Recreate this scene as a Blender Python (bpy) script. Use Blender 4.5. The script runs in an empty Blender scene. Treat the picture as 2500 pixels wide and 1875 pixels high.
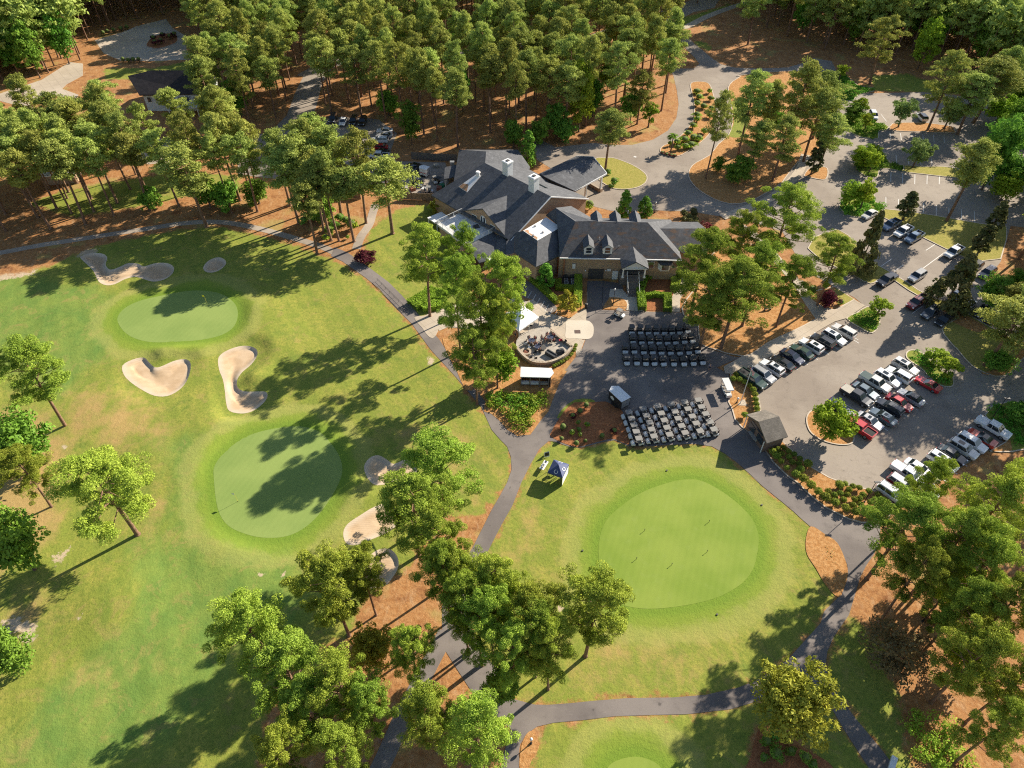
import bpy, math, random
import numpy as np
from math import radians, sin, cos, pi, sqrt, atan2, hypot
from mathutils import Vector
from mathutils.geometry import delaunay_2d_cdt

sc = bpy.context.scene
COL = sc.collection
# ---------------------------------------------------------------- camera
CAM_H = 92.0
FPX = 1735.0                       # focal length in pixels of a 2500 px wide frame
cam_d = bpy.data.cameras.new('camera')
cam = bpy.data.objects.new('camera', cam_d)
COL.objects.link(cam)
cam.location = (0, 0, CAM_H)
cam.rotation_euler = (radians(45), 0, 0)
cam_d.sensor_width = 36.0
cam_d.lens = FPX / 2500 * 36.0
cam_d.clip_start = 1.0
cam_d.clip_end = 4000.0
sc.camera = cam
# ---------------------------------------------------------------- light
SUN_AZ = radians(38.0)             # direction the sun comes from, from +X towards +Y
SUN_EL = radians(28.0)
world = bpy.data.worlds.new('World')
sc.world = world
world.use_nodes = True
wn = world.node_tree
bg = wn.nodes['Background']
sky = wn.nodes.new('ShaderNodeTexSky')
sky.sky_type = 'NISHITA'
sky.sun_disc = False
sky.sun_elevation = SUN_EL
sky.sun_rotation = radians(90) - SUN_AZ
sky.air_density = 1.0
sky.dust_density = .6
wn.links.new(sky.outputs[0], bg.inputs[0])
bg.inputs[1].default_value = 0.074
sd = bpy.data.lights.new('sun', 'SUN')
sun = bpy.data.objects.new('sun', sd)
COL.objects.link(sun)
sd.energy = 5.0
sd.angle = radians(0.5)
sd.color = (1.0, 0.91, 0.76)
sdir = Vector((cos(SUN_EL) * cos(SUN_AZ), cos(SUN_EL) * sin(SUN_AZ), sin(SUN_EL)))
sun.rotation_euler = sdir.to_track_quat('Z', 'Y').to_euler()
sun.location = sdir * 300
sc.view_settings.view_transform = 'Standard'
sc.view_settings.look = 'None'
sc.view_settings.exposure = 1.06
sc.view_settings.gamma = 1.0
sc.cycles.max_bounces = 5
sc.cycles.diffuse_bounces = 3
sc.cycles.transparent_max_bounces = 6
sc.cycles.use_adaptive_sampling = True
sc.cycles.adaptive_threshold = 0.01
sc.cycles.use_denoising = False
sc.cycles.filter_width = 1.15

# ---------------------------------------------------------------- measuring helpers
S2 = sqrt(.5)
def ray(x, y):
    u = (x - 1250) / FPX; v = (937.5 - y) / FPX
    return np.array([u, S2 + v * S2, -S2 + v * S2])
def at(x, y, z=0.0):
    d = ray(x, y); t = (z - CAM_H) / d[2]
    return Vector((t * d[0], t * d[1], z))
def proj(p):
    x, y, z = p[0], p[1], p[2] - CAM_H
    dep = y * S2 - z * S2
    return 1250 + FPX * x / dep, 937.5 - FPX * (y * S2 + z * S2) / dep
class Crop:
    def __init__(s, x, y, k): s.x, s.y, s.k = x, y, k
    def f(s, p): return (s.x + p[0] * s.k, s.y + p[1] * s.k)
    def __call__(s, px, py, z=0.0):
        x, y = s.f((px, py)); return at(x, y, z)
    def poly(s, pts, z=0.0): return [s(a, b, z) for a, b in pts]
O = Crop(0, 0, 1.1302)
A = Crop(1000, 350, .18083); B = Crop(1300, 350, .18083)
C2 = Crop(700, 0, .36166); C3 = Crop(1400, 0, .27125); C4 = Crop(1900, 0, .27125)
C5 = Crop(2000, 450, .24108); C6 = Crop(2000, 850, .22604); C7 = Crop(1750, 950, .22604)
C8 = Crop(1250, 550, .22604); C9 = Crop(1450, 750, .21097); CA = Crop(1750, 700, .18083)
CE = Crop(1150, 700, .13562); CD = Crop(1000, 480, .12658); CW = Crop(1180, 450, .14467)
L1 = Crop(0, 500, .31646); L2 = Crop(500, 900, .31646); L3 = Crop(0, 900, .31646); L4 = Crop(1200, 900, .31646)
L5 = Crop(0, 1350, .31646); L6 = Crop(600, 1350, .31646); L7 = Crop(1200, 1350, .31646); L8 = Crop(1800, 1200, .40698)
C1 = Crop(0, 0, .36166); CP = Crop(1000, 600, .18083)

def smooth(pts, n=4, closed=True):
    P = [Vector((p[0], p[1], p[2] if len(p) > 2 else 0)) for p in pts]
    m = len(P); out = []
    rng = range(m) if closed else range(m - 1)
    for i in rng:
        if closed: a, b, c, d = P[i - 1], P[i], P[(i + 1) % m], P[(i + 2) % m]
        else: a, b, c, d = P[max(i - 1, 0)], P[i], P[i + 1], P[min(i + 2, m - 1)]
        for k in range(n):
            t = k / n
            out.append(.5 * ((2 * b) + (c - a) * t + (2 * a - 5 * b + 4 * c - d) * t * t + (3 * b - a - 3 * c + d) * t ** 3))
    if not closed: out.append(P[-1])
    return out
def area(p): return .5 * sum(p[i - 1][0] * p[i][1] - p[i][0] * p[i - 1][1] for i in range(len(p)))
def sdf(px, py, poly):
    """signed distance, positive inside"""
    d2 = np.full(px.shape, 1e12); ins = np.zeros(px.shape, bool)
    n = len(poly)
    for i in range(n):
        ax, ay = poly[i][0], poly[i][1]; bx, by = poly[(i + 1) % n][0], poly[(i + 1) % n][1]
        ex, ey = bx - ax, by - ay; L = ex * ex + ey * ey + 1e-12
        t = np.clip(((px - ax) * ex + (py - ay) * ey) / L, 0, 1)
        dx, dy = px - ax - ex * t, py - ay - ey * t
        d2 = np.minimum(d2, dx * dx + dy * dy)
        if abs(by - ay) > 1e-12:
            c = ((ay > py) != (by > py)) & (px < ex * (py - ay) / (by - ay) + ax)
            ins ^= c
    return np.where(ins, 1, -1) * np.sqrt(d2)
def inside(x, y, poly):
    c = False; n = len(poly)
    for i in range(n):
        ax, ay = poly[i - 1][0], poly[i - 1][1]; bx, by = poly[i][0], poly[i][1]
        if (ay > y) != (by > y) and x < (bx - ax) * (y - ay) / (by - ay) + ax: c = not c
    return c

# ---------------------------------------------------------------- materials
MATS = {}
def nmat(name):
    m = bpy.data.materials.new(name); m.use_nodes = True
    nt = m.node_tree; b = nt.nodes['Principled BSDF']
    return m, nt, b
def mat(name, col, rough=.8, var=.0, scale=1.0, metal=0.0, bump=0.0, col2=None, coat=0.0, detail=4, obvar=0.0):
    if name in MATS: return MATS[name]
    m, nt, b = nmat(name)
    b.inputs['Roughness'].default_value = rough
    b.inputs['Metallic'].default_value = metal
    if coat: b.inputs['Coat Weight'].default_value = coat; b.inputs['Coat Roughness'].default_value = .08
    b.inputs['Base Color'].default_value = (*col, 1)
    L = nt.links.new
    if var or col2 or bump:
        tc = nt.nodes.new('ShaderNodeTexCoord')
        n = nt.nodes.new('ShaderNodeTexNoise'); n.inputs['Scale'].default_value = scale
        n.inputs['Detail'].default_value = detail; n.inputs['Roughness'].default_value = .65
        L(tc.outputs['Object'], n.inputs['Vector'])
        r = nt.nodes.new('ShaderNodeValToRGB')
        c2 = col2 or [c * (1 + var) for c in col]
        c1 = col if col2 else [c * (1 - var) for c in col]
        r.color_ramp.elements[0].position = .32; r.color_ramp.elements[1].position = .68
        r.color_ramp.elements[0].color = (*c1, 1); r.color_ramp.elements[1].color = (*c2, 1)
        L(n.outputs[0], r.inputs[0])
        L(r.outputs[0], b.inputs['Base Color'])
        if bump:
            bp = nt.nodes.new('ShaderNodeBump'); bp.inputs['Strength'].default_value = bump
            bp.inputs['Distance'].default_value = .1
            L(n.outputs[0], bp.inputs['Height']); L(bp.outputs[0], b.inputs['Normal'])
    MATS[name] = m
    return m

# small node-building language
class NT:
    def __init__(s, nt): s.nt = nt; s.pos = s.node('ShaderNodeNewGeometry').outputs['Position']
    def node(s, t, **kw):
        n = s.nt.nodes.new(t)
        for k, v in kw.items(): setattr(n, k, v)
        return n
    def put(s, inp, v):
        if isinstance(v, bpy.types.NodeSocket): s.nt.links.new(v, inp)
        elif isinstance(v, (tuple, list)) and len(v) == 3 and inp.type == 'RGBA': inp.default_value = (*v, 1)
        else: inp.default_value = v
    def attr(s, name):
        n = s.node('ShaderNodeAttribute', attribute_name=name); return n.outputs['Fac']
    def noise(s, scale, detail=3, rough=.55, vec=None, dist=0.0):
        n = s.node('ShaderNodeTexNoise'); n.inputs['Scale'].default_value = scale
        n.inputs['Detail'].default_value = detail; n.inputs['Roughness'].default_value = rough
        n.inputs['Distortion'].default_value = dist
        s.nt.links.new(vec if vec is not None else s.pos, n.inputs['Vector']); return n.outputs[0]
    def math(s, op, a, b=0.0, c=0.0, clamp=False):
        n = s.node('ShaderNodeMath', operation=op, use_clamp=clamp)
        s.put(n.inputs[0], a); s.put(n.inputs[1], b)
        if len(n.inputs) > 2: s.put(n.inputs[2], c)
        return n.outputs[0]
    def map(s, v, a, b, c=0.0, d=1.0):
        n = s.node('ShaderNodeMapRange', interpolation_type='SMOOTHSTEP')
        s.put(n.inputs[0], v)
        for i, x in enumerate((a, b, c, d)): s.put(n.inputs[i + 1], x)
        return n.outputs[0]
    def mix(s, f, a, b, mode='MIX'):
        n = s.node('ShaderNodeMix', data_type='RGBA', blend_type=mode)
        s.put(n.inputs[0], f); s.put(n.inputs[6], a); s.put(n.inputs[7], b)
        return n.outputs[2]
    def scaled(s, sx, sy, sz=1.0, rot=0.0):
        n = s.node('ShaderNodeMapping'); n.inputs['Scale'].default_value = (sx, sy, sz)
        n.inputs['Rotation'].default_value = (0, 0, rot)
        s.nt.links.new(s.pos, n.inputs['Vector']); return n.outputs[0]
    def bump(s, h, strength, dist, bsdf):
        n = s.node('ShaderNodeBump'); n.inputs['Strength'].default_value = strength
        n.inputs['Distance'].default_value = dist
        s.nt.links.new(h, n.inputs['Height']); s.nt.links.new(n.outputs[0], bsdf.inputs['Normal'])

# ---------------------------------------------------------------- mesh + object helpers
class MB:
    def __init__(s): s.v = []; s.f = []
    def add(s, vs, fs):
        o = len(s.v); s.v += [tuple(p) for p in vs]; s.f += [tuple(i + o for i in f) for f in fs]; return s
    def box(s, cx, cy, z0, sx, sy, sz, rot=0.0, taper=1.0, tx=None):
        c, q = cos(rot), sin(rot); vs = []
        tx = taper if tx is None else tx
        for z, k, kx in ((z0, 1, 1), (z0 + sz, taper, tx)):
            for a, b in ((-1, -1), (1, -1), (1, 1), (-1, 1)):
                x, y = a * sx / 2 * kx, b * sy / 2 * k
                vs.append((cx + x * c - y * q, cy + x * q + y * c, z))
        return s.add(vs, [(3, 2, 1, 0), (4, 5, 6, 7), (0, 1, 5, 4), (1, 2, 6, 5), (2, 3, 7, 6), (3, 0, 4, 7)])
    def tube(s, p, q, r0, r1=None, n=8, caps=True):
        r1 = r0 if r1 is None else r1
        p, q = Vector(p), Vector(q); d = (q - p)
        if d.length < 1e-6: return s
        d.normalize(); a = d.orthogonal().normalized(); b = d.cross(a)
        vs = [p + (a * cos(2 * pi * i / n) + b * sin(2 * pi * i / n)) * r0 for i in range(n)]
        vs += [q + (a * cos(2 * pi * i / n) + b * sin(2 * pi * i / n)) * r1 for i in range(n)]
        fs = [(i, (i + 1) % n, n + (i + 1) % n, n + i) for i in range(n)]
        if caps: fs += [tuple(range(n - 1, -1, -1)), tuple(range(n, 2 * n))]
        return s.add(vs, fs)
    def path(s, pts, rad, n=7):
        for i in range(len(pts) - 1): s.tube(pts[i], pts[i + 1], rad[i], rad[i + 1], n, caps=(i in (0, len(pts) - 2)))
        return s
    def prism(s, poly, z0, z1, cap=True):
        P = [(p[0], p[1]) for p in poly]
        if area(P) < 0: P = P[::-1]
        n = len(P)
        z0 = z0 if hasattr(z0, '__len__') else [z0] * n; z1 = z1 if hasattr(z1, '__len__') else [z1] * n
        vs = [(x, y, z0[i]) for i, (x, y) in enumerate(P)] + [(x, y, z1[i]) for i, (x, y) in enumerate(P)]
        fs = [(i, (i + 1) % n, n + (i + 1) % n, n + i) for i in range(n)]
        if cap: fs += [tuple(range(n, 2 * n)), tuple(range(n - 1, -1, -1))]
        return s.add(vs, fs)
    def slab(s, pts, th):
        """thick plate: pts top polygon in 3D (any orientation), thickness th straight down"""
        P = [Vector(p) for p in pts]
        if area([(p.x, p.y) for p in P]) < 0: P = P[::-1]
        n = len(P); vs = P + [p - Vector((0, 0, th)) for p in P]
        fs = [tuple(range(n)), tuple(range(2 * n - 1, n - 1, -1))] + [(i, n + i, n + (i + 1) % n, (i + 1) % n) for i in range(n)]
        return s.add(vs, fs)
    def ball(s, c, r, rz=None, nu=10, nv=7, jit=0.0, rnd=None):
        rz = rz or r; vs = [(c[0], c[1], c[2] - rz)]; fs = []
        for j in range(1, nv):
            t = pi * j / nv
            for i in range(nu):
                a = 2 * pi * i / nu; k = 1 + (rnd.uniform(-jit, jit) if rnd else 0)
                vs.append((c[0] + r * k * sin(t) * cos(a), c[1] + r * k * sin(t) * sin(a), c[2] - rz * k * cos(t)))
        vs.append((c[0], c[1], c[2] + rz)); top = len(vs) - 1
        for i in range(nu):
            fs.append((0, 1 + (i + 1) % nu, 1 + i)); o = 1 + (nv - 2) * nu
            fs.append((top, o + i, o + (i + 1) % nu))
        for j in range(nv - 2):
            for i in range(nu):
                a = 1 + j * nu + i; b = 1 + j * nu + (i + 1) % nu
                fs.append((a, b, b + nu, a + nu))
        return s.add(vs, fs)
    def mesh(s, name, m, smooth_=False, origin=None):
        me = bpy.data.meshes.new(name)
        v = s.v if origin is None else [(x - origin[0], y - origin[1], z - origin[2]) for x, y, z in s.v]
        me.from_pydata(v, [], s.f); me.materials.append(m)
        if smooth_: me.polygons.foreach_set('use_smooth', [True] * len(me.polygons))
        me.update(); return me
    def build(s, name, m, parent=None, smooth_=False, origin=None):
        me = s.mesh(name, m, smooth_, origin)
        return link(name, me, parent, origin)
def link(name, me, parent=None, loc=None, rot=0.0, scale=None):
    o = bpy.data.objects.new(name, me); COL.objects.link(o)
    if parent is not None: o.parent = parent
    if loc is not None: o.location = loc
    if rot: o.rotation_euler = (0, 0, rot)
    if scale is not None: o.scale = (scale,) * 3 if not hasattr(scale, '__len__') else scale
    return o
def tag(o, label, cat, group=None, kind=None):
    if kind: o['kind'] = kind
    if label: o['label'] = label
    if cat: o['category'] = cat
    if group: o['group'] = group
    return o
def thing(name, label, cat, loc=(0, 0, 0), rot=0.0, group=None, scale=None):
    o = link(name, None, None, loc, rot, scale)
    return tag(o, label, cat, group)
def dup(o, loc=None, rot=None, label=None, parent=None):
    c = o.copy(); COL.objects.link(c)
    if parent is not None: c.parent = parent
    if loc is not None: c.location = loc
    if rot is not None: c.rotation_euler = (0, 0, rot)
    if label: c['label'] = label
    for ch in list(o.children): dup(ch, parent=c)
    return c
def fast_mesh(name, V, F, m, mats=None):
    """V (n,3), F (k,4) numpy"""
    me = bpy.data.meshes.new(name)
    me.vertices.add(len(V)); me.vertices.foreach_set('co', np.ascontiguousarray(V, dtype=np.float32).ravel())
    k = len(F); nv = F.shape[1]
    me.loops.add(k * nv); me.loops.foreach_set('vertex_index', np.ascontiguousarray(F, dtype=np.int32).ravel())
    me.polygons.add(k); me.polygons.foreach_set('loop_start', np.arange(0, k * nv, nv, dtype=np.int32))
    me.polygons.foreach_set('loop_total', np.full(k, nv, dtype=np.int32))
    me.materials.append(m); me.update(calc_edges=True); me.validate()
    return me
# ---------------------------------------------------------------- the ground: traced outlines
def OP(s): return [O(a, b) for a, b in s]
greens = {
 'g1': smooth(L1.poly([(905,880),(960,800),(1080,740),(1250,700),(1420,668),(1560,662),(1700,685),(1800,750),(1835,830),(1810,930),(1720,1000),(1560,1040),(1380,1055),(1180,1060),(1040,1030),(950,970)])),
 'g2': smooth(L2.poly([(70,850),(80,740),(180,620),(330,520),(520,465),(720,445),(870,480),(960,560),(1040,680),(1060,800),(1010,930),(900,1100),(780,1220),(640,1290),(480,1305),(330,1280),(180,1210),(100,1080)])),
 'g3': smooth(L4.poly([(830,1500),(830,1330),(880,1180),(1000,1060),(1150,960),(1300,900),(1450,860),(1600,860),(1750,930),(1900,1040),(2010,1160),(2060,1290),(2050,1420),(2010,1560),(1900,1680),(1700,1780),(1400,1840),(1150,1850),(960,1800),(860,1680)])),
 'g4': smooth(L7.poly([(850,1800),(900,1650),(1000,1590),(1130,1572),(1250,1610),(1320,1680),(1340,1800),(1250,1900),(950,1900)])),
}
bunkers = [
 smooth(L1.poly([(640,390),(720,370),(800,380),(828,410),(815,460),(850,500),(920,480),(990,450),(1070,455),(1110,475),(1200,450),(1290,450),(1340,480),(1330,530),(1270,575),(1180,592),(1100,570),(1040,555),(960,575),(890,610),(820,620),(760,590),(720,510),(660,450),(620,410)]), 3),
 smooth(L1.poly([(1568,480),(1610,430),(1680,405),(1730,420),(1744,455),(1700,500),(1640,522),(1585,515)]), 3),
 smooth(L1.poly([(945,1240),(1020,1195),(1110,1178),(1150,1215),(1200,1255),(1260,1240),(1340,1205),(1420,1190),(1465,1210),(1470,1270),(1440,1360),(1380,1430),(1290,1475),(1190,1472),(1100,1430),(1010,1370),(955,1310)]), 3),
 smooth(L1.poly([(1685,1180),(1740,1130),(1830,1095),(1910,1088),(1975,1110),(1985,1160),(1940,1230),(1870,1290),(1830,1350),(1835,1410),(1890,1440),(1990,1440),(2055,1445),(2060,1490),(2010,1550),(1940,1595),(1860,1610),(1770,1590),(1745,1530),(1735,1440),(1720,1350),(1690,1270)]), 3),
 smooth(L2.poly([(1228,760),(1270,690),(1340,668),(1410,705),(1460,735),(1560,700),(1640,760),(1600,850),(1480,870),(1330,900),(1260,850)]), 3),
 smooth(L2.poly([(1068,1270),(1100,1200),(1200,1130),(1310,1065),(1420,1040),(1500,1120),(1460,1230),(1350,1290),(1250,1330),(1160,1362),(1090,1345)]), 3),
 smooth(L2.poly([(1250,1470),(1330,1400),(1420,1390),(1480,1440),(1495,1520),(1450,1610),(1380,1680),(1260,1690),(1180,1600)]), 3),
]
ASPH_E = OP([(1160,345),(1150,300),(1170,303),(1200,318),(1239,314),(1282,309),(1320,313),(1366,313),(1410,302),(1443,282),(1461,255),(1466,225),(1462,195),(1455,165),(1448,150),(1468,148),(1498,148),(1511,138),(1500,124),(1484,108),(1470,90),(1455,66),(1425,46),(1440,40),(1478,70),(1500,95),(1517,108),(1540,127),(1558,139),(1587,146),(1632,148),(1700,146),(1740,135),(1758,126),(1796,132),(1806,150),(1812,185),(1859,202),(1993,199),(2089,209),(2150,215),(2290,235),(2290,500),(2183,488),(2162,565),(2132,603),(2141,622),(2175,641),(2290,660),(2290,870),(2173,868)]) \
 + C6.poly([(1780,730),(1860,860),(1990,1010),(1900,1060),(1790,1130),(1690,1190),(1560,1270),(1480,1330),(1300,1440),(1180,1520),(1050,1590),(950,1660)]) \
 + C7.poly([(1760,1130),(1690,1095),(1620,1078),(1540,1062),(1430,1037),(1340,1002),(1210,952),(1090,882),(1015,838),(940,772),(870,722),(800,652),(750,602),(700,560),(600,480),(480,300),(465,220),(455,150),(440,60),(430,0)]) \
 + CA.poly([(545,1440),(330,1200),(300,1130),(440,1103),(590,1022),(750,932),(1000,788),(1270,663),(1430,566),(1590,476),(1740,434),(2000,262)]) \
 + C5.poly([(360,1150),(160,1040),(0,950),(-120,880),(-200,780)]) + OP([(1690,500),(1640,485),(1600,472),(1540,465),(1494,457),(1403,454),(1350,458),(1318,455),(1286,447),(1265,436),(1230,400),(1200,370)])
ASPH_W = C8.poly([(800,930),(975,914),(1320,927),(1600,937),(1840,944),(1850,975),(1900,1010),(1990,1025),(2005,1060),(2010,1180),(2035,1290),(2120,1330)]) \
 + C9.poly([(1350,490),(1480,530),(1600,570),(1690,582),(1420,700),(1560,775),(1575,840),(1560,960),(1548,1100),(1590,1180),(1660,1290),(1740,1400)]) \
 + C7.poly([(500,600),(540,700),(600,790),(680,870),(760,945),(860,1010),(960,1110),(1060,1200),(1180,1290),(1300,1350),(1420,1410),(1560,1450),(1720,1460),(1850,1420)]) \
 + L8.poly([(860,200),(850,330),(770,450),(735,520),(700,640),(670,740),(580,870),(540,960),(528,1060),(590,1200),(700,1350),(850,1530),(960,1670),(1010,1740),(860,1740),(790,1660),(640,1430),(560,1290),(400,1150),(240,1200)]) \
 + L7.poly([(2030,1150),(1850,1205),(1500,1245),(1250,1250),(950,1260),(700,1290),(480,1310),(350,1340),(270,1400),(220,1480),(210,1560),(225,1660),(230,1760),(60,1760),(90,1560),(150,1360),(40,1260),(-60,1190),(-160,1060),(-290,860),(-390,700),(-380,560)]) \
 + OP([(955,1310),(990,1230),(1020,1185),(1062,1102)]) \
 + L4.poly([(60,990),(120,880),(155,780),(150,680),(120,600),(60,540),(0,470)]) \
 + OP([(1040,880),(985,815),(930,755),(890,700),(850,660),(820,625),(790,600),(740,565),(715,553),(722,534),(750,545),(800,580),(840,610),(870,640),(900,675),(950,735),(985,790),(1020,835),(1060,880)]) \
 + L4.poly([(60,400),(120,470),(200,520),(250,515),(300,510),(380,400),(440,330),(480,220),(530,100),(590,10)]) \
 + C8.poly([(560,1590),(760,1330),(790,1250),(840,1130),(800,1030)])
# lower right edge of the carts lot is the lawn G2: cut it by walking back along the lawn
LAWN2 = L4.poly([(370,620),(440,560),(470,560),(620,608),(700,608),(850,568),(950,552),(1060,600),(1200,600),(1350,590),(1560,580),(1700,600),(1790,650),(1900,730),(2080,890)]) \
 + C7.poly([(230,815),(370,935),(490,1045),(600,1135),(700,1215),(820,1315),(940,1425),(1010,1485),(1100,1565),(1240,1645)]) \
 + L8.poly([(560,285),(620,350),(660,440),(664,500),(640,580),(600,640),(520,720),(500,790),(400,900),(310,1000),(220,1070)]) \
 + L7.poly([(2040,985),(1900,1040),(1650,1095),(1400,1115),(1050,1120),(800,1140),(600,1160),(440,1172),(330,1170),(180,1130),(100,1080)]) \
 + OP([(1105,1480),(1060,1430),(1020,1370),(1010,1310),(1030,1240),(1062,1175)]) + L4.poly([(80,1200),(160,1060),(230,880),(300,740)])
GRASS1 = OP([(-80,600),(60,588),(130,566),(170,545),(240,524),(320,508),(400,494),(480,491),(560,508),(640,531),(740,568),(790,604),(850,664),(890,704),(930,759),(985,819),(1040,884),(1090,949),(1107,985),(1100,1030),(1070,1085),(1030,1120),(985,1115),(955,1105),(905,1180),(880,1235),(840,1240),(790,1290),(760,1370),(690,1400),(640,1440),(590,1490),(570,1570),(555,1720),(-80,1720),(-80,1250),(-120,1100)])
GRASS3 = L7.poly([(225,1660),(330,1560),(365,1470),(340,1360),(480,1312),(700,1292),(950,1262),(1250,1252),(1500,1247),(1850,1207),(2030,1152)]) + L8.poly([(240,1200),(400,1150),(560,1290),(640,1430),(790,1660),(860,1740),(560,1740),(420,1500),(260,1400),(110,1430),(60,1740)]) + L7.poly([(300,1760)])
GRASS4 = L8.poly([(590,870),(700,760),(820,860),(870,960),(900,1060),(970,1250),(1010,1450),(1060,1680),(1080,1740),(1010,1740),(960,1660),(850,1530),(700,1350),(590,1200),(530,1060),(545,960)])
GRASS5 = OP([(795,500),(830,470),(870,450),(930,440),(960,470),(1000,560),(1020,640),(960,668),(905,690),(880,672),(850,648),(800,600),(785,560)])
GRASS_FAR = [OP([(1480,205),(1600,205),(1600,300),(1560,320)]) ]
GRASS_H = C1.poly([(700,460),(1030,460),(1400,390),(1420,460),(1300,520),(700,540)])
GRASS_P = OP([(60,440),(140,410),(330,380),(420,372),(520,380),(520,420),(420,420),(330,440),(160,470)])
GRASS_C = C2.poly([(1550,330),(1900,330),(1900,420),(1600,420)])
DARKGRASS = C4.poly([(820,680),(1180,660),(1300,720),(1560,740),(1700,850),(860,815)])
grass_polys = [GRASS1, LAWN2, GRASS3, GRASS4, GRASS5, GRASS_H, GRASS_P, GRASS_C, DARKGRASS,
               C5.poly([(1300,1400),(1700,1440),(1850,1520),(1900,1700),(1500,1800),(1240,1500)]),
               C3.poly([(900,170),(1100,130),(1350,50),(1450,20),(1440,70),(1200,150),(960,250)]),
               C3.poly([(1080,370),(1180,370),(1250,420),(1200,470),(1100,400)]),
               C9.poly([(-300,1010),(-190,960),(-60,1000),(-260,1200),(-420,1260)])]
lush_polys = [ (L1.poly([(-200,600),(300,600),(700,650),(850,760),(830,1000),(760,1200),(520,1400),(200,1330),(0,1100),(-200,1050)]), 6.0, 1.0),
   (L3.poly([(1250,600),(1550,520),(1700,1200),(1900,1500),(2212,1500),(2300,1900),(1500,2600),(300,3200),(100,3000),(500,2500),(900,2100),(1150,1500),(1300,1100)]), 6.0, .8),
   (L5.poly([(1000,0),(2212,-100),(2212,500),(1800,900),(1200,1300),(700,1760),(250,1760),(350,1250),(700,900),(1000,500)]), 5.0, .9) ]
dry_polys = [ (L3.poly([(700,150),(1100,230),(1350,450),(1250,600),(900,650),(500,500),(500,250)]), 5.0, 1.1),
   (L3.poly([(-100,350),(250,350),(480,520),(450,900),(400,1300),(100,1500),(-100,1600)]), 3.5, 1.8),
   (L3.poly([(1250,900),(1420,850),(1300,1150),(1150,1350),(1050,1250)]), 2.5, .9),
   (L5.poly([(900,750),(1450,650),(1300,950),(900,1050),(500,1300),(300,1000),(600,700)]), 5.0, .6),
   (L5.poly([(-50,300),(420,250),(380,600),(100,650),(-50,600)]), 3.0, .8),
   (L2.poly([(1500,400),(1900,300),(2200,600),(2200,1050),(1900,1150),(1300,600)]), 5.0, .7),
   (L7.poly([(600,600),(1700,550),(1800,900),(900,1100),(500,1130),(700,800)]), 5.0, .8),
   (L4.poly([(0,1200),(400,900),(500,1200),(600,1660),(0,1700)]), 5.0, .6),
   (L8.poly([(200,180),(290,230),(250,420),(180,420)]), 2.0, .9),
   (L4.poly([(1060,935),(1080,960),(950,1060),(870,1080),(930,1000)]), .8, 1.0),
   (L1.poly([(700,800),(760,800),(720,900),(640,1060),(620,1000)]), 1.5, .7) ]
sand_spots = [ (L5.poly([(0,520),(120,480),(310,540),(290,660),(220,740),(120,620),(0,610)]), 1.2),
   (L3.poly([(400,1440),(600,1350),(560,1400),(470,1500),(420,1560)]), 1.2), (L5.poly([(610,500),(680,470),(660,530),(610,540)]), .6),
   (L1.poly([(-100,520),(300,470),(270,540),(0,590),(-100,600)]), 1.5), (L1.poly([(600,340),(780,330),(740,380),(580,420)]), 1.5),
   (L6.poly([(950,340),(1150,270),(1250,180),(1260,240),(1180,290),(1000,350)]), .6), (L7.poly([(500,390),(580,400),(570,470),(510,450)]), .6),
   (L5.poly([(1960,180),(2060,150),(2070,190),(1980,210)]), .5), (L5.poly([(2140,150),(2200,120),(2200,170),(2140,190)]), .4),
   (CP.poly([(230,1480),(340,1500),(360,1600),(240,1620)]), .8), (L3.poly([(480,600),(530,590),(510,640),(480,640)]),.5)]

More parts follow.
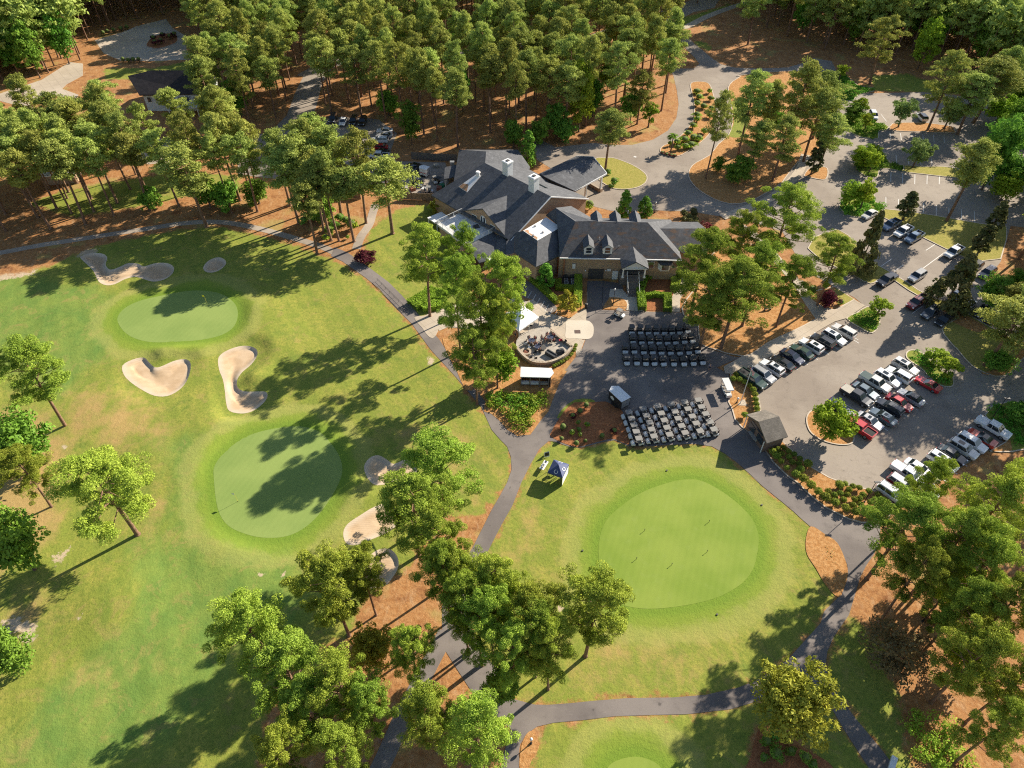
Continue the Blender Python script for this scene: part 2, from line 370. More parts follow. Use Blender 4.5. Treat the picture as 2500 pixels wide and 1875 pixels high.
def build_ground():
    rnd = random.Random(5)
    pts = []
    # spacing grows with distance; covers the view and a margin round it
    y = -40.0
    while y < 420:
        st = 1.0 if y < 150 else (1.4 if y < 215 else 3.0)
        if y < 18: st = 3.0
        xw = 85 + max(0, y) * .72
        x = -xw
        while x < xw:
            pts.append((x + rnd.uniform(-.2, .2) * st, y + rnd.uniform(-.2, .2) * st)); x += st
        y += st
    P = np.array(pts)
    keep = np.ones(len(P), bool)
    for b in bunkers:
        d = sdf(P[:, 0], P[:, 1], b); keep &= d < -.35
    P = P[keep]
    far = [(-3000, -600), (3000, -600), (3000, 5000), (-3000, 5000), (0, 5000), (-1200, 900), (1200, 900), (0, 900), (-700, 200), (700, 200), (-400, -200), (400, -200)]
    vs = [Vector((a, b)) for a, b in P.tolist() + far]
    ed = []
    for b in bunkers:
        o = len(vs); n = len(b)
        vs += [Vector((p[0], p[1])) for p in b]; ed += [(o + i, o + (i + 1) % n) for i in range(n)]
    r = delaunay_2d_cdt(vs, ed, [], 0, 1e-5)
    V = np.array([(v.x, v.y) for v in r[0]]); F = np.array([f for f in r[2] if len(f) == 3], int)
    # orient
    a, b, c = V[F[:, 0]], V[F[:, 1]], V[F[:, 2]]
    s = (b[:, 0] - a[:, 0]) * (c[:, 1] - a[:, 1]) - (b[:, 1] - a[:, 1]) * (c[:, 0] - a[:, 0])
    F[s < 0] = F[s < 0][:, ::-1]
    cen = (a + b + c) / 3; k = np.ones(len(F), bool)
    for bk in bunkers: k &= sdf(cen[:, 0], cen[:, 1], bk) < 0
    F = F[k]
    x, y = V[:, 0], V[:, 1]
    flat = np.full(len(V), 1e9)
    for g in list(greens.values()) + bunkers: flat = np.minimum(flat, -sdf(x, y, g))
    for g in (ASPH_E, ASPH_W): flat = np.minimum(flat, np.maximum(-sdf(x, y, g), 0))
    z = np.zeros(len(V))
    for (cx, cy), rad, h in [(L1.f((1930,1360)),4.5,1.1),(L1.f((1290,1160)),5,.8),(L1.f((1500,1100)),7,.6),(L1.f((2120,1050)),8,.8),(L1.f((880,440)),4,.9),(L1.f((1750,1650)),8,.5),
                             (L3.f((1150,700)),7,.9),(L3.f((800,300)),8,.6),(L5.f((950,350)),8,1.0),(L5.f((300,1100)),10,.6),(L2.f((0,550)),7,.7),(L2.f((1200,950)),6,.6),(L4.f((1000,960)),6,.5),
                             (L4.f((500,1150)),9,.6),(L7.f((1200,800)),9,.6),(L8.f((300,560)),8,.5),(L1.f((1650,560)),6,.6),(L2.f((200,1400)),7,.5),(L1.f((2000,800)),7,.6)]:
        q = at(cx, cy); z += h * np.exp(-((x - q.x) ** 2 + (y - q.y) ** 2) / (2 * (rad * .6) ** 2))
    z += .12 * np.sin(x * .21 + 1.3 * np.sin(y * .13)) * np.cos(y * .17)
    gm = np.full(len(V), -30.0)
    for g in grass_polys: gm = np.maximum(gm, sdf(x, y, g))
    t = np.clip((flat - .3) / 3.0, 0, 1); t2 = np.clip(gm / 2, 0, 1); z = z * (t * t * (3 - 2 * t)) * t2
    z -= .012 * (np.clip(flat, 0, .2) < .01)
    me = fast_mesh('ground', np.column_stack([V, z]), F, MATS['ground'])
    me.polygons.foreach_set('use_smooth', [True] * len(me.polygons))
    def attr(n, v):
        at_ = me.attributes.new(n, 'FLOAT', 'POINT'); at_.data.foreach_set('value', v.astype(np.float32))
    def soft(lst):
        m = np.zeros(len(V))
        for it in lst:
            p, w = it[0], it[1]; a_ = it[2] if len(it) > 2 else 1.0
            m = np.maximum(m, a_ * np.clip(.5 + sdf(x, y, p) / (2 * w), 0, 1))
        return m
    attr('grass', gm); attr('lush', soft(lush_polys)); attr('dry', soft(dry_polys)); attr('sand', soft(sand_spots))
    g = np.full(len(V), -40.0)
    for q in greens.values(): g = np.maximum(g, sdf(x, y, q))
    attr('collar', g)
    o = link('ground', me); tag(o, None, None, None, 'structure')
    return o

def ground_material():
    m, nt, b = nmat('ground'); MATS['ground'] = m
    n = NT(nt)
    big = n.noise(.05, 3, .6); mid = n.noise(.22, 4, .65); fine = n.noise(1.6, 4, .7); vf = n.noise(7.0, 3, .7)
    streak = n.noise(.5, 3, .6, n.scaled(1.0, .22, 1, radians(35)))
    # grass
    rough = n.mix(n.map(mid, .35, .65), (.225, .265, .042), (.335, .315, .062))
    rough = n.mix(n.map(fine, .35, .7), rough, (.20, .235, .038))
    lush = n.mix(n.map(mid, .3, .7), (.135, .225, .045), (.215, .28, .055))
    ml = n.math('ADD', n.attr('lush'), n.math('MULTIPLY', n.math('SUBTRACT', big, .5), 1.6), clamp=True)
    ml = n.map(n.math('ADD', ml, n.math('MULTIPLY', n.math('SUBTRACT', streak, .5), .7)), .15, .7)
    g = n.mix(ml, rough, lush)
    wv = n.node('ShaderNodeTexWave'); wv.inputs['Scale'].default_value = .11; wv.inputs['Distortion'].default_value = 2.5; wv.inputs['Detail Scale'].default_value = .3
    nt.links.new(n.scaled(1, 1, 1, radians(-28)), wv.inputs['Vector'])
    g = n.mix(n.math('MULTIPLY', n.map(wv.outputs[0], .35, .65), .16), g, (.12, .17, .03))
    spk = n.noise(3.2, 3, .75)
    g = n.mix(n.math('MULTIPLY', n.map(spk, .54, .72), .5), g, (.10, .13, .025))
    g = n.mix(n.math('MULTIPLY', n.map(n.noise(.33, 5, .7, None, .8), .52, .68), .5), g, (.33, .25, .085))
    g = n.mix(n.math('MULTIPLY', n.map(n.noise(.18, 5, .7, None, 1.2), .53, .66), .4), g, (.10, .17, .03))
    dm = n.math('ADD', n.math('MULTIPLY', n.attr('dry'), .75), n.math('MULTIPLY', n.math('SUBTRACT', mid, .5), 1.5), clamp=True)
    dm = n.map(n.math('ADD', dm, n.math('MULTIPLY', n.math('SUBTRACT', streak, .5), .8)), .22, 1.0)
    g = n.mix(dm, g, n.mix(fine, (.34, .215, .075), (.46, .33, .13)))
    # bright watered collar round each green
    c = n.attr('collar')
    cm = n.math('ADD', c, n.math('MULTIPLY', n.math('SUBTRACT', mid, .5), 5.0))
    g = n.mix(n.math('MULTIPLY', n.map(cm, -6.5, -.3), .85), g, n.mix(fine, (.14, .235, .025), (.24, .31, .04)))
    # dark ring right against the green: mown first cut plus painted slope shade
    g = n.mix(n.math('MULTIPLY', n.map(c, -1.9, -.5), .35), g, (.10, .20, .02))
    sp = n.map(n.math('ADD', n.attr('sand'), n.math('MULTIPLY', n.math('SUBTRACT', fine, .5), 1.4)), .5, .75)
    g = n.mix(sp, g, n.mix(mid, (.42, .31, .19), (.58, .47, .34)))
    # pine straw
    st = n.mix(n.map(fine, .3, .7), (.33, .145, .05), (.45, .24, .10))
    st = n.mix(n.map(n.noise(.35, 5, .7), .48, .72), st, (.22, .09, .035))
    st = n.mix(n.math('MULTIPLY', n.map(n.noise(.9, 5, .75, n.scaled(1, .4, 1, .5)), .5, .7), .55), st, (.52, .34, .19))
    st = n.mix(n.map(vf, .55, .8), st, (.17, .07, .03))
    st = n.mix(n.math('MULTIPLY', n.map(n.noise(.12, 3, .6), .56, .68), .7), st, (.36, .29, .10))
    ring = n.math('MULTIPLY', n.map(cm, -6.2, -4.6), n.map(cm, -3.6, -2.2, 1.0, 0.0)); g = n.mix(n.math('MULTIPLY', ring, .35), g, (.40, .36, .12))
    gm = n.math('ADD', n.attr('grass'), n.math('MULTIPLY', n.math('SUBTRACT', n.noise(.45, 4, .7), .5), 5.0))
    col = n.mix(n.map(gm, -.5, .7), st, g)
    col = n.mix(n.math('MULTIPLY', n.map(vf, .42, .62), .22), col, n.mix(.45, col, (0, 0, 0)))
    ln = n.node('ShaderNodeVectorMath', operation='LENGTH'); nt.links.new(n.pos, ln.inputs[0])
    col = n.mix(n.map(ln.outputs['Value'], 370, 440), col, n.mix(big, (.05, .08, .02), (.10, .13, .035)))
    nt.links.new(col, b.inputs['Base Color']); b.inputs['Roughness'].default_value = .95
    b.inputs['Specular IOR Level'].default_value = .15
    n.bump(n.math('ADD', fine, n.math('MULTIPLY', vf, .5)), .55, .16, b)

def paved(name, a, c, big=(.06, .10), stain=.35, patch=0.0, joint=0.0):
    m, nt, b = nmat(name); MATS[name] = m; n = NT(nt)
    col = n.mix(n.map(n.noise(big[0], 3, .6), .35, .65), a, c)
    col = n.mix(n.math('MULTIPLY', n.map(n.noise(.55, 4, .65), .5, .75), stain), col, tuple(q * .55 for q in a))
    col = n.mix(n.math('MULTIPLY', n.map(n.noise(.9, 5, .7, n.scaled(.35, 1.2, 1, .6)), .55, .75), stain * .8), col, tuple(min(1, q * 1.35) for q in c))
    vo = n.node('ShaderNodeTexVoronoi', feature='DISTANCE_TO_EDGE'); vo.inputs['Scale'].default_value = .13
    w = n.node('ShaderNodeVectorMath', operation='ADD'); nt.links.new(n.pos, w.inputs[0])
    nn = n.node('ShaderNodeTexNoise'); nn.inputs['Scale'].default_value = .4; nt.links.new(n.pos, nn.inputs[0])
    sc_ = n.node('ShaderNodeVectorMath', operation='SCALE'); sc_.inputs['Scale'].default_value = 5; nt.links.new(nn.outputs[1], sc_.inputs[0])
    nt.links.new(sc_.outputs[0], w.inputs[1]); nt.links.new(w.outputs[0], vo.inputs['Vector'])
    if patch: col = n.mix(n.math('MULTIPLY', n.map(vo.outputs[0], .012, .004), patch), col, tuple(q * .4 for q in a))
    if joint:
        br = n.node('ShaderNodeTexBrick'); br.inputs['Scale'].default_value = 1 / joint; br.offset = 0
        br.inputs['Mortar Size'].default_value = .02; br.inputs['Brick Width'].default_value = 1.0; br.inputs['Row Height'].default_value = 1.0
        mp = n.scaled(1, 1, 1, radians(-38)); nt.links.new(mp, br.inputs['Vector'])
        col = n.mix(n.math('MULTIPLY', br.outputs['Fac'], .35), col, (.12, .10, .08))
    if name.startswith('asphalt'): col = n.mix(n.math('MULTIPLY', n.map(n.noise(2.2, 5, .8), .60, .72), .35), col, (.22, .12, .06)); col = n.mix(n.math('MULTIPLY', n.map(n.noise(1.1, 2, .5), .69, .76), .5), col, (.05, .045, .04))
    vf = n.noise(9, 2, .6)
    col = n.mix(n.math('MULTIPLY', n.map(vf, .5, .8), .25), col, tuple(q * .5 for q in a))
    nt.links.new(col, b.inputs['Base Color']); b.inputs['Roughness'].default_value = .9
    b.inputs['Specular IOR Level'].default_value = .25
    n.bump(vf, .25, .03, b)
paved('asphalt', (.25, .205, .165), (.32, .27, .22), patch=.18)
paved('asphalt_path', (.155, .133, .122), (.22, .19, .17), big=(.09, .1), patch=.0)
paved('concrete', (.40, .33, .25), (.50, .42, .33), stain=.25, joint=2.4)
paved('pale_concrete', (.52, .45, .36), (.60, .53, .43), stain=.12)
paved('path_sand', (.30, .25, .20), (.42, .35, .28), stain=.5)
paved('ramp', (.13, .11, .10), (.17, .15, .14), stain=.5)
ground_material()
def soil(name, a, b_, c_, s1=1.8, s2=7, bump=.6, grassy=None):
    m, nt, b = nmat(name); MATS[name] = m; n = NT(nt)
    f, v = n.noise(s1, 4, .65), n.noise(s2, 3, .7)
    col = n.mix(n.map(f, .35, .68), a, b_); col = n.mix(n.math('MULTIPLY', n.map(v, .5, .75), .7), col, c_)
    if grassy: col = n.mix(n.map(n.noise(.3, 4, .6), .5, .62), col, grassy)
    nt.links.new(col, b.inputs['Base Color']); b.inputs['Roughness'].default_value = .95; b.inputs['Specular IOR Level'].default_value = .1
    n.bump(n.math('ADD', f, v), bump, .12, b)
soil('straw', (.38, .18, .06), (.52, .29, .12), (.22, .10, .04))
soil('mulch', (.28, .105, .045), (.39, .17, .075), (.13, .05, .022), 2.5)
soil('lawn_dry', (.27, .25, .055), (.36, .30, .085), (.19, .20, .04))
soil('lawn', (.20, .235, .04), (.27, .27, .06), (.14, .19, .03))
def green_mat(name, a, c, collar):
    m, nt, b = nmat(name); MATS[name] = m; n = NT(nt)
    col = n.mix(n.map(n.noise(.11, 3, .55), .35, .65), a, c)
    wv = n.node('ShaderNodeTexWave'); wv.inputs['Scale'].default_value = .32; wv.inputs['Distortion'].default_value = .6
    nt.links.new(n.scaled(1, 1, 1, radians(20)), wv.inputs['Vector'])
    col = n.mix(n.math('MULTIPLY', wv.outputs[0], .10), col, tuple(q * 1.25 for q in c))
    col = n.mix(n.math('MULTIPLY', n.map(n.noise(.6, 4, .65), .5, .75), .25), col, (.24, .30, .08))
    col = n.mix(n.math('MULTIPLY', n.map(n.noise(8, 2, .6), .45, .75), .18), col, tuple(q * .6 for q in a))
    nt.links.new(col, b.inputs['Base Color']); b.inputs['Roughness'].default_value = .85; b.inputs['Specular IOR Level'].default_value = .2
green_mat('green_turf', (.19, .265, .065), (.235, .305, .08), 0)
green_mat('green_practice', (.17, .245, .030), (.22, .285, .045), 0)
def sand_mat():
    m, nt, b = nmat('sand'); MATS['sand'] = m; n = NT(nt)
    col = n.mix(n.map(n.noise(.4, 3, .6), .35, .65), (.44, .305, .18), (.53, .385, .245))
    wv = n.node('ShaderNodeTexWave', wave_type='RINGS'); wv.inputs['Scale'].default_value = .9; wv.inputs['Distortion'].default_value = 9.0; wv.inputs['Detail Scale'].default_value = .35
    nt.links.new(n.pos, wv.inputs['Vector'])
    col = n.mix(n.math('MULTIPLY', wv.outputs[0], .07), col, (.42, .29, .16))
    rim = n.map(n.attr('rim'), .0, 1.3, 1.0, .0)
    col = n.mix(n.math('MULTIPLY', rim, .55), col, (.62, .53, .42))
    nt.links.new(col, b.inputs['Base Color']); b.inputs['Roughness'].default_value = .95
    n.bump(n.math('ADD', wv.outputs[0], n.noise(5, 3, .6)), .12, .05, b)
sand_mat()

build_ground()

def sheet(name, poly, z, m, kind='structure', label=None, cat=None, group=None, skirt=.12):
    P = [(p[0], p[1]) for p in poly]
    if area(P) < 0: P = P[::-1]
    n = len(P)
    mb = MB(); vs = [(x, y, z) for x, y in P] + [(x, y, z - skirt) for x, y in P]
    mb.add(vs, [tuple(range(n))] + [(i, n + i, n + (i + 1) % n, (i + 1) % n) for i in range(n)])
    o = mb.build(name, MATS[m]); tag(o, label, cat, group, kind); return o
def holed_sheet(name, poly, holes, z, m):
    vs = []; ed = []
    for p in [poly] + holes:
        o = len(vs); k = len(p); vs += [Vector((q[0], q[1])) for q in p]; ed += [(o + i, o + (i + 1) % k) for i in range(k)]
    r = delaunay_2d_cdt(vs, ed, [], 0, 1e-5)
    V = np.array([(v.x, v.y, z) for v in r[0]]); F = np.array([f for f in r[2] if len(f) == 3], int)
    a, b, c = V[F[:, 0]], V[F[:, 1]], V[F[:, 2]]; cen = (a + b + c) / 3
    k = sdf(cen[:, 0], cen[:, 1], poly) > 0
    for h in holes: k &= sdf(cen[:, 0], cen[:, 1], h) < 0
    s_ = (b[:, 0] - a[:, 0]) * (c[:, 1] - a[:, 1]) - (b[:, 1] - a[:, 1]) * (c[:, 0] - a[:, 0])
    F[s_ < 0] = F[s_ < 0][:, ::-1]
    return tag(link(name, fast_mesh(name, V, F[k], MATS[m])), None, None, None, 'structure')
def ribbon(pts, w):
    P = smooth(pts, 4, closed=False); L, R = [], []
    for i, p in enumerate(P):
        d = (P[min(i + 1, len(P) - 1)] - P[max(i - 1, 0)]); d.normalize(); nrm = Vector((-d.y, d.x, 0)) * w / 2
        L.append(p + nrm); R.append(p - nrm)
    return L + R[::-1]
MATS['kerb'] = mat('kerb_stone', (.50, .42, .33), .9, .18, .8)
def kerb(poly, w=.22, h=.14, closed=True, name='kerb', parent=None):
    P = [Vector((p[0], p[1], 0)) for p in poly]
    if closed and area(P) < 0: P = P[::-1]
    n = len(P); inn = []
    for i in range(n):
        a = P[i - 1] if (closed or i) else P[i]; c = P[(i + 1) % n] if (closed or i < n - 1) else P[i]
        d = (c - a).normalized(); inn.append(P[i] + Vector((-d.y, d.x, 0)) * w)
    vs = []
    for i in range(n): vs += [(P[i].x, P[i].y, -.02), (P[i].x, P[i].y, h), (inn[i].x, inn[i].y, h), (inn[i].x, inn[i].y, -.02)]
    fs = []
    for i in range(n if closed else n - 1):
        a, b = 4 * i, 4 * ((i + 1) % n)
        for k in range(3): fs.append((a + k, b + k, b + k + 1, a + k + 1))
    mb = MB().add(vs, fs); o = mb.build(name, MATS['kerb'], parent); 
    if parent is None: tag(o, None, None, None, 'structure')
    return o
def island(poly, m, name, z=.11, n=3, kb=True):
    P = smooth(poly, n) if n > 1 else poly
    o = sheet(name, P, z, m)
    if kb: kerb(P)
    return o
sheet('parking_lot', ASPH_E, .02, 'asphalt')
holed_sheet('cart_path', ASPH_W, [LAWN2], .03, 'asphalt_path')
# lawns and beds laid against the paving (crisp edges)
def lawn_over(poly, m, name, z): return sheet(name, poly, z, m)
# ---------------------------------------------------------------- greens, bunkers, paving, beds
for k, g in greens.items(): sheet('putting_green', g, .004, 'green_practice' if k in ('g3', 'g4') else 'green_turf')
def make_bunker(b):
    P = np.array([(p[0], p[1]) for p in b]); x0, y0 = P.min(0); x1, y1 = P.max(0)
    gx, gy = np.meshgrid(np.arange(x0, x1, .35), np.arange(y0, y1, .35)); gx, gy = gx.ravel(), gy.ravel()
    k = sdf(gx, gy, b) > .12
    vs = [Vector((p[0], p[1])) for p in b] + [Vector(q) for q in zip(gx[k].tolist(), gy[k].tolist())]; n = len(b)
    r = delaunay_2d_cdt(vs, [(i, (i + 1) % n) for i in range(n)], [], 0, 1e-5)
    V = np.array([(v.x, v.y) for v in r[0]]); F = np.array([f for f in r[2] if len(f) == 3], int)
    a, bb, c = V[F[:, 0]], V[F[:, 1]], V[F[:, 2]]; cen = (a + bb + c) / 3
    F = F[sdf(cen[:, 0], cen[:, 1], b) > 0]
    a, bb, c = V[F[:, 0]], V[F[:, 1]], V[F[:, 2]]
    s = (bb[:, 0] - a[:, 0]) * (c[:, 1] - a[:, 1]) - (bb[:, 1] - a[:, 1]) * (c[:, 0] - a[:, 0]); F[s < 0] = F[s < 0][:, ::-1]
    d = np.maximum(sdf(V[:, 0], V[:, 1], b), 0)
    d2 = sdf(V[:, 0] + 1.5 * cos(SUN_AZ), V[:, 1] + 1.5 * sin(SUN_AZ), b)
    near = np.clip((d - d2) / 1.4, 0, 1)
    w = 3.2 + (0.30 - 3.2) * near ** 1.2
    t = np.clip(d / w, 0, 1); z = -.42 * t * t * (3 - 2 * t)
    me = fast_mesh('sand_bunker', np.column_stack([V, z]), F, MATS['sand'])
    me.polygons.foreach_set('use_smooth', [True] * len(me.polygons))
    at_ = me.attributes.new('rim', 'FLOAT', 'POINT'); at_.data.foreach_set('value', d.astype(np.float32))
    tag(link('sand_bunker', me), None, None, None, 'structure')
for b in bunkers: make_bunker(b)
# straw, mulch and ivy islands -----------------------------------------------------
island(B.poly([(850,205),(980,196),(1100,200),(1300,270),(1450,350),(1540,430),(1548,500),(1500,560),(1400,605),(1250,625),(1100,615),(980,560),(900,500),(840,440),(800,330)]), 'lawn_dry', 'lawn')
island(C3.poly([(1050,765),(1080,740),(1150,735),(1215,750),(1245,800),(1265,870),(1285,960),(1290,1050),(1260,1150),(1190,1250),(1080,1330),(980,1395),(900,1413),(830,1400),(785,1375),(778,1345),(810,1310),(870,1285),(950,1235),(1030,1150),(1075,1080),(1085,950),(1065,850)]), 'straw', 'planting_bed')
island(C3.poly([(1500,690),(1430,735),(1390,790),(1400,880),(1425,1000),(1425,1120),(1390,1220),(1300,1300),(1220,1400),(1100,1465),(1045,1520),(1032,1590),(1070,1659)]) + OP([(1510,412),(1540,430),(1575,441),(1615,438),(1655,418),(1690,395),(1725,350),(1775,330),(1783,260),(1775,200),(1762,165),(1745,155),(1700,154),(1640,157),(1590,165)]), 'straw', 'planting_bed', n=2)
sheet('lawn', smooth(C3.poly([(1420,925),(1500,905),(1560,960),(1570,1100),(1520,1230),(1400,1225),(1440,1120),(1440,1000)])), .125, 'lawn')
for p in ([(430,700),(405,745),(420,800),(470,860),(560,900),(660,908),(740,850),(860,825),(850,790),(720,770),(620,690),(500,660)],
          [(590,1040),(580,1090),(620,1170),(720,1230),(840,1250),(905,1245),(910,1180),(1010,1165),(960,1120),(880,1100),(850,1040),(700,1010)],
          [(690,1400),(680,1470),(720,1540),(790,1590),(890,1600),(930,1520),(1110,1540),(1120,1490),(1000,1460),(960,1380),(850,1340),(740,1360)]):
    island(C4.poly(p), 'lawn', 'planting_bed')
island(C5.poly([(200,210),(215,260),(290,320),(430,340),(560,310),(625,325),(665,240),(640,200),(560,170),(550,60),(400,20),(330,60),(260,130)]), 'lawn', 'planting_bed')
island(C4.poly([(1000,1175),(1010,1130),(1060,1108),(1300,1105),(1560,1140),(1585,1170),(1575,1200),(1300,1190)]), 'straw', 'planting_bed')
island(C4.poly([(1112,1545),(1115,1490),(1300,1500),(1480,1500),(1640,1530),(1665,1570),(1650,1605),(1560,1600),(1300,1570)]), 'lawn_dry', 'lawn')
island(C5.poly([(615,325),(640,250),(780,262),(1060,300),(1200,322),(1640,400),(1900,430),(1900,560),(1840,760),(1560,790),(1280,658),(1040,538),(850,432)]), 'lawn_dry', 'lawn', n=1)
island(C5.poly([(0,515),(180,455),(300,520),(540,790),(710,885),(770,920),(900,1000),(1000,1070),(1150,1150),(1300,1190),(1400,1250),(1500,1310),(1640,1395),(1760,1460),(1850,1500),(1950,1560),(2120,1620),(2200,1700)]) + C6.poly([(2250,80),(2150,170),(2080,270),(2000,308),(1900,312),(1780,272),(1650,200),(1560,110),(1470,0)]) + C5.poly([(1370,1659),(1260,1530),(1235,1470),(1290,1410),(1385,1365),(1330,1345),(1230,1285),(1100,1190),(900,1075),(770,985),(700,930),(600,970),(560,1000),(520,1010),(440,985),(370,940),(200,860),(0,760),(-120,650),(-60,540)]), 'lawn_dry', 'lawn', n=1)
sheet('planting_bed', smooth(C6.poly([(1750,270),(1900,240),(2050,180),(2180,20),(2230,70),(2150,165),(2080,255),(2000,295),(1900,300)])), .13, 'straw')
sheet('planting_bed', smooth(C5.poly([(1230,1250),(1350,1260),(1500,1340),(1700,1460),(1600,1500),(1400,1420),(1300,1350)])), .13, 'straw')
island(C4.poly([(230,1575),(290,1510),(420,1505),(450,1540),(440,1600),(400,1622),(250,1592)]), 'straw', 'planting_bed')
island(C5.poly([(270,1360),(380,1300),(480,1240),(580,1270),(620,1330),(610,1430),(560,1500),(510,1508),(430,1470)]), 'lawn', 'planting_bed', n=2)
island(C7.poly([(1110,218),(1020,230),(968,290),(965,370),(1000,460),(1080,530),(1190,580),(1330,608),(1440,600),(1485,560),(1475,500),(1400,430),(1340,380),(1320,300),(1220,230)]), 'straw', 'planting_bed')
island(C6.poly([(945,40),(930,80),(960,130),(1080,210),(1160,290),(1240,370),(1330,415),(1420,425),(1458,390),(1440,310),(1380,270),(1300,230),(1160,90),(1060,30),(990,20)]), 'lawn', 'planting_bed')
island(C6.poly([(1780,725),(1870,612),(2030,582),(2212,578),(2420,600),(2420,1050),(2212,1100),(2085,1125),(1950,1128),(1830,1115),(2010,1010),(1920,900)]), 'lawn', 'planting_bed', n=1)
sheet('planting_bed', C6.poly([(1835,1113),(1960,1040),(2060,990),(2085,1122),(1950,1126)]), .13, 'straw')
BED11 = C7.poly([(500,640),(540,700),(600,790),(680,870),(760,945),(860,1010),(960,1110),(1060,1200),(1180,1290),(1300,1350),(1420,1410),(1560,1450),(1720,1455),(1850,1410),(1900,1320),(1960,1290),(1850,1180),(1760,1120),(1690,1095),(1620,1078),(1540,1062),(1430,1037),(1340,1002),(1210,952),(1090,882),(1015,838),(940,772),(870,722),(800,652),(750,602),(700,560)])
island(BED11, 'straw', 'planting_bed', n=1)
island(CA.poly([(180,1180),(175,1420),(150,1560),(200,1659),(240,1800),(330,1900),(420,1960),(600,1810),(600,1700),(585,1590),(560,1500),(545,1440),(430,1310),(330,1210),(290,1160)]), 'straw', 'planting_bed', n=1)
sheet('paving', C9.poly([(1655,1140),(1690,1090),(1740,1070),(1775,1145)]), .14, 'concrete')
island(C8.poly([(1840,944),(1850,975),(1900,1010),(1990,1025),(2005,1060),(2010,1180),(2035,1290),(2120,1330)]) + CA.poly([(0,860),(120,905),(340,945),(460,925),(700,762),(860,682),(1040,602),(1200,522),(1345,442),(1270,330),(1200,230),(1100,60),(1040,-60),(950,-200),(600,-560),(100,-600),(-100,-400)])+C8.poly([(1960,700),(1880,800),(1830,900)]), 'straw', 'planting_bed', n=1)
island(CA.poly([(1240,120),(1300,60),(1590,0),(1730,90),(1860,180),(1600,322),(1450,290),(1290,200)]), 'straw', 'planting_bed', n=1)
sheet('lawn', CA.poly([(1600,20),(1730,95),(1850,180),(1740,240),(1640,250),(1580,150)]), .13, 'lawn_dry')
sheet('planting_bed', smooth(L4.poly([(640,262),(560,330),(500,420),(462,490),(460,530),(620,600),(700,598),(850,558),(950,543),(1060,590),(1055,480),(1010,330),(940,290),(880,255),(760,262)]), 2), .06, 'mulch')
sheet('lawn', smooth(L4.poly([(505,385),(540,320),(640,240),(760,235),(800,255),(760,262),(640,300),(560,360)]), 2), .05, 'lawn')
sheet('planting_bed', smooth(L8.poly([(440,210),(410,300),(420,380),(470,460),(530,560),(605,635),(640,580),(662,500),(650,420),(600,310),(530,260)])), .06, 'straw')
sheet('planting_bed', smooth(L7.poly([(300,1375),(250,1430),(225,1520),(215,1660),(260,1720),(310,1600),(365,1500),(350,1420)])), .06, 'straw')
sheet('planting_bed', smooth(L8.poly([(130,1430),(230,1390),(300,1500),(430,1560),(560,1640),(560,1740),(80,1740),(90,1560)])), .06, 'mulch')
sheet('planting_bed', L4.poly([(-60,330),(-20,60),(30,0),(160,-60),(480,-40),(575,20),(530,100),(480,220),(440,330),(380,400),(300,510),(250,515),(200,520),(120,470),(60,400),(0,350)]), .06, 'straw')
sheet('planting_bed', smooth(CP.poly([(440,1250),(600,1290),(720,1500),(900,1659),(900,1900),(760,1950),(640,1700),(540,1520)]), 2), .06, 'straw')
# walks
sheet('footpath', ribbon(OP([(965,1365),(905,1480),(870,1550),(830,1640),(795,1710)]), 2.3), .034, 'asphalt_path')
sheet('footpath', ribbon(OP([(-80,556),(0,546),(80,531),(150,520),(240,506),(320,494),(400,482),(480,480),(560,494),(640,516),(700,535),(735,552)]), 1.8), .028, 'path_sand')
sheet('footpath', ribbon(C2.poly([(470,1680),(500,1600),(555,1520),(580,1440),(600,1380)]), 2.0), .03, 'path_sand')
sheet('sidewalk', CA.poly([(340,945),(460,925),(560,850),(700,762),(860,682),(1040,602),(1200,522),(1345,442),(1270,330),(1200,230),(1100,60),(1040,-60),(1160,-80),(1220,0),(1240,100),(1290,200),(1450,292),(1600,322),(1860,182),(2000,262),(1740,434),(1590,476),(1430,566),(1270,663),(1000,788),(750,932),(590,1022),(440,1103),(320,1115),(200,1180),(110,1175),(90,1085)]), .16, 'concrete')
sheet('sidewalk', ribbon(OP([(1790,705),(1725,625),(1680,575),(1655,540),(1630,500)]), 1.8)[0:0] or ribbon(OP([(1732,627),(1690,575),(1655,535),(1625,505),(1600,490)]), 2.2), .165, 'concrete')
sheet('sidewalk', ribbon(OP([(1740,335),(1725,372),(1695,405),(1655,434),(1610,452),(1560,470)]), 2.3), .165, 'concrete')
sheet('walkway', CE.poly([(960,290),(1110,228),(1430,490),(1560,520),(1770,580),(1960,420),(2085,345),(2090,390),(2070,610),(2000,960),(2050,955),(1990,1110),(1985,1180),(1900,1260),(1880,1100),(1830,1060),(1640,920),(1460,770),(1400,745),(1250,720),(860,860),(700,560),(640,330),(800,300)]), .05, 'concrete')
sheet('paving', smooth(CE.poly([(1715,620),(1900,612),(2080,612),(2160,650),(2205,730),(2200,860),(2150,930),(2060,948),(1900,935),(1705,925),(1708,780)]), 3), .075, 'pale_concrete')
MBg = MB(); q = CE(1917, 815); MBg.box(q.x, q.y, .08, 1.15, 1.0, .03, 0); tag(MBg.build('drain_grate', mat('rust_iron', (.10, .06, .05), .8, .3, 5)), 'square brown metal grate set in the pale concrete pad by the cart lot', 'grate')
sheet('parking_strip', CE.poly([(820,-120),(1000,-110),(1180,-10),(1550,380),(1535,430),(1430,488),(1110,228),(960,205),(860,60)]), .06, 'asphalt_path')
sheet('plaza', smooth(CP.poly([(60,972),(200,945),(330,900),(420,950),(400,1100),(360,1200),(310,1250),(240,1210),(170,1110)]), 2), .06, 'concrete')
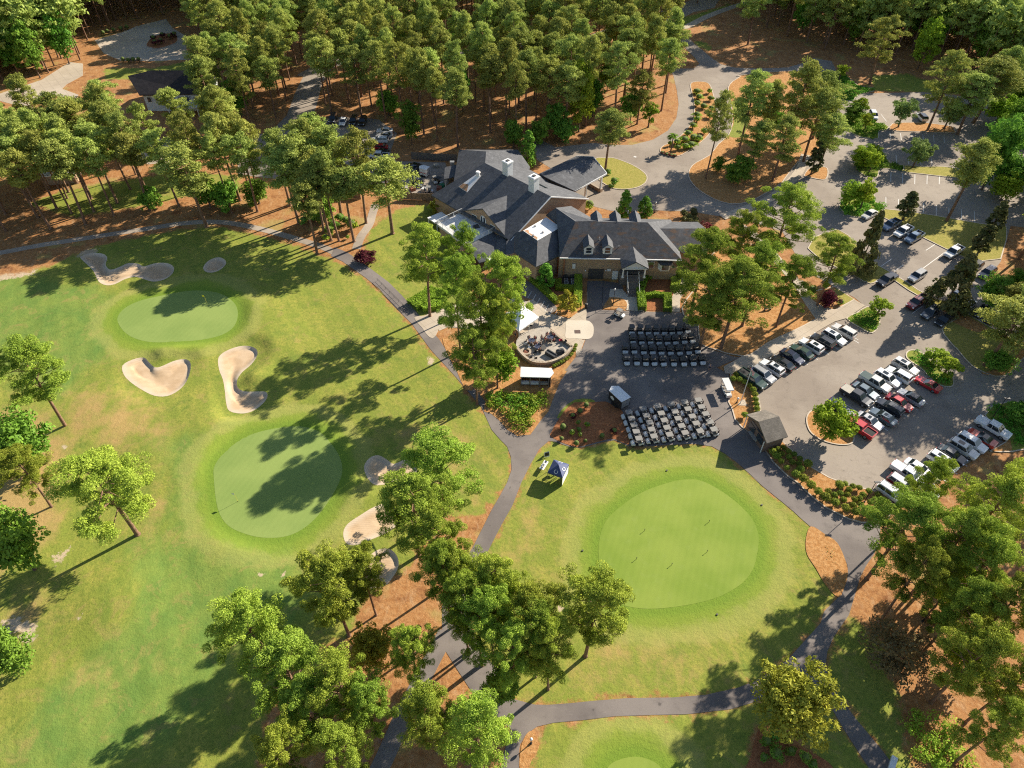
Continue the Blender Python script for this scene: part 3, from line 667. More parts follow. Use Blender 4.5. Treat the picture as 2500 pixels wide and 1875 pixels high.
sheet('plaza', CP.poly([(330,900),(500,820),(800,760),(1250,800),(1400,700),(1600,760),(1300,830),(1250,900),(1000,1150),(520,1100),(400,1150)]), .055, 'concrete')
sheet('ramp', C8.poly([(815,602),(985,602),(975,912),(808,930)]), .05, 'ramp')
sheet('ramp', C8.poly([(985,602),(1180,630),(1200,690),(1060,700),(1045,790),(980,900)]), .055, 'ramp')
sheet('walkway', C8.poly([(1060,690),(1190,690),(1240,745),(1350,745),(1365,850),(1420,925),(1320,924),(1240,918),(1060,800),(1050,760)]), .06, 'pale_concrete')
sheet('walkway', C8.poly([(1960,590),(1880,590),(1830,560),(1770,680),(1718,800),(1712,932),(1812,938),(1816,800),(1870,710),(1990,640)]), .06, 'concrete')
sheet('planting_bed', smooth(C8.poly([(1050,790),(1090,780),(1180,790),(1235,830),(1240,880),(1215,915),(1090,910),(990,905),(1000,860)]), 2), .08, 'straw')
sheet('planting_bed', C8.poly([(475,915),(720,860),(790,860),(800,890),(700,950),(620,1010),(480,950)]), .07, 'straw')
sheet('planting_bed', C8.poly([(1365,750),(1370,690),(1380,520),(1825,510),(1790,640),(1715,800),(1712,925),(1430,922),(1368,850)]), .05, 'mulch')
sheet('planting_bed', C8.poly([(-260,560),(0,440),(270,570),(480,480),(755,480),(755,830),(500,880),(210,600),(60,520),(-200,640)]), .045, 'mulch')
# roads in the trees
sheet('parking_lot', C2.poly([(130,480),(60,620),(0,780),(-120,900),(-330,920),(-330,1180),(0,1215),(200,1232),(380,1242),(750,1262),(900,1330),(1060,1300),(1110,1200),(1070,1098),(740,1088),(700,1020),(745,900),(620,808),(540,798),(300,788),(170,855),(160,830),(200,720),(240,560),(300,470),(240,430)]), .03, 'asphalt')
sheet('road', ribbon(C2.poly([(120,520),(300,430),(500,400),(760,370),(1000,365),(1250,360),(1550,315),(1850,290),(2100,250),(2400,120)]), 6.5), .025, 'asphalt')
sheet('road', C1.poly([(640,272),(820,220),(950,170),(1120,128),(1165,190),(1250,240),(1260,340),(1330,400),(1050,412),(820,412),(700,360)]), .03, 'concrete')
island(C1.poly([(985,300),(1040,245),(1150,225),(1200,250),(1190,290),(1080,328),(1010,322)]), 'mulch', 'planting_bed')
sheet('road', C1.poly([(-200,660),(0,632),(280,540),(470,420),(560,430),(560,510),(450,570),(420,600),(530,640),(520,662),(330,642),(200,690),(240,745),(0,682),(-200,760)]), .03, 'concrete')
sheet('road', C3.poly([(560,150),(690,135),(860,75),(1060,0),(1200,-80),(1500,-80),(1300,10),(1270,70),(1080,110),(940,185),(870,150),(700,190)]), .03, 'asphalt')
sheet('road', ribbon(C3.poly([(700,160),(960,245),(1050,225),(1200,150),(1440,60),(1700,-20)]), 3.0), .034, 'concrete')
sheet('pool', smooth(C1.poly([(1080,1010),(1180,985),(1215,1040),(1120,1070)])), .05, 'pool') if 'pool' in MATS else None
# ---------------------------------------------------------------- vegetation
def leaf_mat(name, a, b_, shade=.26, gloss=.5):
    m = bpy.data.materials.new(name); m.use_nodes = True; nt = m.node_tree
    for x in list(nt.nodes): nt.nodes.remove(x)
    n = NT(nt); L = nt.links.new
    out = n.node('ShaderNodeOutputMaterial')
    oi = n.node('ShaderNodeObjectInfo')
    tone = n.attr('tone')
    t = n.math('ADD', n.math('MULTIPLY', tone, .6), n.math('MULTIPLY', oi.outputs['Random'], .4))
    col = n.mix(t, a, b_)
    hs = n.node('ShaderNodeHueSaturation')
    L(n.math('MULTIPLY_ADD', oi.outputs['Random'], .05, .475), hs.inputs['Hue'])
    r2 = n.math('FRACT', n.math('MULTIPLY', oi.outputs['Random'], 7.13))
    L(n.math('MULTIPLY_ADD', r2, .4, .8), hs.inputs['Value']); L(col, hs.inputs['Color'])
    d = n.node('ShaderNodeBsdfDiffuse'); tr = n.node('ShaderNodeBsdfTranslucent'); g = n.node('ShaderNodeBsdfGlossy')
    L(hs.outputs[0], d.inputs[0]); L(hs.outputs[0], tr.inputs[0]); g.inputs['Roughness'].default_value = gloss
    g.inputs['Color'].default_value = (.8, .85, .75, 1)
    m1 = n.node('ShaderNodeMixShader'); m1.inputs[0].default_value = shade; L(d.outputs[0], m1.inputs[1]); L(tr.outputs[0], m1.inputs[2])
    m2 = n.node('ShaderNodeMixShader'); m2.inputs[0].default_value = .006; L(m1.outputs[0], m2.inputs[1]); L(g.outputs[0], m2.inputs[2])
    L(m2.outputs[0], out.inputs[0]); MATS[name] = m; return m
leaf_mat('pine_needles', (.24, .285, .055), (.45, .485, .115), .27)
leaf_mat('pine_bright', (.20, .29, .035), (.42, .50, .07), .22)
leaf_mat('leaf_green', (.12, .25, .03), (.22, .38, .05))
leaf_mat('leaf_lime', (.22, .33, .025), (.34, .42, .035))
leaf_mat('leaf_pale', (.20, .30, .08), (.30, .40, .12))
leaf_mat('leaf_gold', (.30, .30, .03), (.44, .40, .05))
leaf_mat('leaf_dark', (.075, .10, .03), (.19, .17, .065), .1, .25)
leaf_mat('leaf_red', (.09, .018, .022), (.17, .035, .035))
leaf_mat('leaf_olive', (.25, .25, .035), (.45, .40, .06))
leaf_mat('leaf_brown', (.13, .10, .055), (.22, .15, .07))
leaf_mat('hedge_leaf', (.20, .31, .03), (.34, .43, .045))
leaf_mat('topiary_leaf', (.16, .21, .03), (.26, .31, .045))
leaf_mat('ivy_leaf', (.10, .26, .025), (.19, .38, .04))
mat('bark', (.13, .085, .06), .95, .45, 3.0, bump=.5)
mat('bark_pine', (.20, .115, .07), .95, .5, 2.5, bump=.5)

def leaves(cent, rad, n_leaf, size, rs, flat=.75, spike=.4, tone=None, up=.35):
    """cent (k,3), rad (k,) clumps of leaf faces; returns V, F, tone"""
    k = len(cent); N = k * n_leaf
    d = rs.normal(size=(N, 3)); d /= np.linalg.norm(d, axis=1)[:, None]
    low = d[:, 2] < -.25; d[low, 2] *= -rs.uniform(0, 1, low.sum())
    c = np.repeat(cent, n_leaf, 0); r = np.repeat(rad, n_leaf)
    rr = r * rs.uniform(.55, 1.08, N) ** .7
    p = c + d * rr[:, None] * np.array([1, 1, flat])
    nrm = d + rs.normal(size=(N, 3)) * .45 + np.array([0, 0, up]); nrm /= np.linalg.norm(nrm, axis=1)[:, None]
    t = np.cross(nrm, rs.normal(size=(N, 3))); t /= np.linalg.norm(t, axis=1)[:, None] + 1e-9
    sp = rs.uniform(size=N) < spike
    t[sp] = d[sp] + rs.normal(size=(sp.sum(), 3)) * .35
    t /= np.linalg.norm(t, axis=1)[:, None]
    b = np.cross(nrm, t); b /= np.linalg.norm(b, axis=1)[:, None] + 1e-9
    s = size * rs.uniform(.6, 1.25, N)
    ln = np.where(sp, 1.25, 1.0) * s; wd = np.where(sp, .5, .8) * s
    T = t * ln[:, None]; Bv = b * wd[:, None]
    V = np.stack([p - T * .6 - Bv * .5, p - T * .2 + Bv * .6, p + T * .9 + Bv * .15, p + T * .5 - Bv * .7], 1).reshape(-1, 3)
    F = np.arange(N * 4).reshape(-1, 4)
    tn = np.repeat(tone if tone is not None else rs.uniform(size=k), n_leaf) + rs.uniform(-.15, .15, N)
    return V, F, np.clip(tn, 0, 1)
def crown_mesh(name, parts, m):
    V = np.concatenate([p[0] for p in parts]); o = 0; Fs = []
    for p in parts: Fs.append(p[1] + o); o += len(p[0])
    me = bpy.data.meshes.new(name); F = np.concatenate(Fs)
    me.vertices.add(len(V)); me.vertices.foreach_set('co', V.astype(np.float32).ravel())
    k = len(F); me.loops.add(k * 4); me.loops.foreach_set('vertex_index', F.astype(np.int32).ravel())
    me.polygons.add(k); me.polygons.foreach_set('loop_start', np.arange(0, k * 4, 4, dtype=np.int32))
    me.polygons.foreach_set('loop_total', np.full(k, 4, np.int32)); me.materials.append(MATS[m]); me.update(calc_edges=True)
    at_ = me.attributes.new('tone', 'FLOAT', 'FACE'); at_.data.foreach_set('value', np.concatenate([p[2] for p in parts]).astype(np.float32))
    return me
H0 = 20.0
def pine_proto(seed, R=4.3, base=.42, nl=22, leaf=.42, puff=(.75, 1.25), dens=1.0, m='pine_needles', per=(4, 7)):
    rs = np.random.RandomState(seed); rn = random.Random(seed)
    tr = MB(); ph = rn.uniform(0, 6); amp = rn.uniform(.1, .45)
    def axis(z): return Vector((amp * sin(ph + z * .16), amp * cos(ph * 2 + z * .13), z))
    off = axis(0); zs = [0, .25, 3, 6, 9, 12, 15, 18, 19.4]; pts = [axis(z) - Vector((off.x, off.y, 0)) for z in zs]
    rad = [.42, .30, .26, .235, .21, .18, .13, .06, .03]
    tr.path(pts, rad, 8)
    C, Rd, tone = [], [], []
    nb = int(23 * dens)
    side = rn.uniform(0, 2 * pi)
    for i in range(nb):
        t = (i + rn.random() * .8) / nb; z = H0 * (base + (1 - base - .04) * t)
        env = R * (1 - max(0, (t - .45) / .62) ** 2.0) * (.55 + .45 * min(1, t / .3 + .25))
        env *= .72 + .55 * rn.random(); a = i * 2.4 + rn.uniform(-.5, .5)
        env *= 1 + .16 * cos(a - side)
        rise = rn.uniform(.1, .5) + .55 * t
        st = axis(z * .97) - Vector((off.x, off.y, 0)); en = st + Vector((cos(a) * env, sin(a) * env, env * rise * .5))
        mid = st.lerp(en, .5) + Vector((0, 0, -.25 * env * .2))
        tr.path([st, mid, en], [.085, .055, .02], 5)
        for j in range(rn.randint(*per)):
            q = rn.uniform(.35, 1.06) if env > 1.6 else rn.uniform(.2, 1)
            c = st.lerp(en, q) + Vector((rn.gauss(0, .5), rn.gauss(0, .5), rn.gauss(.25, .32)))
            C.append(c[:]); Rd.append(rn.uniform(*puff) * (.8 + .3 * (q > .6))); tone.append(rn.random())
    for j in range(5):
        c = pts[-1] + Vector((rn.gauss(0, .6), rn.gauss(0, .6), rn.uniform(-.9, .3))); C.append(c[:]); Rd.append(rn.uniform(.6, .95)); tone.append(rn.random())
    V, F, t = leaves(np.array(C), np.array(Rd), nl, leaf, rs, .72, .5, np.array(tone))
    return tr.mesh('trunk', MATS['bark_pine'], True), crown_mesh('crown', [(V, F, t)], m)
def broad_proto(seed, R=4.5, H=12.0, base=.2, nc=95, nl=55, leaf=.36, m='leaf_green', puff=(.9, 1.5), shape='round', spike=.15):
    rs = np.random.RandomState(seed); rn = random.Random(seed); tr = MB()
    tr.path([(0, 0, 0), (.05, 0, .3), (.1, .05, H * base), (.05, -.1, H * .55), (0, 0, H * .85)], [.34, .24, .2, .13, .04], 8)
    C, Rd, tone = [], [], []
    lob = [(rn.uniform(0, 6.3), rn.uniform(-.5, .9), rn.uniform(.75, 1.2)) for _ in range(9)]
    for i in range(nc):
        if shape == 'cone':
            t = rn.random() ** 1.25; z = H * (base + (1 - base) * t * .97); r = R * (1 - t) ** .8 * (.45 + .55 * sqrt(rn.random())) + .1; a = rn.uniform(0, 6.3)
            c = Vector((cos(a) * r, sin(a) * r, z)); pr = rn.uniform(*puff) * (1 - .45 * t)
        elif shape == 'column':
            t = rn.random(); z = H * (base + (1 - base) * t * .95); r = R * (1 - .85 * t ** 2.2) * (.35 + .65 * sqrt(rn.random())) * min(1, .55 + t * 2); a = rn.uniform(0, 6.3)
            c = Vector((cos(a) * r, sin(a) * r, z)); pr = rn.uniform(*puff) * (1 - .3 * t)
        else:
            d = Vector((rn.gauss(0, 1), rn.gauss(0, 1), rn.gauss(0, 1))).normalized(); k = rn.random() ** .4
            la, lz, ls = lob[i % 9]; k *= ls
            zc = H * (base + 1) / 2; hz = H * (1 - base) / 2
            c = Vector((d.x * R * k * .85, d.y * R * k * .85, zc + d.z * hz * k * .9)) + Vector((cos(la), sin(la), lz)) * R * .12
            pr = rn.uniform(*puff)
            if i % 8 == 0: tr.path([(0, 0, H * .4), (c.x * .5, c.y * .5, (c.z + H * .4) / 2 - .2), tuple(c)], [.09, .06, .02], 5)
        C.append(c[:]); Rd.append(pr); tone.append(rn.random())
    V, F, t = leaves(np.array(C), np.array(Rd), nl, leaf, rs, .85, spike, np.array(tone))
    return tr.mesh('trunk', MATS['bark'], True), crown_mesh('crown', [(V, F, t)], m)
PINE_N = [pine_proto(100 + i, R=[4.7, 4.3, 5.0, 4.5, 4.6][i], base=[.36, .40, .34, .42, .38][i], nl=230, leaf=.125, puff=(.5, .95), dens=1.3, m='pine_bright', per=(6, 10)) for i in range(5)]
PINE_M = [pine_proto(200 + i, R=[3.6, 3.3, 4.0, 3.7, 3.0, 3.9, 3.4][i], base=[.42, .48, .38, .44, .5, .36, .42][i], nl=100, leaf=.215, dens=1.2, puff=(.65, 1.1)) for i in range(7)]
PINE_T = [pine_proto(240 + i, R=[3.3, 3.0, 3.6, 3.2, 2.8][i], base=[.54, .58, .5, .56, .6][i], nl=92, leaf=.225, dens=.95, puff=(.65, 1.15)) for i in range(5)]
PINE_F = [pine_proto(300 + i, R=4.0, base=.42, nl=11, leaf=.72, dens=.7, puff=(.9, 1.5)) for i in range(3)]
BROAD = {
 'green': [broad_proto(11, 5.0, 14, .12, 130), broad_proto(12, 4.6, 13, .1, 120)],
 'lime': [broad_proto(13, 4.6, 13, .1, 120, m='leaf_lime')],
 'pale': [broad_proto(14, 3.7, 7.5, .15, 55, 60, .30, 'leaf_pale', (.6, 1.1))],
 'young': [broad_proto(15, 2.4, 6.0, .2, 34, 60, .26, 'leaf_lime', (.45, .9))],
 'gold': [broad_proto(16, 2.3, 5.5, .2, 36, 70, .22, 'leaf_gold', (.45, .85), 'column')],
 'ring': [broad_proto(17, 3.2, 6.4, .15, 70, 75, .25, 'leaf_lime', (.6, 1.05))],
 'cone': [broad_proto(18, 4.0, 11, .04, 120, 70, .34, 'leaf_dark', (.7, 1.25), 'cone', .05)],
 'slim': [broad_proto(19, 2.2, 11, .12, 70, 60, .32, 'leaf_dark', (.6, 1.0), 'column', .05)],
 'holly': [broad_proto(20, 2.3, 9, .06, 80, 60, .26, 'leaf_green', (.6, 1.0), 'column')],
 'dense': [broad_proto(21, 3.6, 6.6, .05, 90, 70, .28, 'leaf_green', (.8, 1.2))],
 'olive': [broad_proto(22, 5.3, 12, .25, 150, 85, .26, 'leaf_olive', (.7, 1.15), spike=.35)],
 'brown': [broad_proto(23, 4.3, 8, .1, 70, 40, .25, 'leaf_brown', (.7, 1.2))],
 'red': [broad_proto(24, 2.2, 3.6, .03, 40, 60, .22, 'leaf_red', (.55, .9))],
 'understory': [broad_proto(25, 3.2, 6, .03, 60, 50, .32, 'leaf_green', (.7, 1.2))],
}
TREE_N = 0
def tree(kind, p, H, R=None, label=None, group=None, rot=None, name=None, rnd=random.Random(9), cat='tree'):
    """place one tree: an Empty at its foot, trunk and crown as parts"""
    global TREE_N; TREE_N += 1
    if kind in ('near', 'mid', 'far', 'tall'):
        protos = {'near': PINE_N, 'mid': PINE_M, 'far': PINE_F, 'tall': PINE_T}[kind]; tm, cm = protos[TREE_N % len(protos)]
        r0 = {'near': 4.9, 'mid': 3.6, 'far': 4.0, 'tall': 3.3}[kind]; h0 = H0; nm = 'pine_tree'
    else:
        tm, cm = BROAD[kind][TREE_N % len(BROAD[kind])]
        r0, h0 = {'green': (5, 13.5), 'lime': (4.7, 13), 'pale': (3.7, 7.5), 'young': (2.5, 6), 'gold': (2.4, 5.5), 'ring': (3.3, 6.4), 'cone': (4.2, 11), 'slim': (2.3, 11), 'holly': (2.4, 9), 'dense': (3.7, 6.6), 'olive': (5.3, 12), 'brown': (4.4, 8), 'red': (2.3, 3.7), 'understory': (3.3, 6)}[kind]; nm = 'tree'
    sx = (R / r0) if R else H / h0
    rot = rnd.uniform(0, 6.28) if rot is None else rot
    o = thing(name or nm, label, cat, (p[0], p[1], 0), rot, group, (sx, sx, H / h0))
    link('trunk', tm, o); link('crown', cm, o)
    return o
def solve_h(p, ytop):
    v = (937.5 - ytop) / FPX
    return CAM_H - p[1] * (1 - v) / (1 + v)
def tr(kind, crop, bx, by, top, R, label, group=None, cat='tree', name=None):
    p = crop(bx, by); _, yt = crop.f((0, top)); H = max(1.2, solve_h(p, yt + 4))
    return tree(kind, p, H, R, label, group, cat=cat, name=name)

# individually traced trees -------------------------------------------------------
def trc(kind, cx, cy, rp, H, label, k=.70, name=None):
    """foot found from the traced centre and half-width of the crown (overview pixels) and a height"""
    p = O(cx, cy, k * H); s = FPX / ((p.y + CAM_H - k * H) * S2) / 1.1302
    return tree(kind, p, H, rp / s * 1.06, label, name=name)
for a in [
 ('near',62,802,64,19,'lone pine with bare lower trunk at the left edge, below the upper fairway'),
 ('near',45,1010,48,14,'short pine among green broadleaf trees at the left edge'),
 ('green',22,935,66,13,'bright green broadleaf tree cut by the left edge, above the second one'),
 ('green',2,1150,62,14,'lower bright green broadleaf tree cut by the left edge of the picture'),
 ('near',222,1042,88,18.5,'big spreading pine standing alone left of the middle green'),
 ('green',0,1400,52,9,'small green tree by the white sandy patch at the lower left edge'),
 ('near',950,1002,72,17.5,'dark pine above the kidney bunker right of the middle green'),
 ('near',885,1085,74,19,'full lime-green pine standing over the sand bunkers'),
 ('near',948,1160,56,18,'pine between the sand bunkers and the cart path, behind the orange straw'),
 ('near',716,1265,66,19,'bright pine with bare dark branches at its foot, left of the round waste bunker'),
 ('near',785,1232,44,17,'darker pine right behind the bright pine with bare branches'),
 ('near',530,1352,72,20,'tall lime pine at the left end of the bottom grove'),
 ('near',622,1440,74,19,'pine second in from the left end of the bottom grove'),
 ('near',668,1530,60,17,'low broad pine in the middle of the bottom grove'),
 ('near',735,1478,58,19,'pine in the middle of the bottom grove, above the low broad one'),
 ('near',790,1520,50,17,'narrow pine at the right end of the bottom grove'),
 ('olive',800,1400,52,9,'dull olive pine on the straw above the bottom grove'),
 ('near',885,1402,46,17,'slim bright pine on the straw left of the path fork'),
 ('near',618,1632,56,17,'pale green pine at the bottom edge left of centre'),
 ('near',742,1612,54,17,'pine at the bottom edge beside the narrow path'),
 ('near',928,1545,58,17,'left pine of the pair below the path fork'),
 ('near',1035,1580,68,18,'right pine of the pair below the path fork'),
 ('near',985,1240,54,18,'pine at the upper left of the grove beside the practice green'),
 ('near',1072,1258,56,19,'pine at the top of the grove beside the practice green'),
 ('near',1145,1312,54,18,'pale pine in the middle of the grove beside the practice green'),
 ('near',1282,1312,74,19,'bright round pine at the right end of the grove, overlapping the practice green'),
 ('near',1035,1340,52,18,'dark pine low on the left of the grove beside the practice green'),
 ('near',1110,1405,58,17,'shaded pine at the bottom of the grove above the path'),
 ('near',1192,1400,48,17,'thin pine at the lower right of the grove beside the practice green'),
 ('green',1085,1475,40,8,'low green broadleaf tree under the pines of the grove beside the practice green'),
 ('olive',1722,1512,88,12,'round yellow-olive tree beside the path fork at the lower right'),
 ('near',1955,1130,72,20,'pine at the left of the lower right grove, over the end of the car park'),
 ('near',1985,1235,56,19,'pine with a long trunk shadow across the path at the lower right'),
 ('near',2065,1160,62,21,'broad pine behind the long-shadow pine in the lower right grove'),
 ('near',2150,1090,72,21,'pine at the right edge beside the last parked cars'),
 ('near',2010,1040,44,17,'pine leaning over the last parked cars'),
 ('near',2130,1220,66,20,'pine at the right edge below the car park'),
 ('near',2085,1310,56,19,'shaggy pine in the middle of the lower right grove'),
 ('near',2180,1320,62,20,'pine at the right edge, level with the brown bare shrub'),
 ('near',2110,1425,64,18,'pale blue-green pine above the round hedge at the lower right'),
 ('near',2195,1470,58,18,'pine in the lower right, cut by the edge'),
 ('near',2165,1570,56,17,'lowest pine in the bottom right corner'),
 ('brown',1945,1400,78,7,'brown leafless shrub between the grass and the lower right pines',.55,'bare_shrub'),
 ('near',915,552,54,21,'tall pine at the clubhouse end of the straw bank, beside the round hedge'),
 ('near',1003,548,34,20,'sparse open-topped pine in front of the roof terrace'),
 ('near',1080,630,54,26,'big bright pine with the long trunk shadow over the fairway'),
 ('near',985,620,44,22,'pine left of the white marquee beside the cart path'),
 ('near',1035,672,52,24,'pine between the roof terrace and the plaza'),
 ('near',1072,705,36,21,'pine right beside the white marquee'),
 ('near',1025,760,48,18,'pine low beside the cart path, left of the patio'),
 ('lime',1080,775,36,8,'low lime broadleaf tree under the pines left of the patio'),
 ('near',1520,560,56,21,'pine against the right-hand end of the clubhouse'),
 ('near',1602,512,42,19,'pine behind the clump right of the clubhouse'),
 ('near',1592,628,68,20,'broad dark pine at the head of the cart lot'),
 ('near',1540,640,56,19,'pine between clubhouse and cart lot'),
 ('near',1640,580,54,20,'inner pine of the clump above the cart lot'),
 ('near',1712,602,42,17,'open pine with forked shadow on the straw beside the sidewalk'),
 ('near',1702,470,62,22,'tall bright pine behind the clump right of the clubhouse'),
 ('near',1805,556,44,17,'pine beside the red shrub at the sidewalk corner'),
]:
    trc(a[0], a[1], a[2], a[3], a[4], a[5], *(a[6:8]))
tr('lime', O, 2020, 1310, 1230, 2.8, 'lime green young tree under the long-shadow pine')
tr('lime', O, 2060, 1450, 1385, 2.6, 'lime green bush tree beside the brown bare shrub')
tr('cone', O, 1851, 590, 452, 3.1, 'brown-green magnolia left of the three parked pickups')
tr('cone', O, 2041, 662, 545, 4.5, 'wide conical magnolia between two rows of parked cars')
tr('slim', O, 1949, 476, 408, 2.2, 'dark upright tree on the lawn strip above the three pickups')
tr('slim', O, 2109, 552, 480, 2.2, 'lower dark upright tree at the far end of the yellow lawn strip')
tr('slim', O, 2135, 505, 430, 2.0, 'upper dark upright tree at the far end of the yellow lawn strip')
tr('mid', O, 2044, 478, 300, 4.4, 'tall pine with bare trunk on the yellow lawn strip')
tr('green', O, 2120, 410, 255, 5.0, 'large soft green tree over the upper right bays')
tr('pale', O, 1940, 275, 206, 3.6, 'pale green tree left of the white car in the upper right lot')
tr('pale', O, 1971, 362, 296, 3.7, 'pale green tree on the second median of the upper right lot')
tr('pale', O, 2039, 278, 210, 4.0, 'pale green tree behind the leaning pine in the upper right lot')
tr('mid', O, 2003, 282, 110, 4.2, 'leaning pine on the first median of the upper right lot')
tr('young', O, 1811, 176, 133, 2.2, 'young lime tree on the first ivy island from the top')
tr('young', O, 1850, 256, 206, 2.4, 'young lime tree on the second ivy island from the top')
tr('young', O, 1868, 280, 240, 2.0, 'small lime tree at the foot of the second ivy island')
tr('young', O, 1876, 376, 322, 2.3, 'yellow-green tree on the third ivy island from the top')
tr('young', O, 1880, 350, 308, 1.9, 'thin green tree at the tip of the third ivy island')
tr('young', O, 1858, 452, 382, 2.4, 'yellow-green tree on the fourth ivy island from the top')
tr('slim', O, 1751, 377, 300, 2.0, 'small blackish tree on the little round straw island')
tr('slim', O, 1768, 330, 220, 2.2, 'narrow blackish tree beside the pine clump above the straw island')
tr('lime', O, 1981, 150, 36, 4.4, 'bright yellow-green tree at the edge of the upper right wood')
tr('mid', O, 1878, 182, 30, 4.6, 'grey-green pine in front of the upper right wood')
for bx, by, tp, R, k, l in [(1594,338,149,4.0,'mid','twin-trunked pine at the left of the clump by the drive'),(1668,392,245,4.0,'mid','pine at the foot of the clump by the drive'),(1700,330,125,4.4,'mid','pine at the top of the clump by the drive'),(1755,300,150,4.2,'mid','pine at the right of the clump by the drive'),(1735,350,190,4.4,'mid','pine at the lower right of the clump by the drive'),(1640,330,170,3.6,'mid','inner pine of the clump by the drive'),(1660,300,215,3.2,'green','dark green leafy tree inside the pine clump by the drive'),(1765,370,240,4.0,'mid','pale pine at the lower right corner of the clump by the drive'),(1620,370,260,3.4,'mid','dark pine under the twin-trunked pine')]:
    tr(k, O, bx, by, tp, R, l)
tr('dense', C3, 1460, 1640, 1400, 3.6, 'round dark green bush tree on the straw by the drive loop')
tr('dense', C3, 1290, 1540, 1400, 1.7, 'small round dark green bush left of the large one by the drive loop', None, 'shrub', 'shrub')
tr('mid', O, 1524, 386, 190, 2.6, 'tall thin leaning pine in front of the planted median')
tr('mid', O, 1307, 370, 232, 4.2, 'yellow-green pine on the oval lawn by the portico')
tr('mid', O, 1376, 268, 150, 3.4, 'brownish pine on the straw inside the drive loop')
tr('young', O, 1400, 275, 215, 2.4, 'sparse yellow-green tree inside the drive loop')
tr('lime', O, 1250, 285, 130, 4.4, 'bright green broadleaf tree in the wood behind the clubhouse')
tr('green', O, 1200, 300, 210, 3.6, 'dark broadleaf tree at the foot of the wood behind the clubhouse')
for a in [('mid',150,255,55,18,'pine left of the white house'),('mid',378,225,26,15,'pine standing in front of the right end of the white house'),('mid',470,240,40,18,'pine right of the white house'),('mid',60,285,45,17,'pine at the left edge below the street'),('mid',120,300,45,17,'pine below the street at the left')]: trc(*a)
for a in [('tall',832,392,46,19,'pine at the right end of the straw belt, next to the service yard'),('tall',712,335,38,22,'tall pine in front of the left half of the rear lot'),('tall',768,345,34,23,'tall narrow pine in front of the middle of the rear lot'),('tall',690,400,38,20,'pine by the green dumpster, left one'),('tall',745,415,36,18,'pine by the green dumpster, right one'),('tall',640,350,42,22,'tall pine left of the rear lot above the bushy shrubs'),('tall',660,440,34,18,'low pine on the straw bank left of the brown fence'),('tall',405,372,44,20,'pine hiding the swimming pool'),('near',958,1232,46,19,'pine over the hidden bend of the cart path, upper one'),('near',1002,1302,48,19,'pine over the hidden bend of the cart path, lower one'),('near',1162,1365,50,18,'pine in the lower middle of the grove beside the practice green'),('near',1060,1315,50,18,'pine in the heart of the grove beside the practice green')]: trc(*a)
tr('holly', O, 1141, 360, 278, 2.4, 'dense upright evergreen against the back roof of the clubhouse')
tr('holly', O, 1347, 470, 407, 2.0, 'left upright evergreen of two behind the long clubhouse wing')
tr('holly', O, 1390, 470, 420, 1.8, 'right upright evergreen of two behind the long clubhouse wing')
tr('holly', C8, 362, 655, 395, 1.9, 'small round-headed green tree at the brick corner beside the condensers')
tr('gold', C8, 590, 935, 698, 2.6, 'golden yellow tree at the corner of the hedge beside the cart ramp')
tr('gold', A, 380, 955, 735, 2.0, 'yellow-green tree between the fence and the small white roof')
tr('ring', C7, 1180, 520, 205, 3.6, 'round lime green tree on the island in the car park')
tr('young', C6, 1220, 150, 0, 2.2, 'upper small tree on the ivy island at the end of the middle car row')
tr('young', C6, 1340, 290, 100, 2.4, 'lower small tree on the ivy island at the end of the middle car row')
tr('young', C5, 580, 1330, 1150, 2.2, 'small round tree on the ivy island at the end of the sidewalk')
tr('dense', C6, 2180, 780, 620, 3.0, 'rounded olive bush on the ivy bank by the white pickup', None, 'shrub', 'shrub')
tr('green', C6, 1880, 240, 30, 2.8, 'grey-green shrub tree on the straw corner below the upper lot')
tr('green', C5, 1960, 1060, 840, 2.2, 'dark green tree on the straw beyond the dark parked cars')
for i, (bx, by, tp) in enumerate([(2190,760,600),(2230,690,520),(2170,700,610),(2250,600,420),(2200,560,400),(2260,820,640)]):
    tr('mid', O, bx, by, tp, 3.8, 'pine in the strip of trees along the right edge of the upper car park', 'pines along the right edge of the upper car park')
tr('red', O, 791, 566, 538, 2.5, 'round dark red shrub beside the cart path left of the clubhouse', None, 'shrub', 'red_shrub')
tr('red', CA, 1460, 260, 40, 2.2, 'dark red shrub at the sidewalk corner', None, 'shrub', 'red_shrub')
tr('red', C8, 2090, 160, -10, 3.0, 'dark red maple at the right end of the clubhouse')
for i, (x, y) in enumerate([(1615,97),(1655,62),(1700,78),(1742,92),(1690,38),(1622,42),(1782,104),(1600,8),(1560,-20)]):
    tree('mid', O(x, y), 22 + i % 3, 4.4, 'pine at the front edge of the upper right wood, casting shade on the entrance drive', 'pines at the front edge of the upper right wood')
for a in [('green',2185,290,46,10,'rounded tree at the right edge beside the upper bays'),('lime',2172,228,36,8,'bright tree at the right edge, level with the second ivy island'),('mid',2150,165,42,19,'grey-green pine at the right of the topmost bays'),('green',2200,360,40,10,'leafy tree cut by the right edge, level with the fourth ivy island'),('lime',2182,395,32,7,'low lime tree at the right edge above the two upright dark trees'),('mid',2110,200,36,17,'pine over the top right corner of the lot'),('lime',1868,330,26,6,'bushy lime tree filling the third ivy island'),('lime',1845,410,28,6,'bushy lime tree filling the fourth ivy island'),('green',2160,620,34,8,'dark round tree on the straw right of the dark parked cars'),('mid',2190,690,50,16,'dark pine at the right edge above the ivy bank'),('green',1850,235,24,5,'leafy tree on the second ivy island')]: trc(*a)
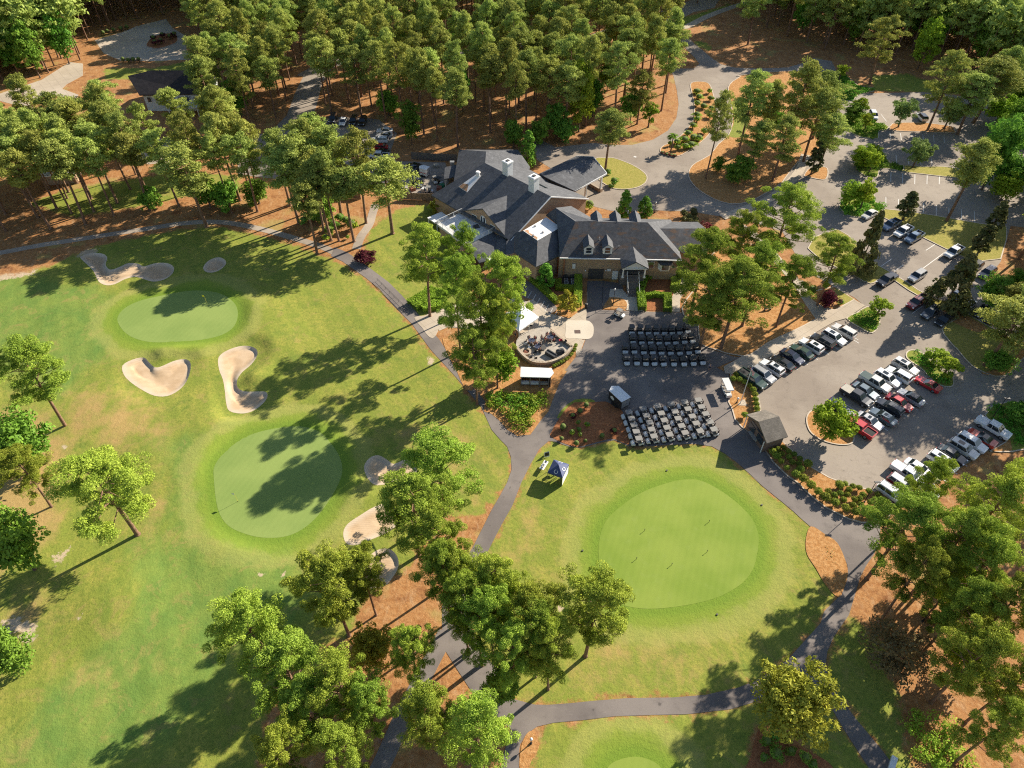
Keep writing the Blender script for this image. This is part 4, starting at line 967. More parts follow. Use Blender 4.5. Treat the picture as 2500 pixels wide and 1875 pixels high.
def palm():
    p = C3(875, 1362); H = 5.2
    t = thing('palm_tree', 'small palm at the lower tip of the planted median', 'tree', p)
    m = MB(); m.path([(0,0,0),(.1,0,2),(.05,.05,4.2)], [.2,.16,.14], 8); m.build('trunk', MATS['bark'], t)
    f = MB(); rn = random.Random(3)
    for i in range(22):
        a = i * 2.4; el = rn.uniform(-.5, 1.0); L = rn.uniform(1.1, 1.5); d = Vector((cos(a)*cos(el), sin(a)*cos(el), sin(el))); s = Vector((-sin(a), cos(a), 0))
        b = Vector((.05,.05,4.2)); e = b + d*L*.6; g = b + d*L + Vector((0,0,-.45))
        for w0, w1, x, y in ((.04,.32,b,e),(.32,.45,e,g)):
            f.add([x - s*w0, x + s*w0, y + s*w1, y - s*w1], [(0,1,2,3)])
        for k in range(-3, 4): f.add([g + s*k*.14 - s*.05, g + s*k*.14 + s*.05, g + s*k*.22 + d*.4 + Vector((0,0,-.2))], [(0,1,2)])
    f.build('crown', MATS['leaf_green'], t)
palm()

# woods: one tree per spot, drawn from outlines ------------------------------------
def scatter(poly, d, seed, jit=.35, avoid=()):
    rn = random.Random(seed); xs = [p[0] for p in poly]; ys = [p[1] for p in poly]; out = []
    tries = int((max(xs) - min(xs)) * (max(ys) - min(ys)) / (d * d) * 9)
    cell = {}
    for _ in range(tries):
        x, y = rn.uniform(min(xs), max(xs)), rn.uniform(min(ys), max(ys))
        if not inside(x, y, poly) or any(inside(x, y, a) for a in avoid): continue
        k = (int(x // d), int(y // d)); dd = d * rn.uniform(.75, 1.25)
        if any((x - q[0]) ** 2 + (y - q[1]) ** 2 < dd * dd for i in (-1, 0, 1) for j in (-1, 0, 1) for q in cell.get((k[0] + i, k[1] + j), ())): continue
        cell.setdefault(k, []).append((x, y)); out.append((x, y))
    return out
road_c = ribbon(C2.poly([(120,520),(300,430),(500,400),(760,370),(1000,365),(1250,360),(1550,315),(1850,290),(2100,250)]), 11)
lot_n = C2.poly([(130,480),(60,620),(0,780),(-120,900),(-330,920),(-330,1180),(0,1215),(380,1242),(750,1262),(1110,1200),(1070,1098),(740,1088),(745,900),(620,808),(540,798),(300,788),(170,855),(160,830),(200,720),(240,560),(300,470)])
house_zone = C1.poly([(560,420),(1500,400),(1520,600),(1400,800),(1000,830),(560,650)])
road_tl = C1.poly([(600,280),(820,200),(1120,110),(1300,180),(1420,400),(1000,430),(700,420)])
pool_zone = C1.poly([(850,900),(1300,900),(1350,1120),(900,1120)])
road_l = C1.poly([(-200,650),(280,520),(560,400),(600,520),(540,680),(240,760),(-200,780)])
WOODS = [
 ('left', OP([(-60,560),(-60,430),(200,425),(420,430),(600,430),(690,440),(690,400),(780,400),(860,440),(850,478),(770,500),(740,530),(700,510),(620,480),(560,468),(470,456),(400,458),(320,468),(240,480),(150,500),(80,510),(-60,520)]), 5.8, 'mid', (19, 23), 'tall thin pine in the straw belt along the curved path by the upper left green', 'pines in the straw belt above the upper left green', (lot_n, OP([(700,380),(900,380),(900,520),(700,520)]))),
 ('left2', OP([(-80,425),(-80,335),(120,330),(260,330),(420,320),(560,330),(600,425),(420,425),(200,420)]), 7.5, 'mid', (18, 22), 'pine between the straw belt and the white house', 'pines between the straw belt and the white house', (pool_zone, lot_n, OP([(280,290),(480,290),(480,375),(280,375)]))),
 ('mid', OP([(440,290),(600,262),(640,200),(655,140),(640,60),(400,40),(385,90),(400,150),(430,200),(445,240)]), 6.3, 'mid', (17, 22), 'pine in the dense block between white house and back road', 'pines between the white house and the back road', (house_zone, road_tl)),
 ('centre_wood', OP([(695,262),(780,285),(870,330),(1000,325),(1130,315),(1180,300),(1290,295),(1370,270),(1440,240),(1450,150),(1440,80),(1380,40),(1250,20),(700,30),(690,120)]), 6.6, 'tall', (20, 25), 'tall pine in the wood behind the clubhouse', 'pines in the wood behind the clubhouse', (lot_n, road_c)),
]
wood_pts = []
rr = random.Random(77)
for nm, poly, d, kind, hr, label, grp, av in WOODS:
    pts = scatter(poly, d, hash(nm) % 1 + len(nm) * 17, avoid=av)
    for x, y in pts: wood_pts.append((y, x, hr, label, grp, nm))
wood_pts.sort()
IND = wood_pts[:225]; REST = wood_pts[225:]
for y, x, hr, label, grp, nm in IND:
    if nm in ('mid', 'centre_wood') and rr.random() < .12: tree('green', (x, y), rr.uniform(9, 14), rr.uniform(3, 4.2), 'broadleaf tree among the pines, ' + ('behind the clubhouse' if nm == 'centre_wood' else 'left of the back road'), 'broadleaf trees among the pines ' + nm)
    else: tree('tall' if nm in ('centre_wood', 'left') else 'mid', (x, y), rr.uniform(*hr), rr.uniform(2.6, 3.9), label, grp)
for (x, y) in scatter(OP([(600,480),(680,500),(760,505),(775,490),(700,470),(620,462)]), 3.2, 5): pass
# everything farther off reads as one mass of trees
def woodland(name, pts, label, seed):
    rs = np.random.RandomState(seed); protos = []
    for tm, cm in PINE_F:
        V = np.empty(len(cm.vertices) * 3, np.float32); cm.vertices.foreach_get('co', V); V = V.reshape(-1, 3)
        t = np.empty(len(cm.polygons), np.float32); cm.attributes['tone'].data.foreach_get('value', t); protos.append((V, t))
    parts = []; tk = MB()
    for i, (x, y, H, R) in enumerate(pts):
        V, t = protos[i % 3]; a = rs.uniform(0, 6.28); c, s = cos(a), sin(a); k = R / 4.0
        W = np.column_stack([(V[:, 0] * c - V[:, 1] * s) * k + x, (V[:, 0] * s + V[:, 1] * c) * k + y, V[:, 2] * H / H0])
        parts.append((W, np.arange(len(W)).reshape(-1, 4), np.clip(t * .6 + rs.uniform(0, .4), 0, 1)))
        tk.tube((x, y, 0), (x, y, H * .85), .28, .08, 5, False)
    me = crown_mesh(name, parts, 'pine_needles'); me.materials.append(MATS['bark_pine'])
    tv = np.array(tk.v, np.float32); nv = len(me.vertices)
    o = link(name, me); tag(o, label, 'woodland', None, 'stuff')
    tkm = tk.mesh('trunk', MATS['bark_pine']); link('trunk', tkm, o)
    return o
rest = [(x, y, rr.uniform(*hr), rr.uniform(3.2, 4.4)) for y, x, hr, l, g, nm in REST]
far_r = OP([(1700,20),(1790,60),(1820,110),(1900,125),(2000,120),(2080,150),(2140,180),(2290,200),(2700,180),(2700,-60),(1560,-60),(1600,0)])
far_l = OP([(-500,195),(0,185),(100,172),(165,150),(200,70),(330,20),(380,25),(660,20),(680,-50),(-500,-50)])
far_b = [(-260, 262), (-95, 272), (-60, 296), (0, 300), (60, 300), (110, 306), (240, 308), (300, 345), (-320, 345), (-320, 262)]
far_l2 = OP([(-700,430),(-700,240),(-90,230),(-90,430)])
far_r2 = OP([(2290,240),(2700,240),(2900,700),(2600,1100),(2330,1000),(2330,700),(2290,500)])
ex = [(x, y, rr.uniform(18, 24), rr.uniform(3.3, 4.6)) for poly, d, s_ in ((far_r, 6.2, 1), (far_l, 6.6, 2), (far_b, 7.5, 3), (far_l2, 8, 4), (far_r2, 8, 6)) for x, y in scatter(poly, d, s_, avoid=(road_l, road_tl, house_zone))]
woodland('woodland', rest + ex, 'mass of distant pines closing the top of the picture', 4)
# edge-of-wood trees on the right, large enough to tell apart
for i, (x, y) in enumerate(scatter(OP([(1640,30),(1700,70),(1790,110),(1860,118),(1960,120),(2060,150),(2120,165),(2212,175),(2212,120),(2050,80),(1850,60),(1700,0)]), 9, 21)):
    if i % 3 == 0: tree('green', (x, y), rr.uniform(12, 16), rr.uniform(4, 5), 'broadleaf tree at the edge of the upper right wood', 'broadleaf trees at the edge of the upper right wood')
    else: tree('mid', (x, y), rr.uniform(18, 23), rr.uniform(3.8, 4.8), 'pine at the edge of the upper right wood', 'pines at the edge of the upper right wood')
for i, (x, y) in enumerate(scatter(OP([(-60,195),(30,188),(110,165),(165,150),(170,100),(150,60),(60,20),(-60,20)]), 8, 31)):
    tree('green' if i % 3 else 'mid', (x, y), rr.uniform(14, 19), rr.uniform(4.2, 5.2), 'leafy tree in the bright block at the upper left corner' if i % 3 else 'pine in the bright block at the upper left corner', ('broadleaf' if i % 3 else 'pine') + ' trees at the upper left corner')
for i, (bx, by) in enumerate([(2130,245),(2180,300),(2215,350),(2190,250),(2230,420),(2150,340),(2200,200)]):
    q = O(bx, by); tree('green' if i % 2 else 'mid', q, 12 if i % 2 else 19, 4.2, 'broadleaf tree beside the bays at the right edge' if i % 2 else 'pine beside the bays at the right edge', ('broadleaf' if i % 2 else 'pine') + ' trees beside the bays at the right edge')
for i, (bx, by) in enumerate([(480,440),(500,455),(560,440),(455,448),(700,480),(330,450),(1215,305),(1110,320),(1165,310),(840,250)]):
    q = O(bx, by); tree('understory', q, rr.uniform(5, 8), rr.uniform(2.6, 3.6), 'low green broadleaf tree growing under the tall pines', 'low broadleaf trees under the tall pines')
# ---------------------------------------------------------------- vehicles
def paint(name, col, metal=.0, rough=.25):
    return mat('paint_' + name, col, rough, metal=metal, coat=.8)
PAINTS = {'white': (.72, .72, .72), 'silver': (.42, .42, .43), 'pearl': (.60, .58, .55), 'black': (.012, .012, .014), 'navy': (.02, .028, .06), 'grey': (.09, .10, .11),
          'green': (.03, .06, .045), 'red': (.45, .015, .02), 'maroon': (.16, .012, .015), 'orange': (.55, .06, .04), 'slate': (.13, .17, .20), 'blue': (.12, .18, .26), 'charcoal': (.035, .038, .045)}
for k, v in PAINTS.items(): paint(k, v, .3 if k in ('silver', 'grey', 'slate', 'charcoal', 'navy', 'blue') else 0)
mat('car_glass', (.015, .022, .028), .06, coat=.5); mat('tyre', (.012, .012, .012), .8); mat('rim', (.45, .45, .46), .3, metal=.8)
mat('headlight', (.75, .78, .8), .1, coat=1); mat('taillight', (.35, .01, .01), .2, coat=1); mat('black_trim', (.02, .02, .02), .5)
mat('tonneau', (.34, .31, .26), .7, .1, 3); mat('cart_white', (.62, .62, .61), .35, coat=.4); mat('cart_black', (.02, .02, .022), .6)
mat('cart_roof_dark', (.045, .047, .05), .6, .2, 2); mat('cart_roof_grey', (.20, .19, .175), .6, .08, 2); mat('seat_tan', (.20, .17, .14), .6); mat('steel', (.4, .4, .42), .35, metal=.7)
mat('bag_dark', (.05, .03, .035), .7, .5, 6); mat('bed_liner', (.02, .02, .02), .9)
def loft(rings):
    n = len(rings[0]); vs = [p for r in rings for p in r]; fs = []
    for j in range(len(rings) - 1):
        for i in range(n): fs.append((j * n + i, j * n + (i + 1) % n, (j + 1) * n + (i + 1) % n, (j + 1) * n + i))
    fs += [tuple(range(n - 1, -1, -1)), tuple(range((len(rings) - 1) * n, len(rings) * n))]
    return vs, fs
def body_ring(x, w, zl, zt, cr=.1):
    zm = zl + (zt - zl) * .55
    h = [(x, -w * .93, zl), (x, -w, zl + .08), (x, -w, zm), (x, -w * .97, zt - .06), (x, -w + cr, zt)]
    return h + [(a, -b, c) for a, b, c in h[::-1]]
def wheel(parent, x, y, r, w=.24):
    m = MB().tube((0, -w / 2, 0), (0, w / 2, 0), r, r, 14); o = m.build('wheel', MATS['tyre'], parent); o.location = (x, y, r)
    s = 1 if y > 0 else -1
    q = MB().tube((0, s * (w / 2 - .02), 0), (0, s * (w / 2 + .015), 0), r * .64, r * .55, 10); q.build('rim', MATS['rim'], o)
SPEC = {
 'sedan': dict(L=4.75, W=1.84, st=[(-2.375,.70,.42,.80),(-2.25,.86,.30,.93),(-1.9,.91,.26,.97),(-.6,.92,.24,.94),(.9,.92,.24,.93),(1.6,.91,.26,.86),(2.15,.84,.28,.76),(2.375,.62,.36,.62)],
   cab=(-1.75, -1.05, .25, 1.05, .95, 1.44), wr=.33, wx=(1.42,-1.42)),
 'suv': dict(L=4.8, W=1.92, st=[(-2.4,.80,.50,1.0),(-2.32,.92,.38,1.12),(-2.0,.95,.34,1.12),(-.5,.96,.32,1.09),(.95,.96,.32,1.08),(1.6,.94,.34,1.02),(2.2,.88,.36,.92),(2.4,.66,.42,.74)],
   cab=(-2.3, -2.02, .35, 1.1, 1.08, 1.70), wr=.37, wx=(1.46,-1.46)),
 'pickup': dict(L=5.75, W=2.02, st=[(-2.88,.94,.55,1.16),(-2.8,.99,.48,1.18),(-.9,1.0,.45,1.18),(1.45,1.0,.45,1.16),(2.1,.98,.45,1.13),(2.65,.94,.46,1.06),(2.88,.78,.52,.88)],
   cab=(-.95, -.72, .72, 1.42, 1.16, 1.86), wr=.41, wx=(1.85,-1.75)),
 'coupe': dict(L=4.75, W=1.88, st=[(-2.375,.74,.42,.84),(-2.25,.88,.30,.95),(-1.9,.93,.26,.95),(-.6,.92,.24,.90),(.7,.92,.24,.89),(1.6,.91,.26,.84),(2.15,.84,.28,.74),(2.375,.62,.36,.60)],
   cab=(-1.6, -.75, .0, .75, .90, 1.33), wr=.34, wx=(1.45,-1.4)),
}
SPEC['van'] = dict(SPEC['suv'], cab=(-2.33, -2.15, .75, 1.55, 1.08, 1.80))
def vehicle(kind, col, p, ang, label, group, cat=None, roof=None, cover=None, sunroof=False, rack=False):
    s = SPEC[kind]; L, W = s['L'], s['W']; P = MATS['paint_' + col]
    nm = {'sedan': 'parked_car', 'coupe': 'parked_car', 'suv': 'parked_suv', 'pickup': 'pickup_truck', 'van': 'parked_van'}[kind]
    t = thing(nm, label, cat or {'sedan': 'car', 'coupe': 'car', 'suv': 'car', 'pickup': 'pickup', 'van': 'van'}[kind], (p[0], p[1], .02), ang, group)
    m = MB(); m.add(*loft([body_ring(*q) for q in s['st']]))
    if kind == 'pickup' and not cover:
        # bed walls standing above an inset floor
        m.v = [(x, y, min(z, .86) if x < -.8 and False else z) for x, y, z in m.v]
    m.build('body', P, t)
    x0, x1, x2, x3, zb, zr = s['cab']; wb, wr_ = W / 2 - .06, W / 2 - .26
    g = MB(); g.add([(x0, -wb, zb - .03), (x3, -wb, zb - .03), (x3, wb, zb - .03), (x0, wb, zb - .03), (x1, -wr_, zr - .03), (x2, -wr_, zr - .03), (x2, wr_, zr - .03), (x1, wr_, zr - .03)],
                    [(3,2,1,0), (4,5,6,7), (0,1,5,4), (1,2,6,5), (2,3,7,6), (3,0,4,7)])
    g.build('windows', MATS['car_glass'], t)
    r = MB(); rw = wr_ + .02
    r.add([(x1 - .08, -rw, zr - .045), (x2 + .06, -rw, zr - .045), (x2 + .06, rw, zr - .045), (x1 - .08, rw, zr - .045), (x1, -rw + .1, zr + .02), (x2 - .05, -rw + .1, zr + .02), (x2 - .05, rw - .1, zr + .02), (x1, rw - .1, zr + .02)],
          [(3,2,1,0), (4,5,6,7), (0,1,5,4), (1,2,6,5), (2,3,7,6), (3,0,4,7)])
    # pillars in body colour
    for y in (-1, 1):
        for xa, xb in ((x0, x1), (x3, x2), ((x0 + x3) / 2 - .25, (x1 + x2) / 2 - .15)):
            r.tube((xa, y * (wb + .01), zb - .02), (xb, y * (wr_ + .01), zr - .03), .045, .04, 4)
    r.build('roof', MATS['paint_' + (roof or col)], t)
    if sunroof:
        q = MB().box((x1 + x2) / 2 + .15, 0, zr + .018, (x2 - x1) * .42, rw * 1.15, .012); q.build('sunroof', MATS['car_glass'], t)
    if rack:
        q = MB()
        for y in (-1, 1): q.tube((x1 + .15, y * (rw - .12), zr + .06), (x2 - .2, y * (rw - .12), zr + .06), .025, .025, 4)
        q.build('roof_rack', MATS['black_trim'], t)
    if kind == 'pickup':
        if cover: MB().box(-1.86, 0, 1.18, 1.86, 1.8, .05).build('bed_cover', MATS['tonneau' if cover == 'tan' else 'paint_' + cover], t)
        else:
            q = MB().box(-1.86, 0, 1.172, 1.72, 1.56, .014); q.build('bed_floor', MATS['bed_liner'], t)
            w = MB()
            for (cx, cy, sx, sy) in ((-1.86, .87, 1.95, .13), (-1.86, -.87, 1.95, .13), (-2.78, 0, .12, 1.62), (-.97, 0, .1, 1.62)): w.box(cx, cy, 1.16, sx, sy, .15)
            w.build('bed_rail', P, t)
    for x in s['wx']:
        for y in (-1, 1): wheel(t, x, y * (W / 2 - .13), s['wr'])
    fx, rx = s['st'][-2][0] + .1, s['st'][0][0]; zf = s['st'][-2][3] - .14; zz = s['st'][0][3] - .12
    for y in (-1, 1):
        MB().box(fx - .02, y * (W / 2 - .28), zf, .22, .34, .13, taper=.8).build('headlight', MATS['headlight'], t)
        MB().box(rx + .04, y * (W / 2 - .26), zz, .12, .28, .16).build('taillight', MATS['taillight'], t)
        MB().box(x3 - .35, y * (W / 2 + .06), zb + .02, .14, .2, .13).build('mirror', P, t)
    MB().box(s['st'][-1][0] - .01, 0, .42, .06, W * .5, .2).build('grille', MATS['black_trim'], t)
    return t
def heading(a, b): d = b - a; return atan2(d.y, d.x)
# direction of the bays in the lower lot (nose pointing to the lower right of the picture)
H1 = heading(CA(620, 1010, .6), CA(880, 1175, .6)); H3 = heading(C5(790, 370, .6), C5(665, 440, .6)); HN = heading(C2(700, 880, .6), C2(590, 878, .6))
ROW1 = [('pickup','green',(478,1250),0,'dark green pickup with black bed behind the flagpole, first in the row along the sidewalk',{}),
 ('suv','silver',(628,1190),0,'silver car beside the dark green pickup, second along the sidewalk',dict(rack=True)),
 ('suv','white',(742,1092),1,'white SUV with dark glass roof, third along the sidewalk',dict(sunroof=True, rack=True)),
 ('sedan','black',(890,1030),1,'black-green sedan right of the white SUV with dark glass roof',{}),
 ('sedan','navy',(1018,940),0,'dark navy car, fifth in the row along the sidewalk',{}),
 ('sedan','green',(1148,875),1,'dark green-black sedan, sixth in the row along the sidewalk',{}),
 ('suv','white',(1275,800),1,'white SUV with small square sunroof between two dark cars along the sidewalk',dict(sunroof=True)),
 ('suv','charcoal',(1430,735),1,'charcoal SUV between two white ones near the upper end of the sidewalk row',dict(rack=True)),
 ('suv','white',(1583,688),0,'white SUV with black sunroof, second from the upper end of the sidewalk row',dict(sunroof=True)),
 ('suv','pearl',(1718,600),1,'off-white SUV at the upper end of the sidewalk row',{})]
for k, c, q, flip, lab, kw in ROW1: vehicle(k, c, CA(*q, .7), H1 + (pi if flip else 0), lab, 'vehicles parked along the sidewalk', **kw)
ROW2 = [('suv','navy',(218,650),0,'navy SUV by the round tree island, first in the upper line of the middle row',{}),
 ('pickup','charcoal',(400,520),0,'charcoal pickup with tan bed cover in the middle row',dict(cover='tan')),
 ('sedan','slate',(500,458),0,'blue-grey sedan between two pickups in the middle row',{}),
 ('pickup','pearl',(602,372),0,'beige pickup with dark bed cover beside the white SUV in the middle row',dict(cover='green')),
 ('suv','white',(735,330),0,'white SUV with two roof windows in the middle row',dict(sunroof=True)),
 ('suv','white',(858,290),1,'white car with dark rear glass, second from the ivy end of the middle row',{}),
 ('suv','pearl',(930,202),0,'pearl SUV with dark sunroof right beside the ivy end of the middle row',dict(sunroof=True)),
 ('pickup','red',(428,858),1,'red pickup with open black bed beside the round tree island',{}),
 ('sedan','silver',(545,785),0,'silver-grey car right beside the red pickup',dict(sunroof=True)),
 ('sedan','slate',(690,738),1,'pale slate sedan in the lower line of the middle row',dict(sunroof=True)),
 ('suv','charcoal',(760,640),1,'charcoal SUV left of the red sedan',dict(rack=True)),
 ('sedan','red',(868,585),0,'crimson sedan in the lower line of the middle row',{}),
 ('sedan','silver',(992,528),1,'silver car with black roof at the right end of the lower line',dict(roof='black')),
 ('coupe','red',(1178,383),1,'red coupe standing alone beside the ivy island',dict(roof='red'))]
for k, c, q, flip, lab, kw in ROW2: vehicle(k, c, C6(*q, .7), H1 + (pi if flip else 0), lab, 'vehicles in the middle row of the car park', **kw)
ROW3 = [('suv','white',(1335,1225),0,'white car with long dark glass roof, left of the black sedan in the front row',dict(sunroof=True)),
 ('sedan','charcoal',(1435,1148),0,'charcoal sedan with glinting bonnet in the front row',{}),
 ('suv','pearl',(1555,1088),0,'pearl SUV with dark sunroof in the middle of the front row',dict(sunroof=True)),
 ('suv','white',(1650,1022),0,'long white SUV left of the red convertible',{}),
 ('coupe','orange',(1758,965),1,'red-orange convertible with black soft top',dict(roof='black')),
 ('pickup','white',(1875,862),0,'white and red pickup with covered bed beside the ivy bank',dict(cover='white')),
 ('sedan','white',(1075,1300),0,'white car with dark windows partly hidden by a pine in the front row',{}),
 ('pickup','white',(965,1360),0,'white pickup with pale bed cover in the front row',dict(cover='silver')),
 ('suv','maroon',(900,1480),0,'red car with grey roof between the white SUV and the white pickup',dict(roof='silver')),
 ('suv','white',(785,1570),0,'white SUV at the topiary end of the front row',dict(rack=True)),
 ('sedan','white',(1150,1490),0,'white car hidden under the pine at the front row',{})]
for k, c, q, flip, lab, kw in ROW3: vehicle(k, c, C6(*q, .7), H1 + (pi if flip else 0), lab, 'vehicles in the front row of the car park', **kw)
ROW4 = [('sedan','pearl',(512,302),0,'cream car at the foot of the fourth ivy island',{}),
 ('pickup','blue',(725,412),0,'pale blue pickup, left of the three pickups',dict(sunroof=True)),
 ('pickup','white',(850,478),0,'white pickup in the middle of the three pickups',{}),
 ('pickup','blue',(960,540),0,'light blue pickup with its door open, right of the three pickups',{}),
 ('pickup','white',(1362,685),0,'white pickup with dark bed above the conical magnolia',{}),
 ('suv','charcoal',(1570,842),0,'charcoal SUV with red rear lights right of the magnolia',{}),
 ('suv','navy',(1700,898),0,'dark blue SUV by the straw slope at the lot edge',{}),
 ('pickup','black',(685,968),0,'black pickup with silver bumper standing in the driveway',dict(cover='charcoal')),
 ('suv','silver',(990,930),0,'silver car half hidden behind the magnolia',{}),
 ('pickup','maroon',(990,1195),0,'maroon pickup in the shade below the magnolia',{}),
 ('suv','grey',(1125,1300),0,'dark grey SUV between the maroon pickup and the black sedan',dict(sunroof=True)),
 ('sedan','charcoal',(1268,1370),0,'charcoal sedan at the tip of the grass corner',{}),
 ('sedan','white',(1390,1125),0,'white car with blue windscreen right behind the magnolia',{}),
 ('sedan','white',(1500,1220),0,'white sedan in the sun between magnolia and dark cars',{}),
 ('sedan','navy',(1640,1280),0,'dark blue-grey car right of the white sedan',{}),
 ('sedan','black',(1765,1350),0,'black car under the trees at the far right of the row',{})]
for k, c, q, flip, lab, kw in ROW4:
    t = vehicle(k, c, C5(*q, .7), H3 + (pi if flip else 0), lab, 'vehicles in the upper car park', **kw)
    if 'door open' in lab: MB().box(.35, -1.5, .55, .08, 1.0, .62, rot=.35).build('open_door', MATS['paint_blue'], t)
vehicle('suv', 'white', C4(858, 1040, .7), heading(C4(830,985,.7), C4(875,1080,.7)), 'white car behind the young tree of the second ivy island', 'vehicles in the top bays')
vehicle('suv', 'white', C4(1292, 1052, .7), heading(C4(1320,1085,.7), C4(1260,1020,.7)), 'white SUV with black roof beside the pale green tree', 'vehicles in the top bays', roof='charcoal')
for (k, c, q, lab) in [('suv','charcoal',(312,800),'dark car left of the white one in the rear lot'),('sedan','white',(380,818),'white car between dark ones in the rear lot'),('suv','black',(450,815),'first black car right of the white one in the rear lot'),('suv','black',(512,818),'second black car right of the white one in the rear lot')]:
    vehicle(k, c, C2(*q, .7), heading(C2(395,790,.7), C2(370,845,.7)), lab, 'vehicles in the rear lot', )
for (k, c, q, lab) in [('sedan','white',(662,880),'topmost white car of the column beside the pine wood'),('sedan','silver',(660,912),'silver car below the topmost white one beside the pine wood'),('suv','white',(628,945),'white SUV above the red car beside the pine wood'),('sedan','red',(625,990),'bright red car beside the pine wood'),('sedan','black',(632,1024),'black car below the red one beside the pine wood'),('pickup','white',(620,1052),'white pickup at the foot of the column beside the pine wood')]:
    vehicle(k, c, C2(*q, .7), HN, lab, 'vehicles in the rear lot')
# golf carts ------------------------------------------------------------------------
def cart_proto(style):
    """x forward; returns list of (name, mesh, loc) parts"""
    parts = []
    def add(n, mb, m, loc=None): parts.append((n, mb.mesh(n, MATS[m]), loc))
    b = MB()   # front cowl, floor, rear body
    b.add(*loft([[(x, -w, zl), (x, -w, zt - .05), (x, -w + .1, zt), (x, w - .1, zt), (x, w, zt - .05), (x, w, zl)] for x, w, zl, zt in [(1.2,.36,.36,.52),(1.12,.50,.30,.66),(.85,.55,.28,.80),(.62,.56,.28,.86),(.52,.56,.30,.60)]]))
    add('body', b, 'cart_white')
    b = MB().box(-.62, 0, .30, 1.0, 1.14, .40, taper=.94); add('rear_body', b, 'cart_white' if style == 'grey' else 'cart_black')
    f = MB().box(.1, 0, .26, 2.1, 1.06, .08); f.box(.57, 0, .55, .12, 1.0, .36); f.box(-1.15, 0, .42, .28, 1.0, .14); add('chassis', f, 'cart_black')
    s = MB().box(-.30, 0, .70, .52, 1.06, .14); s.box(-.60, 0, .78, .12, 1.04, .38); add('seat', s, 'seat_tan')
    p = MB()
    for y in (-.52, .52): p.tube((.66, y, .82), (.42, y * .96, 1.70), .022, .022, 4); p.tube((-.68, y, .72), (-.66, y * .96, 1.70), .022, .022, 4)
    p.tube((.42, -.5, 1.69), (.42, .5, 1.69), .022, .022, 4); p.tube((-.66, -.5, 1.69), (-.66, .5, 1.69), .022, .022, 4); p.tube((-.66, .5, 1.69), (.42, .5, 1.69), .022, .022, 4)
    add('roof_frame', p, 'cart_black')
    r = MB(); r.add(*loft([[(x, -w, 1.70), (x, -w, 1.73), (x, -w + .08, 1.77), (x, w - .08, 1.77), (x, w, 1.73), (x, w, 1.70)] for x, w in [(.50,.46),(.44,.55),(-.1,.56),(-.66,.55),(-.74,.44)]]))
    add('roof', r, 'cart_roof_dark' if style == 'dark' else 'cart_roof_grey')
    st = MB().tube((.50, .25, .80), (.28, .25, 1.02), .02, .02, 5); st.tube((.28, .25, 1.0), (.26, .25, 1.03), .16, .16, 8); add('steering_wheel', st, 'cart_black')
    g = MB()
    for y in (-.24, .24): g.tube((-.98, y, .52), (-1.12, y, 1.22), .13, .12, 7); [g.tube((-1.10, y + k * .05, 1.2), (-1.16, y + k * .08, 1.42), .018, .04, 4) for k in (-1, 0, 1)]
    add('golf_bags', g, 'bag_dark')
    w = MB().tube((0, -.09, 0), (0, .09, 0), .22, .22, 12)
    for x in (.82, -.80):
        for y in (-.50, .50): parts.append(('wheel', w.mesh('wheel', MATS['tyre']) if x > 0 and y < 0 else parts[-1][1], (x, y, .22)))
    return parts
CARTS = {k: cart_proto(k) for k in ('dark', 'grey')}
def cart(style, p, ang, label, group):
    t = thing('golf_cart', label, 'golf cart', (p[0], p[1], .03), ang, group, .94)
    for n, me, loc in CARTS[style]: link(n, me, t, loc)
    return t
ORD = ['first', 'second', 'third', 'fourth', 'fifth', 'sixth', 'seventh', 'eighth', 'ninth']
rj = random.Random(12)
for r, (nm, row) in enumerate([('back row by the clubhouse', [(443,315),(543,315),(635,320),(725,320),(820,320),(910,320),(1000,315),(1090,300)]), ('second row from the clubhouse', [(458,425),(558,430),(660,430),(760,435),(855,435),(950,430),(1052,420),(1148,410)]),
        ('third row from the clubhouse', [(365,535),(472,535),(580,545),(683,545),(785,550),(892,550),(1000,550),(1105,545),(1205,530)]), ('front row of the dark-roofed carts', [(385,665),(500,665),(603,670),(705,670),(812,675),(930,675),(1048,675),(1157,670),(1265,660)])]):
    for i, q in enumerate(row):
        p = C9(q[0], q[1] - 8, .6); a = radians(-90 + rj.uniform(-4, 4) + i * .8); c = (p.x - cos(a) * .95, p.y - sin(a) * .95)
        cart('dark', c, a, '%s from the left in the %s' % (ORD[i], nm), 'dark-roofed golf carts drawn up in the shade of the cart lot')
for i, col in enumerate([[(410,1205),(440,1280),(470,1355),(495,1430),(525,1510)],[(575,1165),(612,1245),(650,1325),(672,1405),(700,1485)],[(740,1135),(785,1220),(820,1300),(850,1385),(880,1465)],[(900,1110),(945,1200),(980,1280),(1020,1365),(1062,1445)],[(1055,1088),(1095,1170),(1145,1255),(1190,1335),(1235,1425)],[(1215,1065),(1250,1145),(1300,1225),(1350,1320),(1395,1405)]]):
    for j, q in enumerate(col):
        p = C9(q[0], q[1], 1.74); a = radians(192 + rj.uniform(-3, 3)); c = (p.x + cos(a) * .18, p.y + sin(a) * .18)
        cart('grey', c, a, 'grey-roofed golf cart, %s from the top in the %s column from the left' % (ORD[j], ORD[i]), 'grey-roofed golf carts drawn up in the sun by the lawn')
cart('grey', C8(1160, 975, .2), radians(-38), 'lone white golf cart between the mulch bed and the clubhouse ramp', None)
